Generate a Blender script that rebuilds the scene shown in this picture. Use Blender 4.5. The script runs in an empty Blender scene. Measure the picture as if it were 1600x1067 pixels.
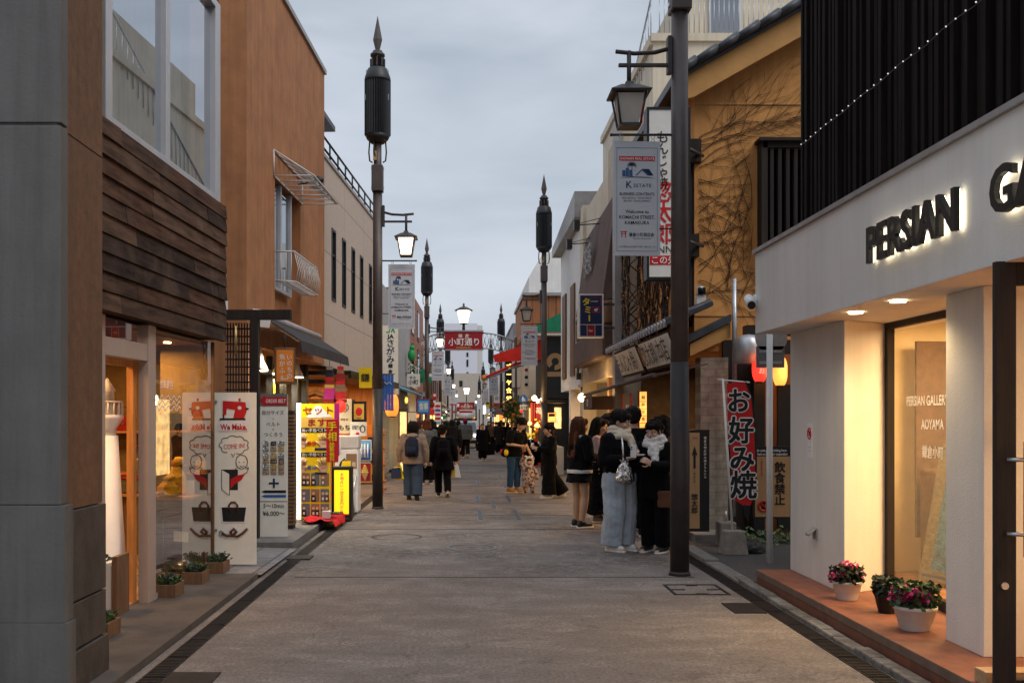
import bpy, math, random
from mathutils import Vector, Matrix
R = math.radians
random.seed(7)
S = bpy.context.scene
C = S.collection
# ---------------------------------------------------------------- camera
F, VX, HY, CH = 1556.0, 727.0, 652.0, 1.57        # focal length in photo pixels, vanishing point, eye height
cam_d = bpy.data.cameras.new('camera'); cam = bpy.data.objects.new('camera', cam_d); C.objects.link(cam)
cam.location = (0, 0, CH); cam.rotation_euler = (R(90), 0, 0)
cam_d.lens = 35.0; cam_d.sensor_width = 36.0
cam_d.shift_x = (800 - VX) / 1600; cam_d.shift_y = (HY - 533.5) / 1600
cam_d.clip_start = .05; cam_d.clip_end = 3000
S.camera = cam
# ---------------------------------------------------------------- sky and sun (overcast dusk)
S.view_settings.view_transform = 'Standard'; S.view_settings.look = 'None'
S.view_settings.gamma = 1; S.view_settings.exposure = 0.57
SUN_EL, SUN_AZ = R(50), R(130)
W = bpy.data.worlds.new('World'); S.world = W; W.use_nodes = True
nt = W.node_tree; nt.nodes.clear()
def nd(t, tree, **k):
    n = tree.nodes.new(t)
    for a, b in k.items(): setattr(n, a, b)
    return n
out = nd('ShaderNodeOutputWorld', nt); bg = nd('ShaderNodeBackground', nt); bg.inputs[1].default_value = .1
sky = nd('ShaderNodeTexSky', nt, sky_type='NISHITA'); sky.sun_disc = False
sky.sun_elevation = SUN_EL; sky.sun_rotation = SUN_AZ; sky.dust_density = 3.0
tc = nd('ShaderNodeTexCoord', nt); sp = nd('ShaderNodeSeparateXYZ', nt)
nt.links.new(tc.outputs['Generated'], sp.inputs[0])
mp = nd('ShaderNodeMapping', nt); mp.inputs['Scale'].default_value = (1.6, 1.6, 4.2)
nt.links.new(tc.outputs['Generated'], mp.inputs[0])
nz = nd('ShaderNodeTexNoise', nt); nz.inputs['Scale'].default_value = 2.3; nz.inputs['Detail'].default_value = 6; nz.inputs['Roughness'].default_value = .5
nz.inputs['Distortion'].default_value = .4
nt.links.new(mp.outputs[0], nz.inputs['Vector'])
cr = nd('ShaderNodeValToRGB', nt)
cr.color_ramp.elements[0].position = .32; cr.color_ramp.elements[0].color = (3.1, 3.5, 4.05, 1)
cr.color_ramp.elements[1].position = .70; cr.color_ramp.elements[1].color = (4.7, 5.05, 5.55, 1)
nt.links.new(nz.outputs['Fac'], cr.inputs[0])
mr = nd('ShaderNodeMapRange', nt); mr.inputs[1].default_value = .42; mr.inputs[2].default_value = 1; mr.inputs[3].default_value = 1.0; mr.inputs[4].default_value = 2.0
nt.links.new(sp.outputs['Z'], mr.inputs[0])
vm = nd('ShaderNodeVectorMath', nt, operation='SCALE'); nt.links.new(cr.outputs[0], vm.inputs[0]); nt.links.new(mr.outputs[0], vm.inputs['Scale'])
mx = nd('ShaderNodeMix', nt, data_type='RGBA'); mx.inputs[0].default_value = .9
nt.links.new(sky.outputs[0], mx.inputs[6]); nt.links.new(vm.outputs[0], mx.inputs[7])
nt.links.new(mx.outputs[2], bg.inputs[0]); nt.links.new(bg.outputs[0], out.inputs[0])
sd = bpy.data.lights.new('sun', 'SUN'); sd.energy = .95; sd.angle = R(25); sd.color = (1, .95, .88)
so = bpy.data.objects.new('sun', sd); C.objects.link(so)
so.rotation_euler = Vector((math.sin(SUN_AZ) * math.cos(SUN_EL), math.cos(SUN_AZ) * math.cos(SUN_EL), math.sin(SUN_EL))).to_track_quat('Z', 'Y').to_euler()
cy = S.cycles
cy.use_denoising = True
try: cy.denoiser = 'OPENIMAGEDENOISE'
except Exception: pass
cy.max_bounces = 7; cy.diffuse_bounces = 3; cy.glossy_bounces = 3; cy.transparent_max_bounces = 16; cy.transmission_bounces = 4
cy.sample_clamp_indirect = 4.0; cy.caustics_reflective = False; cy.caustics_refractive = False

# ---------------------------------------------------------------- placing
def gz(y): return -.006 * max(0., y - 10)
def gy(py):
    k = (py - HY) / F
    y = CH / k
    return y if y < 10 else (CH - .06) / (k - .006)
def at(px, py, y): return Vector(((px - VX) / F * y, y, CH + (HY - py) / F * y))
def on(px, py):
    y = gy(py); return Vector(((px - VX) / F * y, y, gz(y)))

# ---------------------------------------------------------------- materials
M = {}
def base_nodes(name):
    m = bpy.data.materials.new(name); m.use_nodes = True; t = m.node_tree
    M[name] = m
    return m, t, t.nodes['Principled BSDF']
def coords(t, stretch=(1, 1, 1), swz=None):
    c = nd('ShaderNodeTexCoord', t); o = c.outputs['Object']
    if swz:
        s = nd('ShaderNodeSeparateXYZ', t); k = nd('ShaderNodeCombineXYZ', t)
        t.links.new(o, s.inputs[0])
        for i, a in enumerate(swz): t.links.new(s.outputs['XYZ'.index(a.upper())], k.inputs[i])
        o = k.outputs[0]
    m = nd('ShaderNodeMapping', t); m.inputs['Scale'].default_value = stretch
    t.links.new(o, m.inputs[0]); return m.outputs[0]
def noise(t, v, scale, detail=5, rough=.55, dist=0):
    n = nd('ShaderNodeTexNoise', t); n.inputs['Scale'].default_value = scale; n.inputs['Detail'].default_value = detail
    n.inputs['Roughness'].default_value = rough; n.inputs['Distortion'].default_value = dist
    t.links.new(v, n.inputs['Vector']); return n.outputs['Fac']
def ramp(t, f, p0, c0, p1, c1):
    r = nd('ShaderNodeValToRGB', t); e = r.color_ramp.elements
    e[0].position = p0; e[1].position = p1
    e[0].color = (*c0, 1) if len(c0) == 3 else c0; e[1].color = (*c1, 1) if len(c1) == 3 else c1
    t.links.new(f, r.inputs[0]); return r.outputs[0]
def mixc(t, f, a, b, mode='MIX'):
    m = nd('ShaderNodeMix', t, data_type='RGBA', blend_type=mode)
    for i, v in ((0, f), (6, a), (7, b)):
        if isinstance(v, (int, float)): m.inputs[i].default_value = v
        elif isinstance(v, tuple): m.inputs[i].default_value = (*v, 1) if len(v) == 3 else v
        else: t.links.new(v, m.inputs[i])
    return m.outputs[2]
def bumpn(t, b, h, strength, dist=.01):
    n = nd('ShaderNodeBump', t); n.inputs['Strength'].default_value = strength; n.inputs['Distance'].default_value = dist
    t.links.new(h, n.inputs['Height']); t.links.new(n.outputs[0], b.inputs['Normal'])
def mat(name, col, rough=.7, metal=0, var=.18, scale=5, bump=.15, bscale=60, spec=.35, stretch=(1, 1, 1), streak=0, sheen=0, stain=None):
    m, t, b = base_nodes(name)
    v = coords(t, stretch)
    lo = tuple(c * (1 - var) for c in col); hi = tuple(min(1, c * (1 + var)) for c in col)
    c = ramp(t, noise(t, v, scale, 7, .62), .3, lo, .7, hi)
    if streak:
        v2 = coords(t, (3.5, 3.5, .22))
        c = mixc(t, ramp(t, noise(t, v2, 2.2, 6, .6), .42, (0, 0, 0), .75, (streak,) * 3), c, tuple(x * .45 for x in col))
    if stain:
        c = mixc(t, ramp(t, noise(t, coords(t), 1.1, 8, .65, .5), .5, (0, 0, 0), .72, (.8,) * 3), c, stain)
    t.links.new(c, b.inputs['Base Color'])
    b.inputs['Roughness'].default_value = rough; b.inputs['Metallic'].default_value = metal
    b.inputs['Specular IOR Level'].default_value = spec
    if sheen: b.inputs['Sheen Weight'].default_value = sheen
    if bump: bumpn(t, b, noise(t, v, bscale, 4, .6), bump)
    return m
def emis(name, col, strength, base=(.8, .8, .8), noise_amt=0):
    m, t, b = base_nodes(name)
    b.inputs['Base Color'].default_value = (*base, 1); b.inputs['Roughness'].default_value = .5
    b.inputs['Emission Color'].default_value = (*col, 1); b.inputs['Emission Strength'].default_value = strength
    if noise_amt:
        t.links.new(ramp(t, noise(t, coords(t), 5, 3), .3, tuple(c * (1 - noise_amt) for c in col), .7, col), b.inputs['Emission Color'])
    return m
def glass(name, tint=(.95, .97, .98), refl=.12, graz=.75, rough=.0, blend=.25):
    m = bpy.data.materials.new(name); m.use_nodes = True; M[name] = m; t = m.node_tree; t.nodes.clear()
    o = nd('ShaderNodeOutputMaterial', t); tr = nd('ShaderNodeBsdfTransparent', t); g = nd('ShaderNodeBsdfGlossy', t)
    tr.inputs[0].default_value = (*tint, 1); g.inputs['Roughness'].default_value = rough; g.inputs[0].default_value = (.92, .95, 1, 1)
    lw = nd('ShaderNodeLayerWeight', t); lw.inputs[0].default_value = blend
    r = nd('ShaderNodeMapRange', t); r.inputs[3].default_value = refl; r.inputs[4].default_value = graz
    ms = nd('ShaderNodeMixShader', t)
    t.links.new(lw.outputs['Facing'], r.inputs[0]); t.links.new(r.outputs[0], ms.inputs[0])
    t.links.new(tr.outputs[0], ms.inputs[1]); t.links.new(g.outputs[0], ms.inputs[2]); t.links.new(ms.outputs[0], o.inputs[0])
    return m
def brickm(name, c1, c2, mortar, bw, bh, swz, ms=.006, rough=.8, bump=.4, off=.5, nv=(.68, 1.2)):
    m, t, b = base_nodes(name)
    v = coords(t, (1, 1, 1), swz)
    k = nd('ShaderNodeTexBrick', t); k.offset = off
    k.inputs['Color1'].default_value = (*c1, 1); k.inputs['Color2'].default_value = (*c2, 1); k.inputs['Mortar'].default_value = (*mortar, 1)
    k.inputs['Scale'].default_value = 1; k.inputs['Brick Width'].default_value = bw; k.inputs['Row Height'].default_value = bh; k.inputs['Mortar Size'].default_value = ms
    t.links.new(v, k.inputs['Vector'])
    n = noise(t, coords(t), 9, 6, .6)
    t.links.new(mixc(t, 1.0, k.outputs['Color'], ramp(t, n, .3, (nv[0],) * 3, .7, (nv[1],) * 3), 'MULTIPLY'), b.inputs['Base Color'])
    b.inputs['Roughness'].default_value = rough
    mm = nd('ShaderNodeMath', t, operation='SUBTRACT'); mm.inputs[0].default_value = 1; t.links.new(k.outputs['Fac'], mm.inputs[1])
    bumpn(t, b, mm.outputs[0], bump, .006)
    return m
# plain surfaces
mat('concrete', (.115, .112, .11), .82, var=.14, scale=2.2, bump=.25, bscale=35, streak=.6)
mat('concrete_block', (.22, .2, .18), .9, var=.25, scale=9, bump=.6, bscale=50)
mat('brown_stucco', (.15, .080, .042), .85, var=.2, scale=14, bump=.5, bscale=120, streak=.35)
mat('dark_tile', (.055, .047, .043), .6, var=.35, scale=6, bump=.3, bscale=40, stain=(.10, .082, .07))
mat('orange_stucco', (.37, .158, .066), .78, var=.2, scale=2.6, bump=.45, bscale=55, streak=.5, spec=.35)
mat('ochre_plaster', (.61, .285, .088), .85, var=.12, scale=2, bump=.3, bscale=40, streak=.4)
mat('ochre_trim', (.52, .27, .085), .7, var=.12)
brickm('beige_panel', (.46, .385, .335), (.44, .37, .32), (.27, .225, .195), 2.4, 1.2, 'yzx', .012, off=0.0, nv=(.9, 1.06))
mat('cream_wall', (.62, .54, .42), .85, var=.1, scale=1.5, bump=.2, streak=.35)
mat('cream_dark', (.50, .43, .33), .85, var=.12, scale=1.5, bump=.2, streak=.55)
mat('white_wall', (.72, .70, .68), .8, var=.07, scale=2, bump=.2, bscale=90, streak=.25)
mat('white_render', (.73, .695, .65), .85, var=.05, scale=1.4, bump=.35, bscale=110, streak=.16)
mat('cap_metal', (.32, .30, .29), .5, .3, bump=.05)
mat('grey_wall', (.34, .34, .35), .8, var=.12, scale=2, streak=.4)
mat('metal_shutter', (.30, .31, .33), .5, .3, var=.15, scale=3)
mat('far_beige', (.46, .40, .34), .9, bump=0); mat('far_white', (.66, .66, .72), .9, bump=0)
mat('black_wall', (.02, .022, .026), .55, bump=.1)
mat('dark_metal', (.05, .042, .04), .5, .25, var=.25, scale=8, bump=.08, spec=.5)
mat('pole_paint', (.085, .066, .06), .5, .1, var=.22, scale=5, bump=.12, bscale=90, streak=.3, spec=.5)
mat('pole_dark', (.035, .03, .03), .55, .1, var=.3, scale=5, bump=.15, bscale=60, stain=(.06, .052, .05))
mat('radome', (.011, .012, .015), .5, .0, var=.2, bump=.05, spec=.5)
mat('black_paint', (.012, .012, .013), .45, var=.3, bump=.05)
mat('brass', (.55, .40, .16), .35, .9, bump=0)
mat('steel', (.55, .55, .56), .32, .9, var=.1, bump=.03)
mat('galvanised', (.42, .43, .45), .4, .7, var=.2, scale=12, bump=.05)
mat('white_paint', (.78, .77, .75), .5, var=.06, bump=.06)
mat('grey_white', (.56, .54, .52), .5, var=.08, bump=.06)
mat('frame_paint', (.40, .31, .27), .45, .1, var=.06, bump=.03)
mat('window_frame', (.52, .52, .54), .4, .5, var=.06, bump=.02)
mat('wood_orange', (.50, .20, .055), .5, var=.3, scale=3, bump=.2, bscale=18, stretch=(8, 8, .7))
mat('wood_brown', (.16, .085, .045), .6, var=.35, scale=3, bump=.3, bscale=18, stretch=(9, 9, .8))
mat('wood_pale', (.44, .29, .16), .6, var=.25, scale=3, bump=.2, bscale=18, stretch=(.8, 9, 9))
mat('cedar', (.30, .125, .05), .7, var=.3, scale=2, bump=.2, stretch=(8, 8, .5))
mat('wood_dark', (.022, .015, .012), .8, var=.4, scale=3, bump=.3, bscale=20, stretch=(9, 9, .7))
for i, c in enumerate([(.062, .036, .025), (.034, .021, .016), (.095, .055, .036), (.075, .038, .024)]):
    mat('board_%d' % i, c, .85, var=.6, scale=2.6, bump=.5, bscale=16, stretch=(6, .9, 7), stain=(.13, .085, .06), spec=.12)
mat('slat_wood', (.014, .010, .0085), .7, var=.45, scale=3, bump=.3, bscale=18, stretch=(8, 8, .6), spec=.06)
mat('slat_dark', (.006, .005, .005), .8, bump=0)
brickm('terracotta', (.25, .082, .042), (.19, .06, .034), (.15, .10, .08), .23, .075, 'yxz', .004, .6)
brickm('terracotta_edge', (.17, .055, .033), (.13, .045, .03), (.07, .045, .04), .23, .5, 'yzx', .004, .6)
brickm('red_brick', (.24, .085, .06), (.30, .11, .075), (.28, .2, .17), .22, .075, 'yzx', .01, .85)
brickm('small_tile', (.40, .37, .30), (.365, .335, .27), (.28, .235, .19), .2, .1, 'xzy', .005)
brickm('granite_sett', (.27, .25, .245), (.21, .195, .19), (.10, .095, .09), .62, .3, 'yxz', .012, .75, off=.3)
mat('roof_tile', (.05, .055, .065), .45, var=.3, scale=8, bump=.2)
mat('tile_cap', (.36, .37, .40), .5, var=.3, scale=14, bump=.2)
mat('asphalt_dark', (.065, .061, .061), .9, var=.3, scale=40, bump=.7, bscale=150)
mat('grate', (.022, .021, .022), .6, .5, var=.4, scale=20, bump=.2)
mat('grate_steel', (.16, .17, .20), .42, .85, var=.2, scale=30, bump=.1)
mat('kerb', (.17, .16, .15), .9, var=.25, scale=9, bump=.5, bscale=80)
mat('chipped_kerb', (.14, .13, .12), .9, var=.5, scale=16, bump=.8, bscale=30, stain=(.36, .35, .33))
mat('soil', (.03, .022, .016), .95, bump=.6)
mat('leaf_dark', (.02, .03, .018), .6, var=.5, scale=20, bump=.1); mat('leaf_green', (.05, .10, .025), .5, var=.4, scale=18, bump=.1)
mat('leaf_pale', (.09, .15, .04), .5, var=.4, scale=18, bump=.1); mat('petal', (.42, .02, .13), .5, var=.4, scale=25, bump=.2)
mat('vine', (.026, .015, .011), .85, var=.4, scale=20, bump=.3); mat('dry_leaf', (.36, .15, .04), .8, var=.5, scale=14)
mat('pot_white', (.66, .63, .58), .5, var=.06, bump=.04); mat('pot_black', (.015, .015, .015), .5)
# flat colours for prints and paint
for n, c in dict(white=(.78, .78, .78), offwhite=(.82, .79, .71), paper=(.70, .68, .64), red=(.55, .012, .015), darkred=(.30, .01, .015), navy=(.012, .02, .075),
                 steelblue=(.05, .12, .25), blue=(.02, .12, .45), sky=(.15, .42, .68), black=(.012, .012, .013), yellow=(.85, .62, .01), orange=(.75, .22, .02), green=(.02, .30, .07),
                 grey=(.30, .30, .31), midgrey=(.16, .16, .165), brown=(.12, .04, .018), tan=(.42, .25, .12), skin_print=(.62, .45, .30), magenta=(.55, .02, .25), cream=(.66, .56, .38),
                 photo_a=(.10, .05, .035), photo_b=(.26, .15, .09), photo_c=(.13, .14, .17), gold=(.62, .42, .08), sunset=(.66, .44, .02)).items():
    mat(n, c, .55, var=.06, scale=8, bump=.03)
mat('banner_cloth', (.56, .58, .62), .85, var=.05, scale=3, bump=.2, bscale=25)
mat('awning_grey', (.035, .032, .032), .8, var=.2, scale=4, bump=.2); mat('awning_brown', (.12, .078, .066), .85, var=.2, scale=3, bump=.25, streak=.4)
mat('awning_red', (.78, .03, .018), .75, var=.15, scale=3, bump=.2); mat('awning_green', (.02, .22, .11), .75, var=.15)
mat('awning_lip', (.35, .33, .35), .5, bump=.03); mat('red_cloth', (.45, .008, .012), .9, var=.25, scale=5, bump=.4, bscale=14)
mat('canvas_wall', (.24, .15, .055), .65, var=.3, scale=1.6, bump=.6, bscale=6, stain=(.13, .08, .03)); mat('interior_cream', (.74, .60, .36), .8, var=.06, bump=.1)
mat('interior_dark', (.05, .035, .025), .8, var=.4); mat('interior_wood', (.28, .13, .05), .6, var=.3, scale=3, stretch=(6, 6, .8))
mat('curtain', (.52, .55, .56), .9, var=.12, scale=2, bump=.3, stretch=(6, 6, .3))
mat('rug_beige', (.10, .055, .030), .95, var=.35, scale=14, bump=.5); mat('rug_blue', (.03, .085, .13), .95, var=.7, scale=26, bump=.5, stain=(.10, .12, .11)); mat('rug_border', (.10, .085, .055), .95, var=.5, scale=40, bump=.4)
mat('rug_grey', (.45, .42, .38), .95, var=.2, scale=10, bump=.5)
mat('cloth_yellow', (.72, .40, .03), .8, var=.3, scale=8, bump=.4, bscale=20); mat('leather_brown', (.12, .05, .025), .45, var=.25, bump=.3)
mat('canvas_olive', (.16, .12, .05), .85, var=.2, bump=.3)
# people
mat('skin', (.56, .34, .24), .5, var=.07, scale=14, bump=.04); mat('leg_skin', (.48, .30, .20), .5, var=.06, bump=.02)
mat('hair_black', (.009, .007, .0065), .6, var=.5, scale=3, bump=.8, bscale=22, stretch=(7, 7, .6), spec=.16)
mat('hair_brown', (.085, .026, .012), .6, var=.6, scale=3, bump=.8, bscale=22, stretch=(7, 7, .6), spec=.2)
mat('hair_tan', (.22, .11, .05), .5, var=.5, scale=3, bump=.6, bscale=22, stretch=(7, 7, .6))
mat('eye_dark', (.01, .008, .008), .2, var=0, bump=0); mat('lip', (.40, .13, .11), .45, bump=0)
def cloth(n, c, var=.2, b=.5): mat(n, c, .95, var=var, scale=7, bump=b, bscale=9, sheen=.03, spec=.06)
for n, c in dict(c_black=(.006, .006, .0075), c_char=(.016, .016, .019), c_beige=(.25, .19, .155), c_navy=(.018, .024, .045), c_jean=(.042, .065, .11), c_jean_light=(.40, .46, .53),
                 c_jean_blue=(.035, .085, .17), c_grey=(.10, .11, .12), c_puffer=(.085, .105, .125), c_pink=(.33, .24, .23), c_green=(.02, .26, .06), c_scarf=(.60, .53, .42),
                 c_white=(.66, .64, .62), c_magenta=(.28, .01, .06), c_tanskirt=(.22, .12, .06), c_bluebright=(.02, .08, .3), c_brown=(.10, .055, .035), c_olive=(.07, .07, .045)).items(): cloth(n, c)
mat('suede', (.42, .19, .05), .8, var=.2, bump=.3); mat('shoe_white', (.70, .69, .67), .5, var=.06, bump=.05); mat('shoe_black', (.014, .014, .015), .45)
mat('foil', (.55, .53, .52), .22, .95, var=.2, scale=9, bump=.9, bscale=16)
# camouflage-like print of the toddler's overall
m, t, b = base_nodes('overall_print')
t.links.new(mixc(t, ramp(t, noise(t, coords(t), 19, 1, .5), .53, (0, 0, 0), .56, (1, 1, 1)), mixc(t, ramp(t, noise(t, coords(t), 26, 1), .58, (0, 0, 0), .62, (1, 1, 1)), (.50, .40, .36), (.30, .19, .17)), (.12, .045, .05)), b.inputs['Base Color'])
b.inputs['Roughness'].default_value = .9
# lit things
emis('lamp_glow', (1, .80, .52), 3.2, noise_amt=.12); emis('lamp_soft', (1, .83, .60), 2.6, noise_amt=.15); emis('bulb', (1, .72, .36), 13); emis('fairy', (1, .96, .9), .45)
mat('lamp_off', (.50, .46, .40), .35, var=.1, bump=.02)
emis('lantern_orange', (1, .20, .025), 1.5, (.7, .2, .05), .35); emis('lantern_red', (1, .035, .02), 1.3, (.6, .03, .02), .3); emis('lantern_amber', (1, .36, .06), 1.3, (.7, .3, .1), .3)
emis('backlight', (1, .88, .62), 2.7); emis('downlight', (1, .80, .45), 14); emis('shop_tube', (1, .93, .82), 9)
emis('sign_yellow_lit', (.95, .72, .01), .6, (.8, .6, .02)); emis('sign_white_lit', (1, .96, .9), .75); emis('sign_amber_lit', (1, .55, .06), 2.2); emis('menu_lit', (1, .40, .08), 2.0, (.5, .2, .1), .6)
emis('warm_window', (1, .62, .22), 1.5, (.6, .4, .2), .6); emis('head_lamp', (1, .98, .92), 4)
glass('shop_glass', (.90, .90, .86), .06, .85, 0, .42); glass('upper_glass', (.42, .47, .49), .42, .75, 0, .35); glass('dark_glass', (.25, .27, .3), .22, .8, 0, .3); glass('persian_glass', (.97, .95, .90), .03, .30)
mat('car_white', (.62, .64, .67), .25, .0, var=.03, bump=0, spec=.5); mat('car_glass', (.05, .06, .07), .06, .0, bump=0, spec=.8); mat('tyre', (.015, .015, .015), .8)

# road: worn brown-grey surface, smoother cast panels near, pitted further on
m, t, b = base_nodes('road_surface')
v = coords(t)
c = ramp(t, noise(t, v, .55, 6, .6), .3, (.190, .167, .156), .72, (.268, .242, .230))
c = mixc(t, ramp(t, noise(t, coords(t, (.85, 1.7, 1)), 1.7, 7, .65, .6), .46, (0, 0, 0), .66, (.7,) * 3), c, (.40, .366, .345))
c = mixc(t, ramp(t, noise(t, v, 95, 3, .7), .50, (0, 0, 0), .72, (.75,) * 3), c, (.09, .07, .058))
c = mixc(t, ramp(t, noise(t, v, 38, 6, .8), .40, (.75,) * 3, .60, (0, 0, 0)), c, (.07, .055, .047))
c = mixc(t, ramp(t, noise(t, v, 2.6, 8, .7, .8), .50, (0, 0, 0), .66, (.5,) * 3), c, (.105, .087, .078))
sep = nd('ShaderNodeSeparateXYZ', t); t.links.new(v, sep.inputs[0])
far = nd('ShaderNodeMapRange', t); far.inputs[1].default_value = 9.5; far.inputs[2].default_value = 10.5; t.links.new(sep.outputs['Y'], far.inputs[0])
pit = ramp(t, noise(t, coords(t, (1, 1.6, 1)), 8, 9, .78, .5), .485, (0, 0, 0), .535, (.92,) * 3)
pat = ramp(t, noise(t, v, .8, 3, .5), .40, (0, 0, 0), .56, (1,) * 3)
pm = mixc(t, 1.0, pit, pat, 'MULTIPLY'); pm = mixc(t, far.outputs[0], mixc(t, .82, pm, (0, 0, 0)), pm)
c = mixc(t, pm, c, (.07, .057, .05))
vo = nd('ShaderNodeTexVoronoi', t, feature='DISTANCE_TO_EDGE'); vo.inputs['Scale'].default_value = .42
vd = nd('ShaderNodeVectorMath', t, operation='ADD'); nn = nd('ShaderNodeTexNoise', t); nn.inputs['Scale'].default_value = 2.5; nn.inputs['Detail'].default_value = 6
t.links.new(v, nn.inputs['Vector']); t.links.new(nn.outputs['Color'], vd.inputs[0]); t.links.new(v, vd.inputs[1]); t.links.new(vd.outputs[0], vo.inputs['Vector'])
c = mixc(t, ramp(t, vo.outputs['Distance'], .002, (.5,) * 3, .006, (0, 0, 0)), c, (.06, .05, .045))
t.links.new(c, b.inputs['Base Color'])
rr = nd('ShaderNodeMapRange', t); rr.inputs[3].default_value = .62; rr.inputs[4].default_value = .9; t.links.new(noise(t, v, 3, 5), rr.inputs[0]); t.links.new(rr.outputs[0], b.inputs['Roughness'])
b.inputs['Specular IOR Level'].default_value = .45
bumpn(t, b, mixc(t, .4, noise(t, v, 120, 4, .7), pm), .55, .006)
mat('sidewalk_surface', (.10, .086, .078), .9, var=.25, scale=3, bump=.7, bscale=130, stain=(.06, .05, .045))
mat('ground_surface', (.16, .14, .125), .9, var=.2, scale=1.5, bump=.4)

# ---------------------------------------------------------------- mesh building
_tx = {}
def text_mesh(s, bold):
    k = (s, bold)
    if k not in _tx:
        cu = bpy.data.curves.new('t', 'FONT'); cu.body = s; cu.size = 1; cu.offset = bold; cu.resolution_u = 3
        o = bpy.data.objects.new('t', cu); C.objects.link(o)
        me = bpy.data.meshes.new_from_object(o.evaluated_get(bpy.context.evaluated_depsgraph_get()))
        vs = [(q.co.x, q.co.y) for q in me.vertices]; fs = [tuple(p.vertices) for p in me.polygons]
        bpy.data.objects.remove(o); bpy.data.curves.remove(cu); bpy.data.meshes.remove(me)
        xs = [q[0] for q in vs] or [0]; ys = [q[1] for q in vs] or [0]
        _tx[k] = (vs, fs, min(xs), max(xs), min(ys), max(ys))
    return _tx[k]
class MB:
    def __init__(s, m='white', smooth=False): s.v = []; s.f = []; s.fm = []; s.fs = []; s.ms = []; s.xf = Matrix(); s.sm = smooth; s.mat(m)
    def mat(s, m):
        if m not in s.ms: s.ms.append(m)
        s.mi = s.ms.index(m); return s
    def add(s, vs, fs, smooth=None):
        o = len(s.v); s.v += [s.xf @ Vector(q) for q in vs]
        for f in fs: s.f.append([o + i for i in f]); s.fm.append(s.mi); s.fs.append(s.sm if smooth is None else smooth)
        return s
    def box(s, x0, x1, y0, y1, z0, z1):
        v = [(x, y, z) for x in (x0, x1) for y in (y0, y1) for z in (z0, z1)]
        return s.add(v, [(0, 1, 3, 2), (4, 6, 7, 5), (0, 4, 5, 1), (2, 3, 7, 6), (0, 2, 6, 4), (1, 5, 7, 3)], False)
    def quad(s, *p): return s.add(p, [tuple(range(len(p)))], False)
    def prism(s, poly, y0, y1):                       # polygon (x,z) given thickness along y
        n = len(poly); v = [(x, y0, z) for x, z in poly] + [(x, y1, z) for x, z in poly]
        return s.add(v, [tuple(range(n)), tuple(range(2 * n - 1, n - 1, -1))] + [(i, i + n, (i + 1) % n + n, (i + 1) % n) for i in range(n)], False)
    def prismx(s, poly, x0, x1):                      # polygon (y,z)
        n = len(poly); v = [(x0, y, z) for y, z in poly] + [(x1, y, z) for y, z in poly]
        return s.add(v, [tuple(range(n)), tuple(range(2 * n - 1, n - 1, -1))] + [(i, i + n, (i + 1) % n + n, (i + 1) % n) for i in range(n)], False)
    def frame(s, a, b): 
        d = (b - a).normalized(); u = d.orthogonal().normalized(); return d, u, d.cross(u)
    def cyl(s, a, b, r0, r1=None, n=12, smooth=True):
        a = Vector(a); b = Vector(b); r1 = r0 if r1 is None else r1; d, u, w = s.frame(a, b)
        v = [p + (u * math.cos(6.28319 * i / n) + w * math.sin(6.28319 * i / n)) * r for p, r in ((a, r0), (b, r1)) for i in range(n)]
        s.add(v, [(i, (i + 1) % n, n + (i + 1) % n, n + i) for i in range(n)], smooth)
        o = len(s.v) - 2 * n
        for f in (list(range(o + n - 1, o - 1, -1)), list(range(o + n, o + 2 * n))): s.f.append(f); s.fm.append(s.mi); s.fs.append(False)
        return s
    def tube(s, pts, r, n=6):
        pts = [Vector(p) for p in pts]; rs = r if isinstance(r, (list, tuple)) else [r] * len(pts); rings = []
        u = None
        for i, p in enumerate(pts):
            d = (pts[min(i + 1, len(pts) - 1)] - pts[max(i - 1, 0)]).normalized()
            u = d.orthogonal().normalized() if u is None else (u - d * u.dot(d)).normalized()
            w = d.cross(u); rings.append([p + (u * math.cos(6.28319 * k / n) + w * math.sin(6.28319 * k / n)) * rs[i] for k in range(n)])
        v = [q for g in rings for q in g]; m = len(pts)
        fs = [(j * n + i, j * n + (i + 1) % n, (j + 1) * n + (i + 1) % n, (j + 1) * n + i) for j in range(m - 1) for i in range(n)]
        fs += [tuple(range(n - 1, -1, -1)), tuple(range((m - 1) * n, m * n))]
        return s.add(v, fs, True)
    def loft(s, rings, n=18, smooth=True, p=2.0):     # rings (cx,cy,cz,rx,ry)
        v = []
        for cx, cy_, cz, rx, ry in rings:
            for i in range(n):
                a = 6.28319 * i / n; c_, s_ = math.cos(a), math.sin(a)
                v.append((cx + rx * math.copysign(abs(c_) ** (2 / p), c_), cy_ + ry * math.copysign(abs(s_) ** (2 / p), s_), cz))
        m = len(rings)
        fs = [(j * n + i, j * n + (i + 1) % n, (j + 1) * n + (i + 1) % n, (j + 1) * n + i) for j in range(m - 1) for i in range(n)]
        fs += [tuple(range(n - 1, -1, -1)), tuple(range((m - 1) * n, m * n))]
        return s.add(v, fs, smooth)
    def lathe(s, prof, c=(0, 0, 0), n=20, smooth=True): return s.loft([(c[0], c[1], c[2] + z, max(r, .0005), max(r, .0005)) for r, z in prof], n, smooth)
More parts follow.
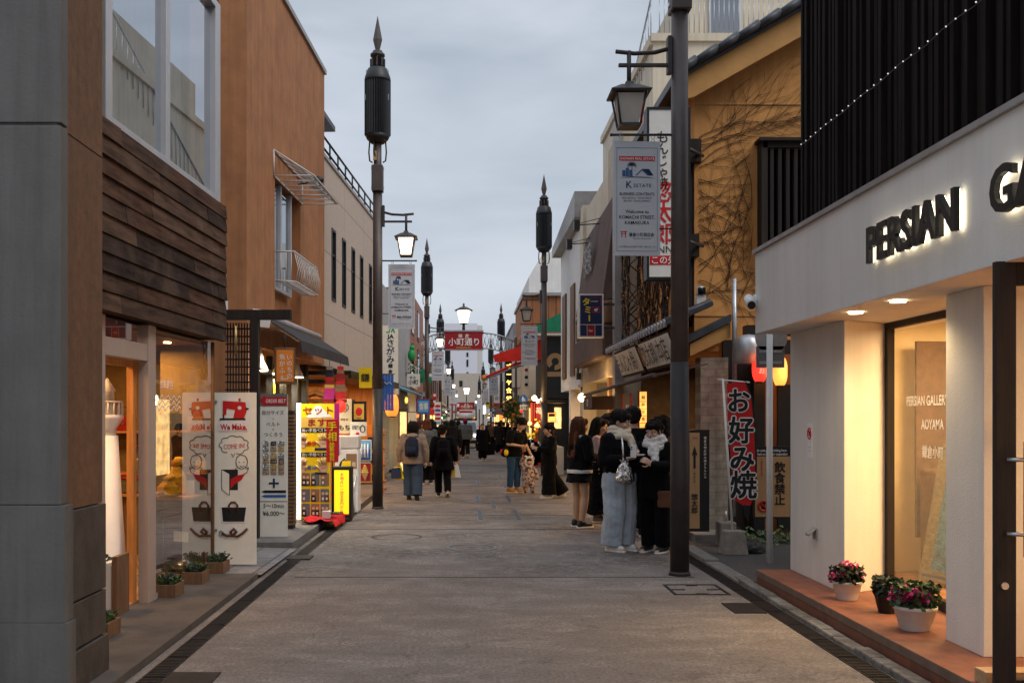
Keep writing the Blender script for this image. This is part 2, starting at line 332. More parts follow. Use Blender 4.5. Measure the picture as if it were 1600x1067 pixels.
    def ell(s, c, r, n=12, m=8, rot=None):
        v = []; fs = []; rot = rot or Matrix()
        for j in range(m + 1):
            ph = math.pi * j / m
            for i in range(n):
                a = 6.28319 * i / n; q = rot @ Vector((r[0] * math.cos(a) * max(math.sin(ph), .003), r[1] * math.sin(a) * max(math.sin(ph), .003), -r[2] * math.cos(ph)))
                v.append((c[0] + q.x, c[1] + q.y, c[2] + q.z))
        fs = [(j * n + i, j * n + (i + 1) % n, (j + 1) * n + (i + 1) % n, (j + 1) * n + i) for j in range(m) for i in range(n)]
        fs += [tuple(range(n - 1, -1, -1)), tuple(range(m * n, (m + 1) * n))]
        return s.add(v, fs, True)
    def cap(s, a, ra, b, rb, n=12):
        a = Vector(a); b = Vector(b); d = b - a; L = d.length
        if L < 1e-5: return s.ell(a, (ra, ra, ra))
        d.normalize(); pts = []; rs = []
        for t in (1, .7, .35): pts.append(a - d * ra * t); rs.append(ra * math.sqrt(max(1 - t * t, .0004)))
        pts += [a, b]; rs += [ra, rb]
        for t in (.35, .7, 1): pts.append(b + d * rb * t); rs.append(rb * math.sqrt(max(1 - t * t, .0004)))
        return s.tube(pts, rs, n)
    def text(s, body, x, z, size, y=-.004, m='black', bold=.0, align='C', vert=False, maxw=None, sx=1.0, rot=0, mirror=1, step=1.06, shear=0):
        s.mat(m)
        if vert:
            for i, ch in enumerate(body):
                if ch != ' ': s.text(ch, x, z - i * size * step, size, y, m, bold, 'C', maxw=maxw, sx=sx)
            return s
        if bold > 0 and any(ord(ch) > 0x2000 for ch in body):      # brush weight: stacked copies, each a hair prouder
            k = 8 if bold > .05 else 4
            for i in range(k):
                a = 6.28319 * (i + .5) / k
                s.text(body, x + bold * size * .8 * math.cos(a), z + bold * size * .8 * math.sin(a), size, y - .0004 * i, m, 0, align, False, maxw, sx, rot, mirror, step, shear)
            bold = 0; y -= .0004 * k
        vs, fs, a, b, lo, hi = text_mesh(body, bold)
        w = (b - a) * size * sx
        if maxw and w > maxw: sx *= maxw / w; w = maxw
        ox = {'C': -(a + b) / 2, 'L': -a, 'R': -b}[align]; ca, sa = math.cos(rot), math.sin(rot)
        pv = []
        for p, q in vs:
            X = (p + ox + shear * q) * size * sx; Z = (q - .36) * size
            pv.append((x + X * ca - Z * sa, y, z + X * sa + Z * ca))
        return s.add(pv, fs, False)
    def build(s, name, parent=None, loc=(0, 0, 0), rz=0, world=False, bevel=0, remesh=0, sit=3, disp=0, dscale=.12, solid=0):
        off = parent.location if (world and parent) else Vector((0, 0, 0))
        me = bpy.data.meshes.new(name); me.from_pydata([tuple(q - off) for q in s.v], [], s.f)
        for k in s.ms: me.materials.append(M[k])
        me.polygons.foreach_set('material_index', s.fm); me.polygons.foreach_set('use_smooth', s.fs); me.update()
        o = bpy.data.objects.new(name, me); C.objects.link(o); o.location = loc; o.rotation_euler = (0, 0, rz)
        if parent: o.parent = parent
        if bevel:
            md = o.modifiers.new('bevel', 'BEVEL'); md.width = bevel; md.segments = 2; md.limit_method = 'ANGLE'; md.angle_limit = R(50)
        if remesh:
            md = o.modifiers.new('remesh', 'REMESH'); md.mode = 'VOXEL'; md.voxel_size = remesh; md.use_smooth_shade = True
            if sit:
                md = o.modifiers.new('smooth', 'SMOOTH'); md.iterations = sit; md.factor = .5
            if disp:
                tn = 'folds%.2f' % dscale
                tx = bpy.data.textures.get(tn) or bpy.data.textures.new(tn, 'CLOUDS'); tx.noise_scale = dscale
                md = o.modifiers.new('folds', 'DISPLACE'); md.texture = tx; md.strength = disp; md.mid_level = .5; md.texture_coords = 'LOCAL'
        if solid:
            md = o.modifiers.new('solid', 'SOLIDIFY'); md.thickness = solid; md.offset = 0
        return o
def tag(o, label=None, cat=None, group=None, kind=None):
    for k, v in (('label', label), ('category', cat), ('group', group), ('kind', kind)):
        if v: o[k] = v
    return o
def thing(name, label, cat, loc=(0, 0, 0), rz=0, group=None):
    o = bpy.data.objects.new(name, None); C.objects.link(o); o.location = loc; o.rotation_euler = (0, 0, rz); o.empty_display_size = .2
    return tag(o, label, cat, group)
def struct(mb, name, **k): return tag(mb.build(name, **k), kind='structure')
def kids(o): return [c for c in C.objects if c.parent == o]
def copy_tree(o, parent=None):
    c = o.copy(); C.objects.link(c)
    if parent: c.parent = parent
    for ch in kids(o): copy_tree(ch, c)
    return c
def lamp(kind, name, loc, energy, col, size=.3, rot=None, parent=None, spot=None, sy=None):
    d = bpy.data.lights.new(name, kind); d.energy = energy; d.color = col
    if kind == 'AREA':
        d.size = size
        if sy: d.shape = 'RECTANGLE'; d.size_y = sy
    else: d.shadow_soft_size = size
    if spot: d.spot_size = spot; d.spot_blend = .7
    o = bpy.data.objects.new(name, d); C.objects.link(o); o.location = loc
    if rot: o.rotation_euler = rot
    return o
WARM = (1, .60, .25); WARMER = (1, .48, .15); NEUT = (1, .84, .62)
FACE_STREET_L = lambda x: Matrix.Translation((x, 0, 0)) @ Matrix(((0, -1, 0, 0), (1, 0, 0, 0), (0, 0, 1, 0), (0, 0, 0, 1)))   # local (u,-d,z): u runs along +y, print looks to +x
FACE_STREET_R = lambda x: Matrix.Translation((x, 0, 0)) @ Matrix(((0, 1, 0, 0), (-1, 0, 0, 0), (0, 0, 1, 0), (0, 0, 0, 1)))   # u runs along -y, print looks to -x
# ================================================================ ground and road
g = MB('ground_surface'); g.quad((-300, -20, -.06), (300, -20, -.06), (300, 10, -.06), (-300, 10, -.06)); g.quad((-300, 10, -.06), (300, 10, -.06), (300, 600, gz(600) - .06), (-300, 600, gz(600) - .06))
struct(g, 'ground')
def strip(name, m, x0, x1, y0, y1, dz, kind=True):
    b = MB(m); ys = [y0] + [y for y in (10,) if y0 < y < y1] + [y1]
    for a, c in zip(ys, ys[1:]): b.quad((x0, a, gz(a) + dz), (x1, a, gz(a) + dz), (x1, c, gz(c) + dz), (x0, c, gz(c) + dz))
    return struct(b, name)
strip('road', 'road_surface', -2.02, 2.95, .5, 190, 0)
def slab(name, m, x0, x1, y0, y1, top):
    b = MB(m); ys = [y0] + [y for y in (10,) if y0 < y < y1] + [y1]
    for a, c in zip(ys, ys[1:]):
        v = [(x, y, gz(y) + z) for x in (x0, x1) for y in (a, c) for z in (-.3, top)]
        b.add(v, [(0, 1, 3, 2), (4, 6, 7, 5), (0, 4, 5, 1), (2, 3, 7, 6), (0, 2, 6, 4), (1, 5, 7, 3)], False)
    return struct(b, name)
slab('sidewalk', 'sidewalk_surface', -6, -2.03, .5, 9.75, .045)
slab('kerb', 'kerb', -2.62, -2.06, 11.9, 15.6, .09)
slab('forecourt_pavement', 'asphalt_dark', -6, -2.63, 11.85, 17, .08)
sr = MB('granite_sett'); sr.quad((-2.95, 9.76, .05), (-2.0, 9.76, .03), (-2.0, 11.85, .012), (-2.95, 11.85, .04)); struct(sr, 'ramp_pavement')
sh = MB('road_surface')
gm = MB('grate')                                       # gutter along the left kerb, steel grates let into it
for y in [i * .5 + 1 for i in range(44)]:
    gm.box(-1.95, -1.81, y + .01, y + .485, gz(y) - .02, gz(y) + .006)
    for k in range(12): gm.box(-1.94, -1.82, y + .02 + k * .039, y + .04 + k * .039, gz(y), gz(y) + .011)
gm.box(-1.80, -1.50, 5.80, 6.12, -.02, .008)
gm.box(-1.98, -1.72, 11.0, 11.3, -.02, .009)
for y in [i * .5 + 1 for i in range(25)]:
    gm.box(2.43, 2.57, y + .01, y + .485, gz(y) - .02, gz(y) + .006)
    for k in range(12): gm.box(2.44, 2.56, y + .02 + k * .039, y + .04 + k * .039, gz(y), gz(y) + .011)
gm.box(2.16, 2.42, 7.98, 8.40, -.02, .008)
struct(gm, 'gutter')
kb = MB('kerb')
for i in range(4): kb.box(2.56, 2.72, 9.4 + i * .62, 9.4 + i * .62 + .61, -.1, .035 + .02 * (i > 1))
struct(kb, 'alley_kerb', bevel=.012)
ck = MB('chipped_kerb')
random.seed(3)
y = 1.0
while y < 9.3:
    l = random.uniform(.18, .42); ck.box(2.585, 2.69, y, y + l - .012, -.1, .04 + random.uniform(-.012, .008)); y += l
struct(ck, 'chipped_kerb', bevel=.012)
al = MB('asphalt_dark'); al.quad((2.74, 9.2, .02), (9, 9.2, .02), (9, 13.4, .02), (2.74, 13.4, .02)); struct(al, 'alley_road')
# road joints, manhole rings, covers
jm = MB('asphalt_dark')
for y in (9.78, 14.2, 16.4, 18.9, 21.4, 24, 27, 31, 36, 42, 50): jm.box(-1.68, 2.25, y, y + .018, gz(y) - .01, gz(y) + .0035)
struct(jm, 'road_joints')
def ring(px, py, r, m='grate_steel'):
    p = on(px, py); b = MB(m); n = 40
    for i in range(n):
        a0, a1 = 6.28319 * i / n, 6.28319 * (i + 1) / n
        b.quad(*[(rr * math.cos(a), rr * math.sin(a), .005) for rr, a in ((r, a0), (r, a1), (r - .035, a1), (r - .035, a0))])
    b.mat('asphalt_dark'); b.quad(*[((r - .045) * math.cos(6.28319 * i / n), (r - .045) * math.sin(6.28319 * i / n), .0042) for i in range(n)]) if 0 else None
    return b, p
b, p = ring(737, 855, .31); tag(b.build('manhole_ring', loc=p), 'bright steel ring of the manhole in the middle of the road', 'manhole')
b, p = ring(620, 839, .34, 'asphalt_dark'); tag(b.build('manhole_ring', loc=p), 'faint dark ring of the manhole beside the light box sign gutter', 'manhole')
p = on(1087, 921); b = MB('grate'); 
for a in ((-.25, .25, -.27, -.245), (-.25, .25, .245, .27), (-.25, -.225, -.245, .245), (.225, .25, -.245, .245), (-.225, -.10, -.02, .005), (.10, .225, -.02, .005), (-.04, .06, -.245, -.20), (-.04, .06, .20, .245)): b.box(*a, -.01, .006)
b.mat('road_surface'); tag(b.build('access_cover', loc=p), 'square access cover outlined in the road beside the nearest pole', 'cover')
first = True
for px, py, l in ((747, 753, 16), (746, 779, 11), (750, 804, 20), (794, 779, 14), (807, 804, 20), (771, 790, 8), (782, 746, 6), (788, 758, 8)):
    p = on(px, py); l = min(1.6, l * p.y * p.y / 2350 * .8); b = MB('grate_steel'); b.box(-.045, .045, -l / 2, l / 2, -.01, .006)
    for k in range(int(l / .05)): b.box(-.037, .037, -l / 2 + .02 + k * .05, -l / 2 + .045 + k * .05, .004, .010)
    tag(b.build('slot_drain', loc=p), 'narrow steel slot drain let into the middle of the road', 'drain', 'slot drains in the road')

# ================================================================ left: concrete pillar of the nearest building
t = thing('concrete_building', 'grey concrete pillar of the nearest building with rusty brown side and dark tiles', 'building', (-2.17, 5.34, 0))
b = MB('concrete'); b.box(-7, -2.17, 5.34, 5.44, 1.10, 3.135); b.box(-7, -2.17, 5.34, 5.44, 3.15, 7.5); b.box(-7, -2.185, 5.35, 5.44, 3.135, 3.15); b.build('concrete_face', t, world=True, bevel=.006)
b = MB('concrete'); b.box(-7, -2.145, 5.335, 5.45, .47, 1.098); b.box(-7, -2.13, 5.333, 5.45, 0, .468); b.build('concrete_plinth', t, world=True, bevel=.002)
b = MB('brown_stucco'); b.box(-7, -2.195, 5.445, 6.02, 1.06, 3.13); b.box(-7, -2.195, 5.445, 6.02, 3.14, 7.5); b.box(-7, -2.203, 5.45, 6.01, 3.13, 3.14); b.build('wall', t, world=True)
b = MB('dark_tile')
for i, z in enumerate((0, .27, .54, .79)):
    b.box(-7, -2.175 + (.012 if i == 0 else 0), 5.455, 6.03 + (.02 if i == 0 else 0), z + .004, z + (.264 if z < .7 else .262)); 
b.build('tile_base', t, world=True, bevel=.005)

# ================================================================ left: leather shop with board-clad front
t = thing('shop_building', 'leather shop front with dark weathered boards over a glazed window lit orange inside', 'shop', (-2.6, 7.0, 0), -.047)
LW = t.matrix_basis.copy(); LW = Matrix.Translation((-2.6, 7, 0)) @ Matrix.Rotation(-.047, 4, 'Z')
def Lp(x, u, z): return LW @ Vector((x, u, z))
random.seed(5)
for r in range(10):
    z = 2.34 + r * .139; u = -1.2; b = MB('board_0')
    while u < 3.19:
        e = min(3.2, u + random.uniform(.9, 2.1)); b.mat('board_%d' % random.randrange(4)); o = random.uniform(-.004, .006)
        b.prism([(-.04, z + .003), (o + .012, z + .003), (o - .004, z + .137), (-.04, z + .137)], u + .0015, e - .0015); u = e
    b.build('cladding_board', t)
b = MB('interior_dark'); b.box(-4.6, -.05, -1.2, 3.19, 2.36, 3.72); b.build('wall', t)
b = MB('brown_stucco'); b.box(-4.6, -.05, -1.2, 3.12, 5.78, 7.4); b.box(-4.6, -.35, 3.06, 3.12, 3.73, 5.78); b.box(-4.6, -4.5, -1.2, 3.05, 3.73, 5.78); b.build('upper_wall', t)
w = MB('window_frame')
for a in ((-.15, -.04, .28, .40, 3.74, 5.76), (-.14, -.05, 1.58, 1.68, 3.80, 5.68), (-.15, -.04, 2.98, 3.14, 3.74, 5.76), (-.15, -.04, .40, 2.98, 3.735, 3.80), (-.15, -.04, .40, 2.98, 5.68, 5.76)): w.box(*a)
w = w.build('upper_window', t, bevel=.004)
b = MB('upper_glass'); b.quad((-.1, .40, 3.80), (-.1, 1.58, 3.80), (-.1, 1.58, 5.68), (-.1, .40, 5.68)); b.quad((-.1, 1.68, 3.80), (-.1, 2.98, 3.80), (-.1, 2.98, 5.68), (-.1, 1.68, 5.68)); b.build('pane', w)
b = MB('curtain'); b.box(-.42, -.40, .3, 3.0, 3.75, 5.72); b.build('blind', t)
# ground floor
fr = MB('frame_paint')
fr.box(-.16, -.07, .27, .345, 0, 2.33); fr.box(-.16, -.07, .345, 1.19, 2.03, 2.17); fr.box(-.15, -.06, 1.19, 1.36, .0, 2.331)
d = fr.build('door_frame', t, bevel=.006)
b = MB('wood_orange'); b.box(-.22, -.161, 1.12, 1.19, .05, 2.03); b.box(-.22, -.161, .33, 1.12, 1.98, 2.03); b.build('door_lining', d, bevel=.004)
b = MB('shop_glass'); b.quad((-.11, .345, 2.17), (-.11, 1.19, 2.17), (-.11, 1.19, 2.33), (-.11, .345, 2.33)); b.build('transom_pane', t)
b = MB('shop_glass'); b.quad((-.11, 1.36, .09), (-.11, 3.085, .09), (-.11, 3.085, 2.33), (-.11, 1.36, 2.33))
for i in range(3):                                    # wave lines and small lettering on the glass
    pts = [(1.46 + .013 * k, 1.745 - .048 * i + .019 * math.sin(k * .55)) for k in range(52)]; b.mat('white')
    for (u0, z0), (u1, z1) in zip(pts, pts[1:]): b.quad((-.1094, u0, z0 - .006), (-.1094, u1, z1 - .006), (-.1094, u1, z1 + .006), (-.1094, u0, z0 + .006))
b.xf = FACE_STREET_L(-.11)
for i, ch in enumerate('台風銀色'): b.text(ch, 1.62 + i * .085, 1.86, .085, -.0008, 'white')
b.text('KAMAKURA LEATHER', 1.75, 1.80, .014, m='white') if 0 else None
b.build('window_pane', t)
b = MB('window_frame'); b.box(-.15, -.07, 1.36, 3.02, .045, .09); b.build('window_sill', t)
b = MB('brown_stucco'); b.box(-.125, -.095, 3.085, 3.115, 0, 2.33); b.build('end_post', t)
b = MB('canvas_wall'); b.box(-2.9, -2.85, -1, 4.0, .06, 2.34); b.box(-2.85, -.67, 3.95, 4.0, .06, 2.34); b.box(-.66, -.13, 3.13, 3.18, .06, 2.34); b.mat('interior_dark').box(-.66, -.60, 3.19, 4.02, 0, 2.6); b.build('back_wall', t)
b = MB('wood_pale'); b.box(-2.85, -.17, -1, 3.12, .03, .06); b.box(-2.85, -.67, 3.12, 3.94, .03, .06); b.build('shop_floor', t)
b = MB('interior_wood'); b.box(-2.85, -.17, -1, 3.12, 2.30, 2.335); b.box(-2.85, -.67, 3.12, 3.94, 2.30, 2.335); c_ = b.build('ceiling', t)
b = MB('bulb')
for x, u in ((-.45, .62), (-.4, 2.6), (-.62, 2.75)): b.cyl((x, u, 2.285), (x, u, 2.298), .035, n=14)
b.build('downlight', t)
for x, u, e in ((-.9, .5, 24), (-.7, 2.7, 24)): lamp('AREA', 'ceiling_lamp', Lp(x, u, 2.25), e, (1, .54, .19), .5)
# window display
hx = thing('lighthouse_model', 'tall white lighthouse model inside the leather shop doorway', 'model', Lp(-.42, 1.22, .06))
b = MB('white_paint', True); b.lathe([(.0, 0), (.17, 0), (.165, .02), (.085, 1.36), (.0, 1.36)], n=28); b.build('tower', hx)
b = MB('white_paint', True); b.lathe([(0, 1.36), (.07, 1.36), (.075, 1.42), (.13, 1.50), (.13, 1.53), (0, 1.53)], n=28); b.build('gallery', hx)
b = MB('white_paint')
for i in range(16): b.cyl((.12 * math.cos(i * .393), .12 * math.sin(i * .393), 1.53), (.12 * math.cos(i * .393), .12 * math.sin(i * .393), 1.63), .008, n=6)
b.lathe([(.128, 1.63), (.128, 1.645), (.112, 1.645), (.112, 1.63)], n=28); b.build('railing', hx)
b = MB('white_paint', True); b.lathe([(0, 1.53), (.055, 1.53), (.055, 1.72), (.07, 1.73), (0, 1.84)], n=20); b.build('lantern_room', hx)
def ptable(loc, w, d, h, label, cx=0):
    t_ = thing('display_table', label, 'table', loc)
    b = MB('wood_orange'); b.box(-w / 2, w / 2, -d / 2, d / 2, h - .025, h); b.build('tabletop', t_, bevel=.004)
    for s_ in (-1, 1):
        b = MB('wood_brown'); b.box(cx + s_ * w * .27 - .06, cx + s_ * w * .27 + .06, -.012 + s_ * .05, .012 + s_ * .05, 0, h - .026); b.build('leg', t_)
    return t_
ptable(Lp(-.42, 2.80, .06), .50, .36, .74, 'orange wooden plank table behind the shop window carrying yellow cloth bags')
ptable(Lp(-.62, 2.35, .06), .46, .30, .80, 'wooden display table deeper inside the shop carrying an olive clutch bag')
t2 = thing('clutch_bag', 'olive canvas clutch with red trim on the deeper display table', 'bag', Lp(-.66, 2.3, .862))
b = MB('canvas_olive'); b.prism([(-.14, 0), (.14, 0), (.16, .17), (-.16, .17)], -.04, .04); b.build('bag_body', t2, bevel=.015)
b = MB('red'); b.tube([(-.16, -.045, .172), (-.1, -.05, .14), (.1, -.05, .14), (.16, -.045, .172), (-.16, -.045, .172)], .008); b.build('trim', t2)
t2 = thing('tote_bag', 'olive tote bag with red handles hung behind the yellow cloth bags', 'bag', Lp(-.66, 2.9, .80))
b = MB('canvas_olive'); b.prism([(-.2, 0), (.2, 0), (.17, .36), (-.17, .36)], -.05, .05); b.build('bag_body', t2, bevel=.02)
b = MB('red'); b.tube([(.10 * math.cos(a * .3142), -.055, .34 + .18 * math.sin(a * .3142)) for a in range(11)], .011); b.build('handle', t2)
tag(MB('wood_orange').box(-.02, .02, -.02, .02, 0, 1.55).build('bag_stand', loc=Lp(-.55, 2.5, .06)), 'upright orange wooden stand behind the shop window', 'stand')
for i, (x, u, h, l) in enumerate(((-.40, 2.62, .2, 'smaller yellow drawstring cloth bag on the window table'), (-.40, 2.86, .36, 'taller yellow cloth bag with knotted top on the window table'))):
    t2 = thing('cloth_bag', l, 'bag', Lp(x, u, .802))
    b = MB('cloth_yellow', True); b.loft([(0, 0, 0, .09, .06), (0, 0, .03, .115, .075), (0, 0, h * .5, .10, .07), (0, 0, h * .78, .045, .035)]); b.build('bag_body', t2, remesh=.008, disp=.02, dscale=.05)
    b = MB('cloth_yellow', True); b.loft([(0, 0, h * .76, .03, .025), (.01, 0, h * .9, .06, .05), (.03, 0, h * 1.05, .04, .015)]); b.build('knot', t2)
    b = MB('brass', True); b.loft([(0, 0, h * .74, .05, .04), (0, 0, h * .77, .05, .04)]); b.build('cord', t2)
tag(MB('paper').prism([(-.05, 0), (.05, 0), (.05, .14), (-.05, .14)], -.002, .002).build('price_card', loc=Lp(-.30, 2.95, .802), rz=.3), 'white price card standing on the window table', 'card')
tag(MB('paper').prism([(-.07, .02), (.07, 0), (.07, .1), (-.07, .12)], -.002, .002).build('price_card', loc=Lp(-.3, 2.7, .35), rz=.2), 'white price card tilted low under the window table', 'card')
# goods on the inner walls of the leather shop
t2 = thing('wall_shelf', 'narrow two tier wooden shelf on the end wall inside the leather shop', 'shelf', Lp(-.40, 3.12, 1.0))
for z_ in (.0, .42): b = MB('wood_orange'); b.box(-.24, .26, -.17, -.002, z_, z_ + .02); b.build('board', t2)
def satchel(loc, w, h, m, tm, label, hr=.5):
    q = thing('handbag', label, 'bag', loc); b = MB(m); b.prism([(-w / 2, 0), (w / 2, 0), (w * .44, h), (-w * .44, h)], -.04, .04); b.build('bag_body', q, bevel=.012)
    b = MB(m); b.prism([(-w * .46, h * .45), (w * .46, h * .45), (w * .45, h + .004), (-w * .45, h + .004)], -.048, -.0401); b.build('flap', q, bevel=.004); b = MB(tm, True); b.tube([(w * .3 * math.cos(a * .3142), 0, h + w * hr * math.sin(a * .3142)) for a in range(11)], .007); b.build('handle', q); b = MB('brass'); b.box(-.012, .012, -.053, -.0481, h * .42, h * .55); b.build('clasp', q)
for a in ((-.54, 1.02, .17, .12, 'red', 'leather_brown', 'small red handbag on the lower tier of the wall shelf'), (-.35, 1.02, .16, .15, 'leather_brown', 'leather_brown', 'brown handbag beside the red one on the wall shelf'), (-.20, 1.02, .10, .11, 'cloth_yellow', 'brass', 'small yellow handbag at the edge of the wall shelf'), (-.50, 1.44, .20, .17, 'navy', 'tan', 'navy handbag on the upper tier of the wall shelf'), (-.25, 1.44, .17, .13, 'tan', 'brown', 'tan handbag on the upper tier of the wall shelf')):
    satchel(Lp(a[0], 3.02, a[1]), *a[2:])
t2 = thing('wall_shelf', 'long wooden shelf on the far inner wall seen through the shop door', 'shelf', Lp(-1.4, 3.93, .95))
for z_ in (.0, .45): b = MB('wood_orange'); b.box(-.7, .6, -.24, -.002, z_, z_ + .025); b.build('board', t2)
for a in ((-1.85, .975, .24, .2, 'leather_brown', 'brown', 'large brown handbag on the long inner shelf'), (-1.5, .975, .2, .15, 'orange', 'brown', 'orange handbag on the long inner shelf'), (-1.15, .975, .22, .18, 'canvas_olive', 'red', 'olive handbag with red handle on the long inner shelf'), (-1.7, 1.425, .22, .17, 'cloth_yellow', 'brown', 'yellow handbag on the upper board of the long shelf'), (-1.3, 1.425, .2, .16, 'darkred', 'brown', 'dark red handbag on the upper board of the long shelf')):
    satchel(Lp(a[0], 3.80, a[1]), *a[2:])
t2 = thing('stool_bell', 'round metal bell on the shop floor behind the window', 'bell', Lp(-.30, 2.75, .06))
b = MB('steel', True); b.lathe([(0, .02), (.12, .02), (.11, .09), (.05, .14), (0, .145)], n=20); b.build('dome', t2)
b = MB('wood_dark', True); b.lathe([(0, 0), (.13, 0), (.13, .02), (0, .02)], n=20); b.build('base', t2)
t2 = thing('planter_box', 'white planter box with trailing ivy and cards in the shop doorway', 'planter', Lp(-.25, .62, .045))
b = MB('grey_white'); b.box(-.25, .12, -.02, .24, 0, .40); b.build('box', t2, bevel=.006)
b = MB('wood_brown'); b.box(.121, .16, -.03, .25, 0, .46); b.build('end_board', t2)
b = MB('paper'); b.prism([(-.2, .42), (.1, .40), (.1, .41), (-.2, .43)], -.02, .2); b.mat('red').text('SALE', -.02, .43, .05, -.021, 'red') if 0 else None; b.build('card', t2)
random.seed(2); b = MB('leaf_dark')
for i in range(240):
    c0 = Vector((random.uniform(-.25, .05), random.uniform(-.06, .15), random.uniform(.33, .47))); a = Vector((random.gauss(0, 1), random.gauss(0, 1), random.gauss(0, 1))).normalized() * .03; e = a.orthogonal().normalized() * .022
    b.mat(random.choice(('leaf_dark', 'leaf_green'))).quad(c0 - a, c0 + e, c0 + a, c0 - e)
b.build('leaves', t2)
def trough(loc, rz, label, n=1):
    t_ = thing('wooden_planter', label, 'planter', loc, rz, 'wooden troughs of dark herbs along the shop window')
    b = MB('wood_brown')
    for a in ((-.12, .12, -.15, -.125, 0, .15), (-.12, .12, .125, .15, 0, .15), (-.12, -.095, -.124, .124, 0, .15), (.095, .12, -.124, .124, 0, .15)): b.box(*a)
    b.build('trough', t_, bevel=.004)
    b = MB('wood_brown'); b.box(-.14, -.121, -.05, .03, 0, .27); b.build('tag_board', t_)
    b = MB('soil'); b.box(-.094, .094, -.124, .124, .01, .125); b.build('soil', t_)
    b = MB('leaf_dark')
    for i in range(150):
        p0 = Vector((random.uniform(-.08, .08), random.uniform(-.11, .11), .12)); d0 = Vector((random.gauss(0, .5), random.gauss(0, .5), 1)).normalized(); L = random.uniform(.06, .15)
        p1 = p0 + d0 * L; sd_ = d0.orthogonal().normalized() * .004
        b.mat(random.choice(('leaf_dark', 'leaf_dark', 'leaf_green'))).quad(p0 - sd_, p0 + sd_, p1 + sd_, p1 - sd_)
        for k in range(5):
            q = p0.lerp(p1, .4 + .14 * k); a = Vector((random.gauss(0, 1), random.gauss(0, 1), .5)).normalized() * .022; e = a.orthogonal().normalized() * .006; b.quad(q - e, q + a - e, q + a + e, q + e)
    b.build('herbs', t_); t_.scale = (.78, .78, .72)
for (px, py), l in zip(((264, 938), (306, 917), (339, 900), (158, 1003)), ('wooden trough of dark herbs beside the door jamb, nearest of the window row', 'wooden trough of dark herbs, middle one under the shop window', 'wooden trough of dark herbs beside the white sewing machine sign', 'wooden trough of dark herbs beside the dark tiled pillar base')):
    p = on(px, py); p.z = .045; trough(p, -.05, l)

# ================================================================ left: orange stucco building
t = thing('orange_building', 'tall orange stucco building with a lattice canopy over one window', 'building', (-2.9, 13.2, 0), -.0514)
OW = Matrix.Translation((-2.9, 13.2, 0)) @ Matrix.Rotation(-.0514, 4, 'Z')
def Op(x, u, z): return OW @ Vector((x, u, z))
b = MB('orange_stucco'); b.box(-6, 0, 0, 1.55, 2.55, 7.95); b.box(-6, 0, 3.3, 5.35, 2.55, 7.95); b.box(-6, 0, 1.55, 3.3, 5.15, 7.95); b.box(-6, 0, 1.55, 3.3, 2.55, 3.0); b.box(-6, -.15, 1.55, 3.3, 3.0, 5.15)
b.box(-6, 0, 0, .35, 0, 2.55); b.build('wall', t)
b = MB('cap_metal'); b.box(-6.05, .04, -.04, 5.38, 7.95, 8.03); b.build('roof_edge', t)
w = MB('window_frame')
for a in ((-.149, -.06, 1.56, 1.62, 3.55, 5.14), (-.149, -.06, 2.16, 2.24, 3.55, 5.14), (-.149, -.06, 2.84, 2.92, 3.55, 5.14), (-.149, -.06, 1.56, 2.92, 3.5, 3.55)): w.box(*a)
w = w.build('window', t); b = MB('dark_glass'); b.quad((-.1, 1.62, 3.55), (-.1, 2.84, 3.55), (-.1, 2.84, 5.14), (-.1, 1.62, 5.14)); b.mat('curtain').quad((-.145, 1.62, 3.55), (-.145, 2.2, 3.55), (-.145, 2.2, 5.14), (-.145, 1.62, 5.14)); b.mat('slat_dark').quad((-.145, 2.2, 3.55), (-.145, 2.84, 3.55), (-.145, 2.84, 5.14), (-.145, 2.2, 5.14)); b.build('pane', w)
b = MB('grey_white'); b.box(-.14, .02, 1.5, 3.35, 2.96, 3.0); b.build('sill', t)
b = MB('grey_white')                                  # balcony basket
for k in range(13):
    u = 1.6 + k * .136
    b.tube([(.30, u, 3.58), (.34, u, 3.78), (.28, u, 4.03)], .008, 5); b.tube([(0, u, 3.6), (.30, u, 3.58)], .006, 5)
for x, z in ((.28, 4.03), (.30, 3.58), (.15, 3.59)): b.cyl((x, 1.56, z), (x, 3.26, z), .013, n=6)
for u in (1.58, 3.24):
    b.tube([(0, u, 4.03), (.28, u, 4.03)], .013); b.tube([(0, u, 3.6), (.3, u, 3.58)], .013)
    for k in range(3): b.tube([(.08 + k * .08, u, 3.6), (.08 + k * .08, u, 4.03)], .008, 5)
b.build('balcony_rail', t)
b = MB('grey_white')                                  # open lattice canopy
b.tube([(0.01, 1.45, 5.5), (.01, 3.4, 5.5)], .016); b.tube([(.6, 1.45, 5.12), (.6, 3.4, 5.12)], .016); b.tube([(0.01, 1.45, 5.12), (.01, 3.4, 5.12)], .014)
for k in range(7):
    u = 1.45 + k * .325; b.tube([(0.01, u, 5.5), (.6, u, 5.12)], .013); b.tube([(0.01, u, 5.12), (.6, u, 5.12)], .010)
    if k < 6: b.tube([(.01, u, 5.5), (.6, u + .325, 5.12)], .009); b.tube([(.6, u, 5.12), (.01, u + .325, 5.5)], .009)
for u in (1.45, 3.4): b.tube([(.01, u, 5.12), (.01, u, 5.5)], .014)
b.build('lattice_canopy', t)
b = MB('black_paint'); b.cyl((.02, 3.0, 5.35), (.32, 3.0, 5.4), .012); b.ell((.36, 3.0, 5.42), (.09, .07, .07)); b.build('floodlight', t)
b = MB('white_paint'); b.box(-.5, -.25, -.12, -.002, 2.95, 3.12); b.build('junction_box', t)
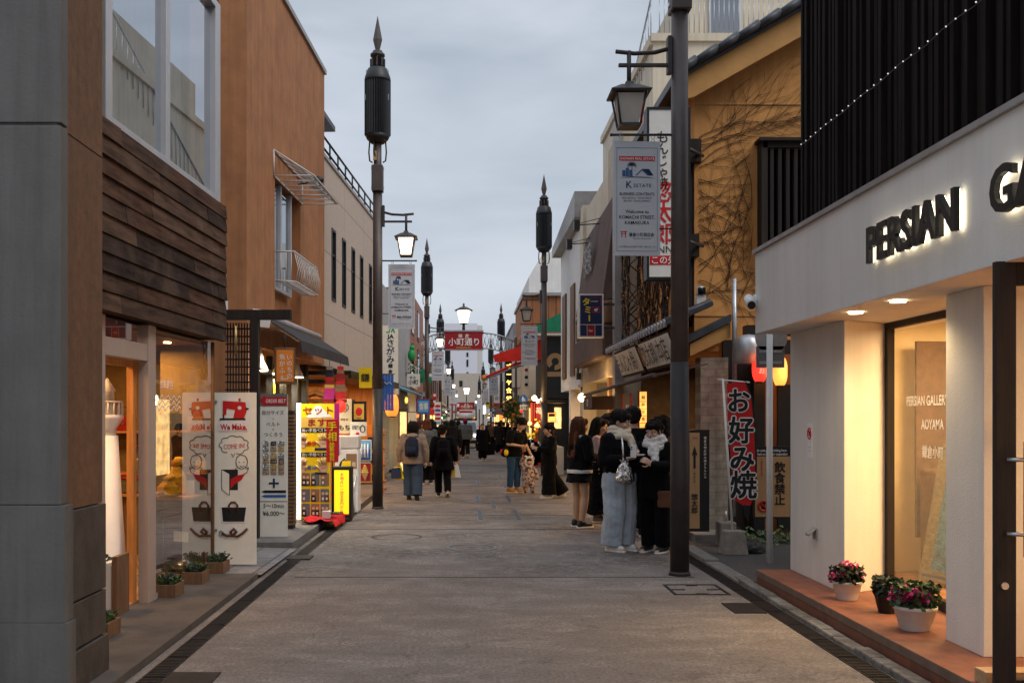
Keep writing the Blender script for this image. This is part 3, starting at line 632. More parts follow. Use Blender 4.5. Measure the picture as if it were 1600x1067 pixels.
# shop at ground floor of the orange building
b = MB('interior_dark'); b.box(-3.3, -3.2, .35, 5.35, .05, 2.55); b.box(-3.2, -.3, 5.25, 5.35, .05, 2.55); b.build('shop_back_wall', t)
b = MB('black_paint')
for u in (.36, 1.3, 2.6, 3.5, 4.4, 5.2): b.box(-.4, -.3, u, u + .07, .08, 2.54)
b.box(-.4, -.3, .43, 5.2, 2.25, 2.32); b.build('shop_frame', t)
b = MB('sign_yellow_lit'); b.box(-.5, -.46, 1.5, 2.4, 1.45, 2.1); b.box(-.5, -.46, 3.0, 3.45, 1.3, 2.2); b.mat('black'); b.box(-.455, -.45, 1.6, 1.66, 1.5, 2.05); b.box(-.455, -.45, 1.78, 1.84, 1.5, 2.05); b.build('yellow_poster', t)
b = MB('interior_wood'); b.box(-1.4, -.9, .8, 5.0, .08, 1.0); b.build('counter', t)
for u in (1.2, 2.3, 3.6): MB('shop_tube').cyl((-.12, u, 2.24), (-.12, u, 2.26), .10, n=16).build('lamp_disc', t)
for u in (1.2, 2.3, 3.6): MB('white_paint', True).lathe([(.11, 2.26), (.12, 2.25), (.05, 2.38), (.02, 2.55), (.0, 2.55)], (-.12, u, 0), 16).build('lamp_shade', t)
for u in (1.5, 3.6): lamp('AREA', 'shop_lamp', Op(-.6, u, 2.2), 60, NEUT, .5)
aw = thing('shop_awning', 'dark grey retractable awning with pale end cap over the orange building shop', 'awning', Op(0, .35, 2.6), -.0514)
b = MB('awning_grey')
b.add([(.10, 0, .36), (.62, 0.1, .02), (.62, 3.95, .02), (.10, 3.85, .36)], [(0, 1, 2, 3)]); b.add([(.62, .1, .02), (.64, .1, -.13), (.64, 3.95, -.13), (.62, 3.95, .02)], [(0, 1, 2, 3)]); b.build('canvas', aw, solid=.012)
b = MB('awning_lip'); b.cyl((.12, .02, .37), (.12, 3.9, .37), .055, n=12); b.build('roller', aw)
b = MB('white_paint'); b.prism([(-.02, .2), (.22, .18), (.24, .3), (.2, .42), (-.02, .45)], -.03, .0); b.build('end_cap', aw, bevel=.01)
b = MB('white_paint'); b.tube([(.12, .6, .3), (.42, .9, .08), (.58, .5, .03)], .018); b.tube([(.12, 3.3, .3), (.42, 3.0, .08), (.58, 3.4, .03)], .018); b.build('folding_arm', aw)

# ================================================================ left: beige building with narrow windows
t = thing('beige_building', 'beige panelled building with four narrow dark windows and a roof rail', 'building', (-2.7, 18.62, gz(18.6)), -.0636)
BW = Matrix.Translation((-2.7, 18.62, gz(18.6))) @ Matrix.Rotation(-.0636, 4, 'Z')
def Bp(x, u, z): return BW @ Vector((x, u, z))
wz0, wz1 = 3.93, 5.36; us = [1.0, 2.1, 3.2, 4.3, 5.6]
b = MB('beige_panel'); b.box(-6, 0, 0, 7.2, wz1, 6.55); b.box(-6, 0, 0, 7.2, 2.6, wz0)
e = 0
for u in us: b.box(-6, 0, e, u, wz0, wz1); e = u + .42
b.box(-6, 0, e, 7.2, wz0, wz1); b.build('wall', t)
for u in us:
    w = MB('black_paint')
    for a in ((-.12, .015, u, u + .05, wz0, wz1), (-.12, .015, u + .37, u + .42, wz0, wz1), (-.12, .015, u + .05, u + .37, wz0, wz0 + .05), (-.12, .015, u + .05, u + .37, wz1 - .05, wz1), (-.10, .0, u + .05, u + .37, wz0 + .9, wz0 + .93)): w.box(*a)
    w = w.build('window', t); q = MB('dark_glass'); q.quad((-.06, u + .05, wz0), (-.06, u + .37, wz0), (-.06, u + .37, wz1), (-.06, u + .05, wz1)); q.mat('slat_dark').quad((-.3, u, wz0), (-.3, u + .42, wz0), (-.3, u + .42, wz1), (-.3, u, wz1)); q.build('pane', w)
b = MB('cap_metal'); b.box(-6, .03, -.02, 7.22, 6.55, 6.62); b.build('parapet_cap', t)
b = MB('black_paint')
for z in (6.80, 7.02): b.cyl((-.06, .2, z), (-.06, 7.1, z), .022, n=6)
for k in range(9): b.cyl((-.06, .3 + k * .84, 6.62), (-.06, .3 + k * .84, 7.04), .02, n=6)
b.build('roof_rail', t)
b = MB('grey_white'); b.box(-3, -.3, .3, 1.7, 6.62, 7.5); b.mat('roof_tile').box(-3.2, -.1, .1, 1.9, 7.5, 7.6); b.build('roof_hut', t)
b = MB('interior_wood'); b.box(-2.0, -1.9, 0, 7.2, 0, 2.6); b.mat('wood_orange').box(-1.9, -.02, 7.0, 7.1, 0, 2.5); b.box(-1.9, -.12, 3.3, 3.38, 0, 2.3); b.build('shop_wall', t)
b = MB('black_paint'); b.box(-.5, .55, .1, 7.0, 2.42, 2.50); b.box(.5, .56, .1, 7.0, 2.36, 2.419); b.build('shop_canopy', t)
b = MB('wood_brown'); b.prism([(-1.6, 1.95), (-.8, 2.22), (.1, 1.9), (.1, 1.84), (-.8, 2.14), (-1.6, 1.88)], 3.1, 3.3); b.build('stall_gable', t)
lamp('AREA', 'shop_lamp', Bp(-.7, 2.0, 2.38), 50, WARM, .6); lamp('AREA', 'shop_lamp', Bp(-.6, 5.3, 2.38), 50, WARM, .6); lamp('AREA', 'shop_lamp', Op(.30, .95, 2.5), 22, NEUT, .4); lamp('AREA', 'shop_lamp', Bp(.25, -.6, 2.36), 26, WARM, .5)  # last lamp has no fixture, added only to brighten the wooden stall
# ================================================================ left: grey bank branch and brick building
t = thing('grey_building', 'grey shuttered building behind the green and white farm bank sign', 'building', (-2.28, 26.2, gz(26)), -.03)
b = MB('grey_wall'); b.box(-6, 0, 0, 9.6, 2.7, 5.3); b.box(-6, -.02, 0, 1.2, 0, 2.7); b.box(-6, -.02, 5.6, 9.6, 0, 2.7); b.build('wall', t)
b = MB('metal_shutter'); b.box(-1, -.1, 1.2, 3.4, 0, 2.7); 
for k in range(18): b.box(-.1, -.085, 1.2, 3.4, .05 + k * .15, .16 + k * .15)
b.build('shutter', t)
b = MB('white_paint'); 
for k in range(9): b.box(0, .03, 3.0, 4.6, 3.0 + k * .1, 3.08 + k * .1)
b.build('louvre', t)
b = MB('warm_window'); b.box(-.6, -.5, 3.6, 5.4, .3, 2.3); b.build('lit_window', t)
t = thing('brick_building', 'red brick building with dark windows behind the white lattice rail', 'building', (-2.08, 36.5, gz(36)), -.02)
b = MB('red_brick'); b.box(-6, 0, 0, 8.6, 2.8, 6.5); b.build('wall', t)
for u in (1.4, 4.6):
    for z in (3.3, 4.9):
        w = MB('black_paint'); w.box(-.04, .02, u, u + 1.1, z, z + 1.25); w = w.build('window', t); q = MB('dark_glass'); q.box(.021, .026, u + .08, u + 1.02, z + .08, z + 1.17); q.build('pane', w)
b = MB('white_paint')
for k in range(7):
    b.tube([(.06, .3 + k * .35, 2.9), (.06, 1.0 + k * .35, 3.65)], .016, 4); b.tube([(.06, 1.0 + k * .35, 2.9), (.06, .3 + k * .35, 3.65)], .016, 4)
b.box(.03, .09, .2, 3.4, 3.65, 3.7); b.box(.03, .09, .2, 3.4, 2.86, 2.9); b.build('lattice_rail', t)
b = MB('grey_wall'); b.box(-6, -.05, 8.6, 9.4, 0, 6.2); b.box(-6, -2, 0, 8.6, 0, 2.8); b.build('side_wall', t)
b = MB('warm_window'); b.box(-1.0, -.9, 1, 3, .2, 2.2); b.box(-1, -.9, 4.2, 7.4, .2, 2.2); b.build('lit_window', t)
b = MB('white_wall'); b.box(-2, -.3, 3.3, 3.9, 0, 2.8); b.box(-2, -.3, 7.6, 8.6, 0, 2.8); b.build('shop_wall', t)

# ================================================================ right: white gallery with slatted upper floor
PX, PY = 2.70, 9.27
t = thing('gallery_building', 'white rug gallery with dark wooden slats above its backlit lettering', 'shop', (2.7, 5, 0))
ZB, ZT = 2.345, 3.09
b = MB('white_render'); b.box(PX, 3.9, .8, PY, ZB, ZT); b.build('fascia', t, world=True, bevel=.004)
b = MB('cap_metal'); b.box(PX - .025, 3.0, .8, PY + .025, ZT, ZT + .035); b.build('fascia_cap', t, world=True)
b = MB('white_render'); b.add([(3.02, 7.93, .16), (3.02, PY - .02, .16), (3.5, PY - .02, .16), (3.5, 8.24, .16), (3.02, 7.93, ZB), (3.02, PY - .02, ZB), (3.5, PY - .02, ZB), (3.5, 8.24, ZB)], [(0, 1, 2, 3), (7, 6, 5, 4), (0, 4, 5, 1), (1, 5, 6, 2), (2, 6, 7, 3), (3, 7, 4, 0)], False); b.build('wall', t, world=True, bevel=.005)
b = MB('white_render'); b.box(3.05, 3.75, 5.86, 6.32, .16, ZB); b.build('pillar', t, world=True, bevel=.005)
b = MB('slat_wood'); random.seed(11)
y = 1.0
while y < 8.92:
    w_ = random.uniform(.042, .058); dx = random.choice((0, 0, .012, .03)); b.box(2.98 + dx, 3.07 + dx, y, y + w_, ZT + .036, 8.2); y += w_ + random.uniform(.03, .055)
b.build('slat_screen', t, world=True)
b = MB('slat_dark'); b.box(3.22, 7.5, .8, 8.95, ZT + .036, 8.0); b.mat('slat_wood').box(3.1, 3.2, .8, 8.94, 3.6, 3.7); b.box(3.1, 3.2, .8, 8.94, 5.6, 5.7); b.build('upper_wall', t, world=True)
b = MB('grey_white'); b.box(3.1, 3.17, 8.945, 8.99, ZT + .04, 8.0); b.build('corner_trim', t, world=True)
w = MB('wood_dark')
for a in ((3.46, 3.52, 8.16, 8.215, .16, ZB), (3.46, 3.52, 6.33, 6.39, .16, ZB), (3.46, 3.52, 6.39, 8.16, .16, .24), (3.46, 3.52, 6.39, 8.16, ZB - .05, ZB - .001)): w.box(*a)
w = w.build('window_frame', t, world=True, bevel=.003)
q = MB('persian_glass'); q.quad((3.49, 6.39, .24), (3.49, 8.16, .24), (3.49, 8.16, ZB - .05), (3.49, 6.39, ZB - .05))
q.xf = FACE_STREET_R(3.49)
for s_, z, h in (('PERSIAN GALLERY', 1.70, .105), ('AOYAMA', 1.52, .105), ('鎌倉小町', 1.31, .105)): q.text(s_, -7.87 if s_[0] == 'P' else (-7.62 if s_[0] == 'A' else -7.6), z, h, -.001, 'white', .02, 'L', sx=.8)
q.build('window_pane', t, world=True)
b = MB('interior_cream'); b.box(7.0, 7.1, 1, 8.3, .16, 2.55); b.box(3.53, 7.0, 9.12, 9.2, .16, 2.55); b.box(3.91, 7, 1, 9.1, 2.5, 2.55); b.build('inner_wall', t, world=True)
b = MB('interior_wood'); b.box(3.53, 7, .8, 9.1, .10, .165); b.build('gallery_floor', t, world=True)
b = MB('white_render'); b.box(3.3, 7.2, .8, 2.2, .16, ZB); b.build('end_wall', t, world=True)
L = MB('black_paint'); H = MB('backlight')
def letters(mb, s_, u0, z, cap, x, th, grow=.0, step_u=None):
    vs, fs, a, bb, lo, hi = text_mesh(s_, .022 + grow)
    k = cap / .70; me = bpy.data.meshes.new('tmp'); me.from_pydata([((p - a) * k * 1.0, 0, q * k) for p, q in vs], [], fs)
    import bmesh
    bm = bmesh.new(); bm.from_mesh(me); r = bmesh.ops.extrude_face_region(bm, geom=bm.faces[:])
    for vv in [v_ for v_ in r['geom'] if isinstance(v_, bmesh.types.BMVert)]: vv.co.y -= th
    bm.verts.index_update(); mb.xf = FACE_STREET_R(x)
    mb.add([(u0 + v_.co.x, v_.co.y, z + v_.co.z) for v_ in bm.verts], [tuple(v_.index for v_ in f.verts) for f in bm.faces], False); mb.xf = Matrix()
    bm.free(); bpy.data.meshes.remove(me)
letters(L, 'PERSIAN', -6.55, 2.585, .226, PX - .035, .03); L.build('lettering', t, world=True); L = MB('black_paint'); letters(L, 'GALLERY', -5.01, 2.585, .226, PX - .035, .03); L.build('lettering', t, world=True)
letters(H, 'PERSIAN', -6.55, 2.585, .226, PX - .022, .008, -.02); H.build('letter_backlight', t, world=True); H = MB('backlight'); letters(H, 'GALLERY', -5.01, 2.585, .226, PX - .022, .008, -.02)
H.build('letter_backlight', t, world=True)
b = MB('downlight')
for y in (7.32, 6.60): b.cyl((2.87, y, ZB - .012), (2.87, y, ZB - .002), .05, n=20)
b.build('downlight', t, world=True)
for y in (7.32, 6.60): lamp('SPOT', 'soffit_lamp', (2.88, y, ZB - .03), 28, (1, .72, .38), .05, (0, 0, 0), spot=R(150))
lamp('AREA', 'gallery_lamp', (5.0, 6.2, 2.45), 130, (1, .68, .34), 1.4); lamp('AREA', 'gallery_lamp', (4.3, 8.0, 2.45), 42, (1, .66, .31), .6); lamp('AREA', 'gallery_lamp', (5.0, 3.9, 2.45), 70, (1, .64, .30), 1.0)
st = MB('terracotta'); st.box(2.70, 3.6, .8, 9.25, .10, .16); st.mat('terracotta_edge').box(2.705, 3.6, .8, 9.245, -.1, .098); st.build('tiled_step', t, world=True, bevel=.004)
# open door
b = MB('wood_dark')
for a in ((0, .10, -.02, .02, 0, 2.19), (.82, .92, -.02, .02, 0, 2.19), (.10, .82, -.02, .02, 2.07, 2.19), (.10, .82, -.02, .02, 0, .1)): b.box(*a)
t = b.build('glass_door', bpy.data.objects['gallery_building'], loc=(-.045, 0, .16), rz=R(-4), bevel=.003); t['label'] = 'dark framed glass door standing open'
b = MB('persian_glass'); b.quad((.10, 0, .1), (.82, 0, .1), (.82, 0, 2.07), (.10, 0, 2.07)); b.build('door_pane', t)
b = MB('wood_brown'); b.cyl((.125, -.07, .72), (.125, -.07, 1.29), .014, n=10); b.mat('steel').cyl((.05, -.03, 1.2), (.125, -.07, 1.2), .011, n=8); b.cyl((.05, -.03, .83), (.125, -.07, .83), .011, n=8); b.build('handle', t)
b = MB('steel'); b.cyl((.04, -.035, .57), (.04, -.02, .57), .018, n=12); b.build('lock', t)
tag(MB('wood_pale').box(-.13, .16, -.06, .06, 0, .075).build('door_stop', loc=(2.86, 5.28, .16), bevel=.004), 'wooden block on the tiles holding the gallery door open', 'block')
# rugs inside
tag(MB('rug_beige').box(-.38, .38, -.015, .015, 0, 1.75).build('hanging_rug', loc=(4.40, 8.95, .5), rz=R(8), bevel=.006), 'tan rug hanging behind the gallery window lettering', 'rug')
tag(MB('wood_dark').box(-.2, .2, -.02, .02, 0, 1.9).build('upright_panel', loc=(4.62, 8.6, .17), rz=R(6)), 'narrow dark panel standing behind the rugs', 'panel')
b = MB('rug_border'); b.box(-.30, .30, -.012, .012, 0, 1.15); b.mat('rug_blue').box(-.22, .22, -.0165, -.012, .09, 1.06); b.mat('navy').box(-.28, .28, -.0145, -.012, .03, .05); b.box(-.28, .28, -.0145, -.012, 1.10, 1.12)
o = tag(b.build('blue_rug', loc=(4.02, 8.12, .19)), 'blue patterned rug with gold border leaning behind the gallery window', 'rug'); o.rotation_euler = (R(-12), R(9), R(-25))
b = MB('rug_beige'); b.box(-.2, .2, -.1, .1, 0, .95); o = tag(b.build('stacked_rug', loc=(4.22, 8.72, .17), rz=.1, bevel=.03), 'low folded beige rug standing on the gallery floor', 'rug')
b = MB('rug_grey', True); b.box(-.5, .5, -.03, .03, 0, .72)
b.mat('navy')
for q in ((.0, .34), (.28, .38)): b.ell((q[0] - .2, -.034, q[1]), (.04, .006, .07)); [b.tube([(q[0] - .2 + s_ * .03, -.034, q[1]), (q[0] - .2 + s_ * .085, -.034, q[1] + dz), (q[0] - .2 + s_ * .08, -.034, q[1] + dz - .09)], .006, 4) for s_ in (-1, 1) for dz in (.06, -.02)]
tag(b.build('folded_rug', loc=(3.42, 4.75, .2)), 'pale rug with blue animal motifs behind the open door', 'rug')
tag(MB('paper').box(-.2, .2, -.006, .006, 0, .12).build('notice_plate', loc=(3.35, 5.4, 1.62)), 'pale notice plate on the glass beside the gallery door', 'notice')

# ================================================================ right: ochre building
OX, OY = 3.06, 13.3
t = thing('ochre_building', 'ochre gabled building with bare vines, tiled eave and dark lattice window', 'building', (OX, OY, 0))
gp = lambda x: 6.12 + (x - 3.0) * .565
b = MB('ochre_plaster')
b.prism([(OX, 2.45), (OX, gp(OX) - .05), (6.2, gp(6.2) - .05), (9.3, gp(6.2) - 1.8), (9.3, 0), (4.6, 0), (4.6, 2.45)], OY, 17.6)
b.build('wall', t, world=True)
b = MB('ochre_trim'); b.prism([(2.82, gp(2.82) - .30), (2.98, gp(2.98) - .36), (6.2, gp(6.2) - .36), (6.2, gp(6.2) - .03), (2.82, gp(2.82) - .03)], OY - .30, OY - .22)
b.box(OX, 9, OY - .012, OY - .001, 5.74, 5.765); b.box(OX, 9, OY - .012, OY - .001, 2.92, 2.94); b.build('barge_board', t, world=True)
b = MB('roof_tile'); b.prism([(2.7, gp(2.7) - .03), (6.2, gp(6.2) - .028), (6.2, gp(6.2) + .09), (2.7, gp(2.7) + .08)], OY - .36, 17.7)
for k in range(13):
    x = 2.72 + k * .27; b.cyl((x, OY - .42, gp(x) + .06), (x + .27, OY - .42, gp(x + .27) + .09), .05, .06, n=8)
b.build('roof', t, world=True)
b = MB('wood_dark'); b.box(2.96, 3.12, OY - .14, OY + .5, 4.95, 5.25); b.box(2.95, 3.10, OY - .12, OY + .5, 3.70, 4.0); b.box(2.98, 3.055, OY + .02, OY + .5, 4.0, 4.95); b.box(2.98, 3.055, OY + .02, OY + .5, 2.95, 3.7); b.build('sign_bracket', t, world=True)
w = MB('wood_dark'); w.box(3.92, 4.9, OY - .20, OY - .15, 5.12, 5.2); w.box(3.92, 4.9, OY - .20, OY - .15, 3.75, 3.83); w.box(3.9, 3.98, OY - .20, OY - .002, 3.75, 5.2)
for k in range(9): w.box(4.02 + k * .105, 4.065 + k * .105, OY - .185, OY - .14, 3.83, 5.12)
w.box(3.86, 4.95, OY - .25, OY - .002, 5.2, 5.24)
w = w.build('lattice_window', t, world=True); q = MB('dark_glass'); q.box(3.98, 4.9, OY - .05, OY - .01, 3.83, 5.12); q.parent = None; q.build('pane', t, world=True)
b = MB('small_tile'); b.box(3.06, 3.42, 12.95, 13.25, 0, 2.35); b.build('tile_pillar', t, world=True)
b = MB('roof_tile'); b.prism([(2.86, 2.52), (3.42, 2.80), (3.42, 2.90), (2.86, 2.62)], 12.8, 13.28); b.mat('ochre_trim').prism([(2.9, 2.36), (3.42, 2.60), (3.42, 2.795), (2.9, 2.515)], 12.84, 13.28); b.build('porch_roof', t, world=True)
b = MB('interior_dark'); b.box(3.05, 6, 17.2, 17.3, 0, 2.45); b.box(4.55, 4.6, 13.3, 17.2, 0, 2.45); b.mat('wood_dark').box(3.43, 4.6, 13.25, 13.32, 0, 2.6); b.build('shop_back_wall', t, world=True)
b = MB('galvanised', True); b.cyl((3.46, 12.8, 2.0), (3.46, 12.8, 3.35), .03, n=10); b.cyl((3.46, 12.8, .3), (3.46, 12.8, 2.0), .02, n=10); b.build('drain_pipe', t, world=True)
b = MB('window_frame', True); b.loft([(3.58, 12.6, 2.25, .17, .17), (3.58, 12.6, 2.46, .17, .17), (3.58, 12.6, 2.56, .14, .14), (3.58, 12.6, 2.61, .08, .08), (3.58, 12.6, 2.62, .01, .01)]); b.build('vent_hood', t, world=True)
b = MB('grey_white'); b.box(3.02, 3.14, 12.98, 13.1, 3.0, 3.16); b.mat('dark_glass').box(3.03, 3.13, 12.96, 12.979, 3.17, 3.26); b.mat('galvanised').cyl((3.08, 13.04, 3.16), (3.08, 13.04, 3.28), .05); b.build('electric_meter', t, world=True)
# tiled eave with slanted sign boards
EY0, EY1 = 12.25, 17.5
e = thing('tiled_eave', 'tiled lean-to eave carrying two slanted pale sign boards with black brush writing', 'eave', (2.5, EY0, 2.72))
b = MB('roof_tile'); b.add([(2.48, EY0, 2.74), (3.05, EY0, 2.98), (3.05, EY1, 2.96), (2.48, EY1, 2.72)], [(0, 1, 2, 3)]); b.build('roof', e, world=True, solid=.05)
b = MB('tile_cap')
for k in range(26): y = EY0 + .1 + k * .203; b.cyl((2.46, y, 2.735 - .02 * k / 26), (2.485, y, 2.74 - .02 * k / 26), .052, n=12); b.mat('roof_tile').cyl((2.485, y, 2.75), (3.05, y, 2.995), .05, n=8); b.mat('tile_cap')
b.build('round_tiles', e, world=True)
for (y0, y1, body) in ((12.35, 14.6, '惣太郎 本店'), (14.75, 16.9, 'もんじゃ焼')):
    b = MB('wood_dark'); sg = lambda y, k, o=0: (2.52 - .0 + .16 * k - o, y, 2.66 - .42 * k)
    b.add([sg(y0, 0), sg(y0, 1), sg(y1, 1), sg(y1, 0)], [(0, 1, 2, 3)]); b.mat('offwhite'); b.add([sg(y0 + .06, .08, .012), sg(y0 + .06, .92, .012), sg(y1 - .06, .92, .012), sg(y1 - .06, .08, .012)], [(0, 1, 2, 3)])
    ax = Matrix(((0, .356, .0, 2.6), (-1, 0, 0, 0), (0, .934, 0, 0), (0, 0, 0, 1)))
    zc = Vector((-.356, 0, .934)); b.xf = Matrix(((0, .934, -.356, 2.58), (-1, 0, 0, 0), (0, .356, .934, 2.45), (0, 0, 0, 1)))
    b.text(body, -(y0 + y1) / 2, .0, .34, -.03, 'black', .01, maxw=y1 - y0 - .3, sx=1.0); b.xf = Matrix(); b.build('sign_board', e, world=True)
e = thing('brown_awning', 'low brown canvas awning over the queue at the monja shop', 'awning', (2.3, 11.9, 2.06))
b = MB('awning_brown'); b.add([(2.3, 12.1, 2.09), (2.95, 12.1, 2.22), (2.95, 19.2, 2.18), (2.3, 19.2, 2.0)], [(0, 1, 2, 3)]); b.build('canvas', e, world=True, solid=.015)
b = MB('awning_lip'); b.mat('awning_brown').cyl((2.29, 12.08, 2.085), (2.29, 19.25, 1.995), .028, n=10); b.build('front_bar', e, world=True)
b = MB('awning_brown'); b.add([(2.29, 18.0, 1.98), (2.29, 19.25, 1.96), (2.29, 19.25, 1.72), (2.29, 18.0, 1.74)], [(0, 1, 2, 3)]); b.add([(2.29, 19.25, 1.96), (2.95, 19.25, 2.0), (2.95, 19.25, 1.72), (2.29, 19.25, 1.72)], [(0, 1, 2, 3)])
b.xf = FACE_STREET_R(2.285); b.text('台', -18.6, 1.85, .16, -.004, 'offwhite'); b.xf = Matrix(); b.build('valance', e, world=True, solid=.006)
# ================================================================ right: cream shop building with pilaster, brown panel
t = thing('cream_building', 'cream building with grey pilaster and brown canvas panel beyond the ochre house', 'building', (2.95, 18.5, gz(18.5)))
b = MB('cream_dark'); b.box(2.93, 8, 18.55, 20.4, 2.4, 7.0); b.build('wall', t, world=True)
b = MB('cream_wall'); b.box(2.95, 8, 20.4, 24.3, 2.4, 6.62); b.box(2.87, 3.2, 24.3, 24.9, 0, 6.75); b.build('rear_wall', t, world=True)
b = MB('cap_metal'); b.box(2.78, 2.925, 18.5, 18.8, -.1, 7.08); b.build('pilaster', t, world=True)
b = MB('interior_wood'); b.box(4.2, 4.3, 18.6, 24.3, -.1, 2.4); b.mat('cream_wall').box(2.95, 4.2, 18.55, 18.75, -.1, 2.4); b.mat('wood_brown').box(2.97, 3.05, 20.6, 20.8, -.1, 2.4); b.mat('warm_window').box(3.4, 3.45, 19.0, 20.5, .2, 2.0); b.box(3.4, 3.45, 21, 23.8, .2, 2.0); b.build('shop_wall', t, world=True)
b = MB('awning_brown'); b.add([(2.93, 19.1, 5.95), (2.64, 19.1, 3.85), (2.70, 24.2, 4.0), (2.93, 24.2, 5.85)], [(0, 1, 2, 3)]); b.add([(2.93, 19.1, 5.95), (2.93, 19.1, 3.85), (2.64, 19.1, 3.85)], [(0, 1, 2)])
b.xf = FACE_STREET_R(2.74); b.text('茶寮', -22.2, 5.05, .75, -.02, 'grey', .0, shear=0); b.xf = Matrix(); b.build('canvas_panel', t, world=True, solid=.02)
b = MB('awning_brown'); b.box(2.62, 2.92, 19.0, 24.0, 2.75, 3.35); b.mat('wood_brown').box(2.66, 2.92, 19.0, 24.0, 3.36, 3.82); b.build('canvas_hood', t, world=True, bevel=.05)
for y, z in ((21.5, 5.75), (23.0, 5.6)):
    b = MB('black_paint'); b.cyl((2.93, y, z), (2.42, y, z - .03), .012, n=6); b.cyl((2.93, y, z + .12), (2.45, y, z), .008, n=6); b.box(2.34, 2.46, y - .12, y + .12, z - .15, z + .06); b.build('spotlight', t, world=True)
b = MB('black_paint'); random.seed(4)
for k in range(9):
    x = 2.86 + .02 * k % .08; y = 24.35 + .1 * (k % 4)
    b.tube([(2.84, y, 4.4 - k * .05), (2.78 - .02 * (k % 3), y, 3.9), (2.82, y + random.uniform(-.2, .2), 3.2), (2.76, y, 2.6)], .018, 5)
for k in range(5): b.box(2.74, 2.84, 24.4, 24.6, 2.5 + k * .32, 2.66 + k * .32)
b.build('cables', t, world=True)
lamp('POINT', 'shop_lamp', (2.75, 20.6, 1.95), 14, WARM, .1); lamp('AREA', 'shop_lamp', (3.4, 15.2, 2.3), 60, (1, .55, .22), .9)
# tall cream block behind
t = thing('apartment_block', 'tall cream block with balcony railing rising behind the ochre gable', 'building', (4.2, 22, 0))
b = MB('cream_wall'); b.box(4.15, 13, 22, 30, 0, 10.0); b.box(5.1, 13, 23.5, 30, 10, 11.8); b.build('wall', t, world=True)
b = MB('cream_wall'); b.box(4.1, 13, 21.93, 21.999, 9.86, 10.03); b.box(4.07, 4.149, 22, 30, 9.8, 10.0); b.build('ledge', t, world=True)
b = MB('galvanised')
for k in range(26): b.cyl((4.3 + k * .11, 22.05, 10.03), (4.3 + k * .11, 22.05, 10.9), .01, n=5)
b.cyl((4.3, 22.05, 10.9), (7.1, 22.05, 10.9), .02, n=6)
for k in range(24): b.cyl((4.12, 22.1 + k * .3, 9.95 - k * .13), (4.12, 22.1 + k * .3, 10.85 - k * .13), .012, n=5)
b.cyl((4.12, 22.1, 10.85), (4.12, 29.0, 7.85), .022, n=6)
b.build('railing', t, world=True)
b = MB('window_frame'); b.box(5.75, 6.5, 23.44, 23.499, 10.1, 11.6); q = b.build('window', t, world=True); b = MB('dark_glass'); b.box(5.8, 6.45, 23.42, 23.438, 10.15, 11.55); b.build('pane', q)
q = kids(q)[0]; q.location = -t.location; 
b = MB('grey_white'); b.cyl((4.9, 21.9, 8.9), (6.3, 21.9, 8.82), .04, n=8); b.build('drain_pipe', t, world=True)
# white building, black shop, wood clad building
t = thing('white_building', 'white building with tall brown shutters and a sloping roof edge', 'building', (2.95, 25, gz(25)))
b = MB('white_wall'); b.box(2.98, 8, 25.0, 31, 2.35, 6.55); b.box(2.98, 8, 25.0, 25.5, -.2, 2.35); b.box(2.98, 8, 28.2, 28.6, -.2, 2.35); b.build('wall', t, world=True)
b = MB('cap_metal'); b.prismx([(24.8, 6.56), (31.2, 6.56), (31.2, 6.85), (24.8, 7.2)], 2.72, 8); b.build('roof', t, world=True)
b = MB('white_wall'); b.prismx([(25.02, 2.4), (26.2, 2.4), (25.3, 5.6), (25.02, 5.6)], 2.90, 2.975); b.build('brace', t, world=True)
for y in (26.9, 29.2): b = MB('wood_brown'); b.box(2.93, 2.975, y, y + .95, 2.7, 5.2); b.build('shutter', t, world=True)
b = MB('interior_cream'); b.box(3.6, 3.7, 25.5, 31, -.2, 2.35); b.build('shop_wall', t, world=True); lamp('AREA', 'shop_lamp', (3.3, 27, 2.25), 14, WARM, .5)
t = thing('black_shop', 'black fronted shop with a round pale emblem below the green awning', 'shop', (2.7, 33, gz(33)))
b = MB('black_wall'); b.box(2.62, 7, 33, 37, 2.2, 4.25); b.box(2.7, 7, 33.3, 36.8, -.3, 2.2); b.build('wall', t, world=True)
b = MB('tan', True); n = 28
for i in range(n):
    a0, a1 = math.pi * 1.25 - i * .2, math.pi * 1.25 - (i + 1) * .2
    b.quad(*[(2.98 + r * math.cos(a), 32.985, 3.42 + r * math.sin(a)) for r, a in ((.28, a0), (.28, a1), (.12, a1), (.12, a0))])
b.quad((2.72, 32.985, 2.92), (3.22, 32.985, 2.92), (3.22, 32.985, 3.08), (2.72, 32.985, 3.08)); b.build('emblem', t, world=True)
b = MB('white_paint'); b.box(2.2, 3.4, 32.6, 32.99, 4.26, 4.32); b.build('canopy_edge', t, world=True)
b = MB('warm_window'); b.box(2.98, 3.2, 33.2, 33.29, 1.2, 1.9); b.build('lit_window', t, world=True)
a = thing('green_awning', 'green canvas awning above the black fronted shop', 'awning', (2.4, 32.7, 4.4))
b = MB('awning_green'); b.add([(1.95, 33.2, 4.42), (3.2, 33.2, 5.05), (3.2, 36, 5.05), (1.95, 36, 4.42)], [(0, 1, 2, 3)]); b.add([(1.95, 33.2, 4.42), (3.2, 33.2, 5.05), (3.2, 33.2, 4.42)], [(0, 1, 2)]); b.build('canvas', a, world=True, solid=.02)
b = MB('grey_white'); b.cyl((1.95, 33.2, 4.40), (1.95, 36, 4.40), .03, n=6); b.build('front_bar', a, world=True)
t = thing('timber_building', 'building with orange brown timber clad upper floor beyond the black shop', 'building', (2.3, 38, gz(38)))
b = MB('cedar')
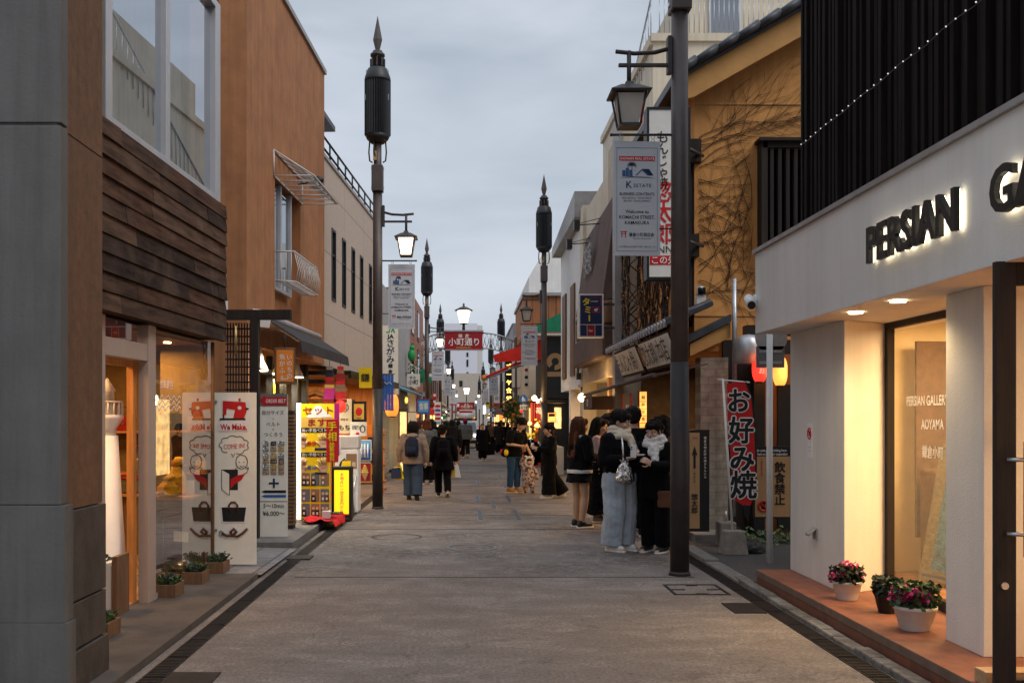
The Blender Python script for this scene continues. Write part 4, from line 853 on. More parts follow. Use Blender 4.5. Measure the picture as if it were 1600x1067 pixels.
for k in range(16): b.box(2.28 + k * .3, 2.28 + k * .3 + .285, 38 + .02 * (k % 2), 38.2, 4.7, 6.2)
b.box(2.27, 7, 38.2, 45, 4.7, 6.2); b.build('cladding', t, world=True)
b = MB('cap_metal'); b.box(2.2, 7.2, 37.9, 45, 6.2, 6.32); b.build('roof_edge', t, world=True)
b = MB('cream_wall'); b.box(2.45, 7, 38.2, 45, 2.3, 4.69); b.box(3.6, 7, 38.3, 45, -.3, 2.3); b.build('wall', t, world=True)
b = MB('warm_window'); b.box(3.5, 3.59, 38.6, 41, .0, 1.9); b.box(3.5, 3.59, 41.6, 44.6, .0, 1.9); b.build('lit_window', t, world=True)
b = MB('white_wall'); b.box(3.0, 9, 47, 58, 0, 8.2); b.prism([(3.0, 8.2), (9, 8.2), (9, 10), (5.2, 9.9), (3.6, 9.2)], 47, 58); tag(b.build('white_block'), 'plain white block rising behind the timber clad building', 'building')

# ================================================================ far buildings down the street
random.seed(21)
def far_block(name, label, side, x, y0, y1, h, wall, shop_m, n=2, lit='warm_window'):
    s_ = side; t_ = thing(name, label, 'building', (x, y0, gz(y0)))
    b = MB(wall); b.box(min(x, x + s_ * 6), max(x, x + s_ * 6), y0, y1, 2.5, h); b.build('wall', t_, world=True)
    b = MB(shop_m); b.box(min(x + s_ * .5, x + s_ * 6), max(x + s_ * .5, x + s_ * 6), y0 + .05, y1 - .05, gz(y1) - .1, 2.5); b.build('shop_wall', t_, world=True)
    for k in range(n):
        b = MB(lit)
        u = y0 + .5 + k * (y1 - y0 - .6) / n; b.box(min(x + s_ * .46, x + s_ * .495), max(x + s_ * .46, x + s_ * .495), u, u + (y1 - y0) / n * .6, .1, 2.0); b.build('lit_window', t_, world=True)
    for k in range(n):
        for z in [2.9 + 1.7 * j for j in range(int((h - 2.7) / 1.7))]:
            u = y0 + .8 + k * (y1 - y0 - .8) / n; b = MB('black_paint'); b.box(min(x, x - s_ * .03), max(x, x - s_ * .03), u, u + 1.2, z, z + 1.1); b.build('window', t_, world=True)
    b = MB(random.choice(('awning_grey', 'awning_brown', 'awning_lip'))); b.add([(x - s_ * .55, y0 + .2, 2.35), (x, y0 + .2, 2.62), (x, y1 - .2, 2.62), (x - s_ * .55, y1 - .2, 2.35)], [(0, 1, 2, 3)]); b.build('awning', t_, world=True, solid=.03)
    b = MB('cap_metal'); b.box(min(x - s_ * .05, x + s_ * 6), max(x - s_ * .05, x + s_ * 6), y0, y1, h, h + .1); b.build('roof_edge', t_, world=True)
    return t_
for a in (('shop_house', 'grey two storey shop house just beyond the brick building', -1, -2.1, 46, 56, 5.6, 'grey_wall', 'interior_dark', 3), ('shop_house', 'low brown shop house beyond the grey shop house', -1, -1.95, 56.3, 68, 4.6, 'wood_brown', 'interior_wood', 3),
          ('shop_house', 'dark red brick shop house far beyond the brick building', -1, -1.95, 68.4, 82, 4.9, 'red_brick', 'interior_dark', 3), ('shop_house', 'pale shop house near the bank side of the second gate', -1, -2.0, 82.5, 104, 5.2, 'cream_dark', 'interior_wood', 4),
          ('shop_house', 'cream shop house just past the timber clad building', 1, 2.55, 45.4, 54, 5.6, 'cream_wall', 'interior_wood', 3), ('shop_house', 'tall grey shop house behind the yellow vertical sign', 1, 2.6, 54.3, 66, 6.6, 'grey_wall', 'interior_dark', 3),
          ('shop_house', 'white shop house beyond the yellow vertical sign', 1, 2.55, 66.4, 82, 5.8, 'white_wall', 'interior_wood', 3), ('shop_house', 'brown shop house near the timber side of the second gate', 1, 2.5, 82.5, 104, 5.4, 'wood_brown', 'interior_wood', 4)): far_block(*a)
t = thing('end_building', 'beige building closing the end of the street', 'building', (-2, 150, gz(150)))
b = MB('far_beige'); b.box(-4.5, 3.4, 150, 160, -1.5, 8.2); b.build('wall', t, world=True)
for x, z in ((-2.9, 6.2), (-.9, 6.2), (-3.4, 3.2), (1.9, 5.0)): b = MB('black_paint'); b.box(x, x + .5, 149.95, 149.99, z, z + .9); b.build('window', t, world=True)
t = thing('white_tower', 'tall plain white tower with a column of slit windows behind the red gate sign', 'tower', (-1, 240, gz(240)))
b = MB('far_white'); b.box(-5, 2.9, 240, 252, -2, 24.2); b.mat('grey_white').box(2.9, 4.2, 243, 252, -2, 24.0); b.build('wall', t, world=True)
for z in (21, 18.8, 16.2, 13.8, 11.5): b = MB('black_paint'); b.box(.3, .75, 239.9, 239.99, z, z + (1.0 if z != 13.8 else 1.7)); b.build('window', t, world=True)
b = MB('curtain'); 
for k in range(14): b.box(-8 + k * 1.1, -7.1 + k * 1.1, 200, 205, -1, 9.2 + 1.2 * math.sin(k * 1.7))
tag(b.build('distant_roofs'), 'low row of pale roofs between the beige building and the white tower', 'building')
# ================================================================ smart poles with lantern brackets, and their banners
def make_pole(lit, side):                              # side +1: bracket and banner rod point to +x
    t = thing('street_pole', 'x', 'pole')
    b = MB('pole_paint', True); b.cyl((0, 0, 2.12), (0, 0, 5.6), .088, .082, 20); b.cyl((0, 0, 5.6), (0, 0, 6.45), .07, .07, 16); b.mat('pole_dark').cyl((0, 0, -.05), (0, 0, 2.12), .094, .090, 20); b.cyl((0, 0, 0), (0, 0, .04), .11, .1, 20); b.build('shaft', t)
    b = MB('pole_paint'); b.box(-.1, .1, -.12, .1, 5.60, 6.06); q = b.build('equipment_box', t, bevel=.012)
    b = MB('steel')
    for z in (5.66, 6.0): b.box(.1, .112, -.03, .03, z, z + .04); b.box(-.112, -.1, -.03, .03, z, z + .04)
    b.build('hinge', q)
    b = MB('radome'); n = 64; rs = lambda r, z: [((r + (.018 if i % 2 == 0 else -.006)) * math.cos(6.28319 * i / n), (r + (.018 if i % 2 == 0 else -.006)) * math.sin(6.28319 * i / n), z) for i in range(n)]
    v = rs(.215, 6.60) + rs(.215, 7.55); b.add(v, [(i, (i + 1) % n, n + (i + 1) % n, n + i) for i in range(n)], False)
    b.lathe([(0, 6.45), (.12, 6.46), (.19, 6.53), (.222, 6.60), (.20, 6.605)], n=32); b.lathe([(.232, 7.545), (.234, 7.57), (.226, 7.62), (.175, 7.765), (.165, 7.775), (0, 7.775)], n=32); q = b.build('antenna_housing', t)
    b = MB('galvanised')
    for s_ in (-1, 1): b.box(s_ * .18 - .02, s_ * .18 + .02, -.06, -.02, 7.66, 7.74); b.cyl((s_ * .14, -.05, 7.72), (s_ * .2, -.05, 7.72), .012, n=8); b.box(s_ * .195 - .012, s_ * .195 + .012, -.1, -.08, 7.2, 7.3)
    b.build('clamp', q)
    b = MB('dark_metal', True); b.lathe([(.11, 7.775), (.11, 7.99), (.128, 7.995), (.128, 8.035), (.10, 8.04), (.085, 8.09), (0, 8.09)], n=24)
    for k in range(8): a = k * .785; b.box(.12 * math.cos(a) - .015, .12 * math.cos(a) + .015, .12 * math.sin(a) - .015, .12 * math.sin(a) + .015, 7.80, 7.95)
    b.build('collar', t)
    b = MB('pole_paint'); b.lathe([(0, 8.09), (.034, 8.09), (.082, 8.29), (.0, 8.72)], n=4, smooth=False); b.build('spire', t)
    b = MB('black_paint', True)
    for s_ in (-1, 1): b.tube([(s_ * .14, 0, 6.5), (s_ * .155, 0, 6.3), (s_ * .14, 0, 6.15), (s_ * .09, 0, 6.12)], .014, 6)
    b.tube([(-.05, -.12, 6.5), (-.06, -.13, 6.3), (-.03, -.1, 6.2)], .012, 5); b.build('cable', t)
    b = MB('tan'); b.box(-.07, -.01, -.11, -.07, 6.14, 6.3); b.build('terminal', t)
    s_ = side; b = MB('dark_metal')
    b.box(*(sorted((s_ * .08, s_ * .125))), -.05, .05, 4.99, 5.36)
    b.tube([(s_ * .12, 0, 5.24), (s_ * .25, 0, 5.205), (s_ * .45, 0, 5.195), (s_ * .64, 0, 5.215)], .022, 8); b.box(*(sorted((s_ * .1, s_ * .61))), -.02, .02, 5.06, 5.095); br = b.build('lamp_bracket', t, bevel=.006)
    X = s_ * .505; sq = Matrix.Translation((X, 0, 0)) @ Matrix.Rotation(R(45), 4, 'Z') @ Matrix.Translation((-X, 0, 0)); b = MB('dark_metal'); b.xf = sq; b.cyl((X, 0, 4.86), (X, 0, 5.22), .022, n=8); b.lathe([(.268, 4.775), (.282, 4.79), (.12, 4.865), (.07, 4.875), (.05, 4.91), (0, 4.915)], (X, 0, 0), 4, False)
    for a in range(4):
        c_, q_ = math.cos(6.28319 * a / 4), math.sin(6.28319 * a / 4); b.cyl((X + .208 * c_, .208 * q_, 4.78), (X + .138 * c_, .138 * q_, 4.47), .012, n=6)
    b.lathe([(.0, 4.455), (.15, 4.455), (.15, 4.48), (0, 4.48)], (X, 0, 0), 4, False); l = b.build('lantern', br); 
    b = MB('lamp_glow' if lit else 'lamp_off'); b.xf = sq; b.lathe([(0, 4.482), (.122, 4.485), (.186, 4.765), (0, 4.77)], (X, 0, 0), 4, False); b.build('lantern_glass', br)
    b = MB('dark_metal'); b.cyl((s_ * .07, 0, 4.385), (s_ * .68, 0, 4.385), .013, n=8); b.ell((s_ * .68, 0, 4.385), (.018, .018, .018)); b.build('banner_rod', t); b = MB('dark_metal'); b.cyl((s_ * .07, 0, 3.45), (s_ * .2, 0, 3.45), .008, n=6); b.build('banner_stay', t)
    return t
for side in (1, -1):
    pass
protos = {}
def banner_mesh():
    w, h = .235, 1.14; b = MB('banner_cloth'); b.box(-w, w, -.002, .002, 0, h)
    y = -.005
    b.mat('navy')
    for a in ((-.205, .205, .045, .048), (-.205, .205, h - .068, h - .065)): b.quad((a[0], y, a[2]), (a[1], y, a[2]), (a[1], y, a[3]), (a[0], y, a[3]))
    for x in (-.205, .202): b.quad((x, y, .045), (x + .003, y, .045), (x + .003, y, h - .065), (x, y, h - .065))
    b.mat('red').quad((-.18, y, .945), (.18, y, .945), (.18, y, .99), (-.18, y, .99)); b.text('SHONAN REAL ESTATE', 0, .967, .034, y - .002, 'white', .012, maxw=.345)
    b.mat('steelblue')
    for x, z0, z1 in ((-.15, .79, .85), (-.115, .79, .875), (-.08, .79, .855)): b.quad((x, y, z0), (x + .033, y, z0), (x + .033, y, z1), (x, y, z1))
    b.mat('navy').quad((-.052, y, .79), (-.045, y, .79), (-.05, y, .90), (-.056, y, .90))
    for k in range(9): a = -.3 + k * .47; b.tube([(-.053, y, .90), (-.053 + .03 * math.cos(a), y, .905 + .03 * math.sin(a)), (-.053 + .045 * math.cos(a), y, .895 + .035 * math.sin(a))], .004, 4)
    b.mat('steelblue'); b.prism([(-.02, .80), (.05, .865), (.12, .80), (.105, .80), (.05, .85), (-.005, .80)], y, y + .001); b.mat('navy').prism([(.05, .865), (.12, .865), (.165, .80), (.12, .80)], y - .0005, y + .0005)
    b.mat('navy').prism([(-.18, .775), (-.05, .787), (.1, .785), (.18, .77), (.1, .778), (-.05, .78)], y, y + .001)
    b.text('K', -.08, .71, .095, y, 'navy', .012); b.text('ESTATE', .055, .70, .05, y, 'navy', sx=1.1)
    b.text('BUSINESS CONTENTS', 0, .615, .04, y, 'black', .012, maxw=.35); b.text('RESIDENTIAL / INVESTMENT', 0, .575, .024, y, 'black', maxw=.33); b.text('RESORT / DEVELOPMENT', 0, .545, .024, y, 'black', maxw=.29)
    b.text('Welcome to', 0, .44, .046, y, 'black', .012); b.text('KOMACHI STREET,', 0, .385, .046, y, 'black', .014, maxw=.36); b.text('KAMAKURA', 0, .33, .046, y, 'black', .014)
    b.mat('red'); 
    for a in ((-.17, -.10, .235, .243), (-.163, -.107, .215, .221), (-.157, -.149, .18, .235), (-.121, -.113, .18, .235)): b.quad((a[0], y, a[2]), (a[1], y, a[2]), (a[1], y, a[3]), (a[0], y, a[3]))
    b.text('鎌倉小町商店会', .045, .21, .042, y, 'black', .008, maxw=.25); b.text('Kamakura Komachi-Dori', .05, .172, .018, y, 'black', maxw=.2); b.text('この広場はみんなの街です美しく使いましょう', 0, .09, .022, y, 'black', maxw=.37)
    return b
def ban_hooks(x0):
    b = MB('steel')
    for x in (x0,): b.tube([(x + .018 * math.cos(k), 0, 1.185 + .02 * math.sin(k)) for k in [j * .63 for j in range(11)]], .004, 5); b.tube([(x + .014 * math.cos(k), .0, 1.15 + .016 * math.sin(k)) for k in [j * .63 for j in range(11)]], .004, 5)
    for x in (-.22, .22): pass
    return b
bproto = None
PG, BG = 'dark poles with antenna tops along the street', 'white banners hung from the poles'
poles = [(1062, 898, -1, 0, 'between the phone woman and the alley flag'), (590, None, 1, 1, 'lit lantern, standing behind the yellow light box sign'), (850, None, -1, 0, 'standing behind the woman in wide black trousers'), (667, None, 1, 1, 'lit lantern, beside the red brick building'),
         (783, None, -1, 0, 'rising behind the tip of the red awning'), (688, None, 1, 1, 'beside the crepe flag past the brick building'), (767, None, -1, 0, 'beside the glowing yellow vertical sign'), (699.5, None, 1, 1, 'in front of the white tower edge'),
         (755, None, -1, 1, 'thin in the distance beyond the yellow sign'), (706.5, None, 1, 1, 'thin in the distance below the white tower'), (749, None, -1, 1, 'thinnest and farthest, near the second red gate')]
scl = {1062: 156.7, 590: 88.3, 850: 54.0, 667: 40.2, 783: 26.1, 688: 26, 767: 18.8, 699.5: 18.6, 755: 13.6, 706.5: 13.8, 749: 10.6}
for px, py, s_, lit, lab in poles:
    Y = F / scl[px]; loc = Vector(((px - VX) / F * Y, Y, gz(Y)))
    k = (lit, s_)
    if k not in protos: protos[k] = make_pole(lit, s_); o = protos[k]
    else: o = copy_tree(protos[k])
    o.location = loc; tag(o, ('tall brown pole, ' if 'cut off' in lab else 'dark pole with black antenna, ') + lab, 'pole', PG)
    bl = (loc.x + s_ * .425, Y, loc.z + 4.385 - 1.205)
    if bproto is None:
        bproto = thing('banner', 'x', 'banner'); banner_mesh().build('cloth', bproto); ban_hooks(-.16).build('hook', bproto); ban_hooks(.16).build('hook', bproto); bo = bproto
    else: bo = copy_tree(bproto)
    bo.location = bl; bo.rotation_euler = (0, 0, random.uniform(-.05, .05))
    tag(bo, 'white banner on the pole ' + lab.replace('lit lantern, ', '').replace('standing ', ''), 'banner', BG)
    if lit and Y < 45: lamp('POINT', 'lantern_lamp', (loc.x + s_ * .505, Y, loc.z + 4.6), 16, (1, .72, .42), .12)
# ================================================================ gate arch with the red street sign
def gate(Y, label, px0, px1, cx, top, bot):
    k = Y / F; x0, x1, xc = (px0 - VX) * k, (px1 - VX) * k, (cx - VX) * k
    z = lambda py: CH + (HY - py) * k
    t = thing('street_gate', label, 'gate', (xc, Y, gz(Y)))
    w = 29.5 * k * (1 if top < 600 else .42) if top < 600 else 12 * k
    b = MB('awning_lip'); b.box(xc - w - .04, xc + w + .04, Y - .12, Y + .12, z(top) - .0, z(top) + .07); b.box(xc - w - .04, xc + w + .04, Y - .1, Y + .1, z(bot) - .04, z(bot)); b.build('sign_frame', t, world=True)
    b = MB('darkred'); b.box(xc - w, xc + w, Y - .09, Y + .09, z(bot) + .001, z(top) - .001)
    h = z(top) - z(bot); zc = z(bot)
    b.xf = Matrix.Translation((xc, Y - .09, zc)); b.text('鎌  倉', 0, h * .76, h * .24, -.01, 'offwhite', .012); b.text('小町通り', 0, h * .42, h * .46, -.01, 'white', .022, sx=1.0); b.text('KOMACHI ST.', 0, h * .10, h * .14, -.01, 'gold', .012)
    b.build('sign_panel', t, world=True)
    for s_, xe in ((-1, x0), (1, x1)):
        b = MB('galvanised', True)
        xs = xc + s_ * w; za, zb = z(top) - .05, z(top) - .62 * (z(top) - z(bot)) * 1.5; zl = zb
        p0 = [Vector((xs + (xe - xs) * q, Y, za - (za - (zb + .25)) * (q ** 2))) for q in [i / 8 for i in range(9)]]
        p1 = [Vector((xs + (xe - xs) * q, Y, z(bot) + .05 - (z(bot) + .05 - (zb - .45)) * (q ** 2))) for q in [i / 8 for i in range(9)]]
        b.tube(p0, .035, 6); b.tube(p1, .03, 6)
        for i in range(8): b.tube([p0[i], p1[i + 1]], .014, 5); b.tube([p1[i], p0[i + 1]], .014, 5)
        b.build('arch', t, world=True)
    for xe in (x0, x1): MB('pole_paint', True).cyl((xe, Y, gz(Y)), (xe, Y, z(top) - .25), .08, n=10).build('gate_post', t, world=True)
    return t, xc, z
Yg = 44.0
t, xc, z = gate(Yg, 'metal arch gate with the red street name sign across the road', 655, 806, 724.5, 518.5, 546)
b = MB('dark_metal', True); zt = z(518.5) + .07; b.cyl((xc, Yg, zt), (xc, Yg, zt + .3), .07, .05, 8); b.lathe([(.40, .86), (.42, .88), (.16, 1.02), (.05, 1.05), (.04, 1.18), (0, 1.2)], (xc, Yg, zt), 12); b.lathe([(0, .28), (.17, .28), (.17, .32), (0, .32)], (xc, Yg, zt), 12); la = b.build('gate_lamp', t, world=True)
b = MB('lamp_glow', True); b.lathe([(0, .33), (.17, .33), (.29, .86), (0, .86)], (xc, Yg, zt), 12); q = b.build('lamp_glass', la); q.location = -t.location
t, xc, z = gate(104.0, 'second smaller red street gate far down the street', 712, 744, 729, 629, 639.5)
b = MB('red'); b.box(xc - 1.6, xc + .6, 104.1, 104.2, z(645), z(642)); b.box(xc - 1.8, xc - .82, 104.1, 104.2, z(633), z(631)); b.build('cross_bar', t, world=True)
b = MB('lamp_glow', True); b.lathe([(0, 0), (.2, 0), (.3, .6), (0, .6)], (xc, 104, z(629) + .9), 10); b.build('lamp_glass', t, world=True); b = MB('dark_metal'); b.cyl((xc, 104, z(629)), (xc, 104, z(629) + .9), .05); b.build('lamp_post', t, world=True)

# ================================================================ sign boards, left side
p = on(368, 889)
t = thing('sign_board', 'tall white board with red sewing machine picture beside the leather shop window', 'sign', (p.x, p.y, .05))
k = p.y / F; w, h = 32.5 * k, 268 * k
b = MB('offwhite'); b.box(-w, w, -.012, .012, .0, h)
y = -.0145; zz = lambda py: (889 - py) * k; xx = lambda px: (px - 368) * k
def Q(b, m, *pp, yy=None): b.mat(m).quad(*[(xx(a), (yy if yy is not None else y), zz(c)) for a, c in pp])
def LN(b, m, pp, r=.9): b.mat(m).tube([(xx(a), y, zz(c)) for a, c in pp], r * k, 5)
b.mat('white').prism([(xx(a), zz(c)) for a, c in ((347, 633), (352, 630), (392, 634), (392, 655), (388, 668), (345, 668), (345, 661), (349, 660))], -.018, -.012)
y = -.0215
for pp in (((349, 634), (384, 636), (386, 650), (382, 661), (365, 661), (368, 648), (355, 646), (354, 656), (349, 656)),): b.mat('red').prism([(xx(a), zz(c)) for a, c in pp], -.022, -.018)
b.mat('white').cyl((xx(375), -.0245, zz(645)), (xx(375), -.022, zz(645)), 3 * k, n=14); b.mat('black').prism([(xx(344), zz(661)), (xx(384), zz(661)), (xx(384), zz(664)), (xx(344), zz(664))], -.0215, -.018)
b.box(xx(349), xx(351), -.022, -.018, zz(661), zz(655)); b.box(xx(384), xx(389), -.022, -.018, zz(648), zz(645)); b.mat('red').cyl((xx(375), -.02, zz(634)), (xx(375), -.02, zz(630)), 1.5 * k)
b.mat('white').box(xx(343), xx(388), -.018, -.012, zz(681), zz(668)); b.text('We Make.', xx(365.5), zz(674.5), 12.5 * k, -.0205, 'red', .035, maxw=42 * k)
y = -.0145
def bub(cx, cy_, rx, ry, n=7, gap=()):
    for i in range(n):
        if i in gap: continue
        a0 = 6.28319 * i / n; pp = []
        for j in range(7):
            a = a0 + 6.28319 / n * j / 6; rr = 1 + .17 * math.sin(math.pi * j / 6); pp.append((cx + rx * rr * math.cos(a), cy_ + ry * rr * math.sin(a)))
        LN(b, 'black', pp, .5)
bub(366, 703, 20, 13, 9, (2,)); b.text('COME IN!', xx(366.5), zz(704.5), 10.5 * k, -.0165, 'red', .0, maxw=33 * k, rot=.07)
LN(b, 'black', [(362, 716), (365, 722), (367, 716)], .5)
LN(b, 'black', [(378 + 9 * math.cos(a), 729 + 11 * math.sin(a)) for a in [i * .33 - .6 for i in range(16)]], .55); LN(b, 'black', [(370, 722), (376, 718), (384, 720), (387, 727)], .5); LN(b, 'black', [(374, 729), (375, 730)], .7); LN(b, 'black', [(381, 729), (382, 730)], .7); LN(b, 'black', [(375, 735), (378, 737), (382, 735)], .5)
LN(b, 'black', [(370, 738), (366, 744)], .5); LN(b, 'black', [(383, 737), (388, 740), (386, 746), (381, 748)], .6); LN(b, 'black', [(387, 736), (389, 740)], .5)
b.mat('black').prism([(xx(a), zz(c)) for a, c in ((347, 741), (372, 741), (372, 773), (347, 773))], -.0145, -.012); b.mat('offwhite').prism([(xx(a), zz(c)) for a, c in ((347, 741), (359, 748), (359, 781), (347, 772))], -.0165, -.0145)
LN(b, 'black', [(347, 741), (359, 748), (359, 781), (347, 772), (347, 741)], .6)
b.mat('red').prism([(xx(a), zz(c)) for a, c in ((361, 756), (372, 750), (383, 748), (378, 757), (367, 764), (361, 771))], -.0175, -.0146)
b.mat('white').prism([(xx(a), zz(c)) for a, c in ((345, 798), (357, 798), (359, 791), (371, 791), (373, 798), (387, 798), (384, 824), (347, 824))], -.016, -.012); b.mat('black').prism([(xx(a), zz(c)) for a, c in ((347, 800), (385, 800), (382, 822), (349, 822))], -.019, -.016)
b.mat('brown').tube([(xx(357 + 3.5), -.021, zz(806)), (xx(358), -.021, zz(797)), (xx(362), -.021, zz(792)), (xx(368), -.021, zz(792)), (xx(372), -.021, zz(797)), (xx(371), -.021, zz(806))], 1.7 * k, 6)
b.mat('white').prism([(xx(a), zz(c)) for a, c in ((343, 836), (352, 834), (364, 829), (374, 834), (388, 829), (390, 834), (378, 846), (355, 849), (344, 843))], -.016, -.012)
b.mat('brown').tube([(xx(a), -.019, zz(c)) for a, c in ((347, 840), (355, 844), (364, 844), (370, 838), (366, 833), (361, 838), (364, 844), (372, 845), (380, 840), (387, 833))], 2.2 * k, 6)
b.mat('steel').tube([(xx(347 + 3 * math.cos(a)), -.021, zz(840 + 4 * math.sin(a))) for a in [i * .63 for i in range(11)]], .8 * k, 5)
for c in (635, 835): b.cyl((xx(338.5), -.03, zz(c)), (xx(338.5), -.012, zz(c)), 1.8 * k, n=12)
b.build('board', t)
p = on(427, 849); k = p.y / F; p.z = .06
t = thing('sign_board', 'white order belt board with red arrow and belt buckles beside the dark timber post', 'sign', p)
zz = lambda py: (849 - py) * k; xx = lambda px: (px - 427) * k
b = MB('offwhite'); b.box(-22.5 * k, 22.5 * k, -.012, .012, .10, 224 * k); b.box(-22.5 * k, 22.5 * k, -.014, .0, .0, 57 * k)
y = -.0145
b.mat('midgrey').box(-22.5 * k, 22.5 * k, -.0165, -.012, zz(643.5), zz(624.5)); b.mat('red').prism([(xx(a), zz(c)) for a, c in ((405.5, 635), (415, 626), (415, 629.5), (448, 629.5), (448, 642), (415, 642), (415, 644.5))], -.02, -.0166); b.text('ORDER BELT', xx(431), zz(635.5), 8 * k, -.022, 'white', .015, maxw=31 * k, shear=.2)
for s_, c in (('自分サイズ', 654), ('で', 664), ('ベルト', 672), ('を', 680), ('つくろう', 688)): b.text(s_, xx(427), zz(c), (7.6 if len(s_) > 1 else 4) * k, -.0165, 'black', maxw=34 * k)
random.seed(8)
for i in range(3):
    for j, c in enumerate((702, 711, 721, 730, 738, 746)):
        cx, cy_ = 416 + i * 12, c; rw, rh = random.uniform(3.3, 4.6), random.uniform(2.6, 3.4)
        b.mat(random.choice(('gold', 'steel', 'black', 'tan', 'brown', 'steel'))); b.tube([(xx(cx + a * rw), -.018, zz(cy_ + c2 * rh)) for a, c2 in ((-1, -1), (1, -1), (1, 1), (-1, 1), (-1, -1))], .9 * k, 5); b.tube([(xx(cx - rw), -.018, zz(cy_)), (xx(cx + rw * .6), -.018, zz(cy_))], .7 * k, 4)
b.mat('navy').box(xx(420.5), xx(436), -.016, -.012, zz(765.6), zz(762.6)); b.box(xx(426.6), xx(429.8), -.0165, -.0121, zz(771.5), zz(756.5))
for c, m in ((777, 'black'), (784, 'blue')): b.mat(m).prism([(xx(a), zz(q)) for a, q in ((409, c), (414, c - 2), (447, c - 2), (447, c + 2), (414, c + 2))], -.0165, -.012)
b.mat('black').box(xx(405), xx(449), -.0155, -.012, zz(793), zz(792)); b.text('5〜10min', xx(428), zz(799), 9.5 * k, -.0165, 'black', .006, maxw=32 * k); b.text('¥6.000〜', xx(428), zz(811), 10 * k, -.0165, 'black', .01, maxw=34 * k)
b.build('board', t); b = MB('galvanised'); b.cyl((-.2, .03, 0), (-.2, .03, 228 * k), .01, n=6); b.cyl((.05, .03, 0), (.05, .03, .3), .012, n=6); b.build('stand', t)
# timber frame and lattice beside it
t = thing('timber_gate', 'dark timber post and beam frame standing before the orange building shop', 'frame', (-2.6, 12.35, 0))
b = MB('wood_dark'); b.box(-2.66, -2.56, 12.3, 12.42, 0, 2.78); b.build('post', t, world=True); b = MB('wood_dark'); b.box(-4.0, -2.16, 12.3, 12.42, 2.782, 2.90); b.build('beam', t, world=True)
b = MB('wood_dark')
for k in range(9): b.box(-2.98 + .035 * k, -2.965 + .035 * k, 12.45, 12.47, 0, 2.75)
for k in range(28): b.box(-3.0, -2.66, 12.44, 12.449, .1 + k * .095, .12 + k * .095)
b.build('lattice', t, world=True); b = MB('brass'); b.cyl((-2.83, 12.28, 2.35), (-2.83, 12.28, 2.7), .012, n=6); b.build('hook', t, world=True)
b = MB('wood_brown'); 
for k in range(30): b.box(-2.45, -2.31, 13.4, 13.62, .12 + k * .05, .155 + k * .05)
b.mat('wood_dark').box(-2.44, -2.32, 13.41, 13.61, .06, 1.66); tag(b.build('slatted_stand'), 'dark brown slatted stand between the order belt board and the yellow poster', 'stand')
p = at(445, 600, 12.6); t = thing('hanging_sign', 'orange framed shop sign with white brush writing hung under the grey awning', 'sign', p, R(12))
b = MB('wood_brown'); b.box(-.13, .13, -.03, .03, 0, .46); b.build('frame', t, bevel=.006); b = MB('orange'); b.box(-.105, .105, -.036, -.031, .03, .43)
b.text('いのちの', .055, .34, .075, -.041, 'white', vert=True); b.text('魚かふぇ', -.035, .34, .08, -.041, 'white', vert=True); b.text('鎌倉店', 0, .065, .03, -.041, 'offwhite'); b.build('sign_panel', t)
b = MB('black_paint'); b.tube([(0, 0, .46), (0, 0, .62), (0, .3, .62)], .01); b.build('hanger', t)
# palm reading poster stand
Y = 14.6; k = Y / F; p = at(497, 800, Y); p.z = gz(Y) + .1
t = thing('poster_stand', 'tall yellow poster stand with drawn palms and small photographs on a red cloth', 'poster', p, R(-4))
zz = lambda py: (800 - py) * k; xx = lambda px: (px - 497) * k
b = MB('yellow'); b.box(xx(470), xx(524), -.012, .012, zz(657), zz(619)); b.box(xx(470), xx(516), -.012, .012, 0, zz(657) - .001); y = -.015
b.mat('gold').quad((xx(470), y, zz(656)), (xx(524), y, zz(656)), (xx(524), y, zz(641)), (xx(470), y, zz(641)))
b.mat('white').prism([(xx(a), zz(c)) for a, c in ((478, 641), (490, 627), (494, 622), (501, 622), (506, 628), (520, 640))], -.0175, -.0151)
b.text('セット', xx(497), zz(629.5), 13.5 * k, -.02, 'darkred', .02, sx=1.25); b.text('ます', xx(496), zz(648), 13 * k, -.02, 'darkred', .02, sx=1.25)
def palm(cx, cy_, s_):
    b.mat('skin_print').prism([(xx(cx + a * s_), zz(cy_ + c)) for a, c in ((-6, 10), (-7, 0), (-5.5, -3), (4.5, -3), (6, 0), (5, 10))], -.0175, -.0151)
    for i, (a, a2, l) in enumerate(((-5, -8, 8), (-2, -3, 11), (1, 1.5, 11), (3.8, 6, 9))): b.tube([(xx(cx + a * s_), -.017, zz(cy_ - 2)), (xx(cx + a2 * s_), -.017, zz(cy_ - 2 - l))], 1.25 * k, 5)
    b.tube([(xx(cx - 6 * s_), -.017, zz(cy_ + 6)), (xx(cx - 12 * s_), -.017, zz(cy_ - 1))], 1.4 * k, 5)
    b.mat('red').tube([(xx(cx - 4), -.0185, zz(cy_ + 2)), (xx(cx), -.0185, zz(cy_ + 4)), (xx(cx + 4), -.0185, zz(cy_ + 1))], .4 * k, 4)
for c in (657, 695):
    b.mat('black').quad((xx(470), -.0155, zz(c + 7)), (xx(516), -.0155, zz(c + 7)), (xx(516), -.0155, zz(c)), (xx(470), -.0155, zz(c))); b.text('良い手相ベスト3', xx(493), zz(c + 3.6), 6 * k, -.018, 'white', .012, maxw=42 * k)
    palm(506, c + 21, 1); palm(474, c + 21, -.55); b.text('最強' if c < 680 else '最凶', xx(487), zz(c + 24), 7 * k, -.018, 'red' if c < 680 else 'blue', .03); b.mat('navy').quad((xx(492), -.0155, zz(c + 35)), (xx(511), -.0155, zz(c + 35)), (xx(511), -.0155, zz(c + 31)), (xx(492), -.0155, zz(c + 31)))
random.seed(31)
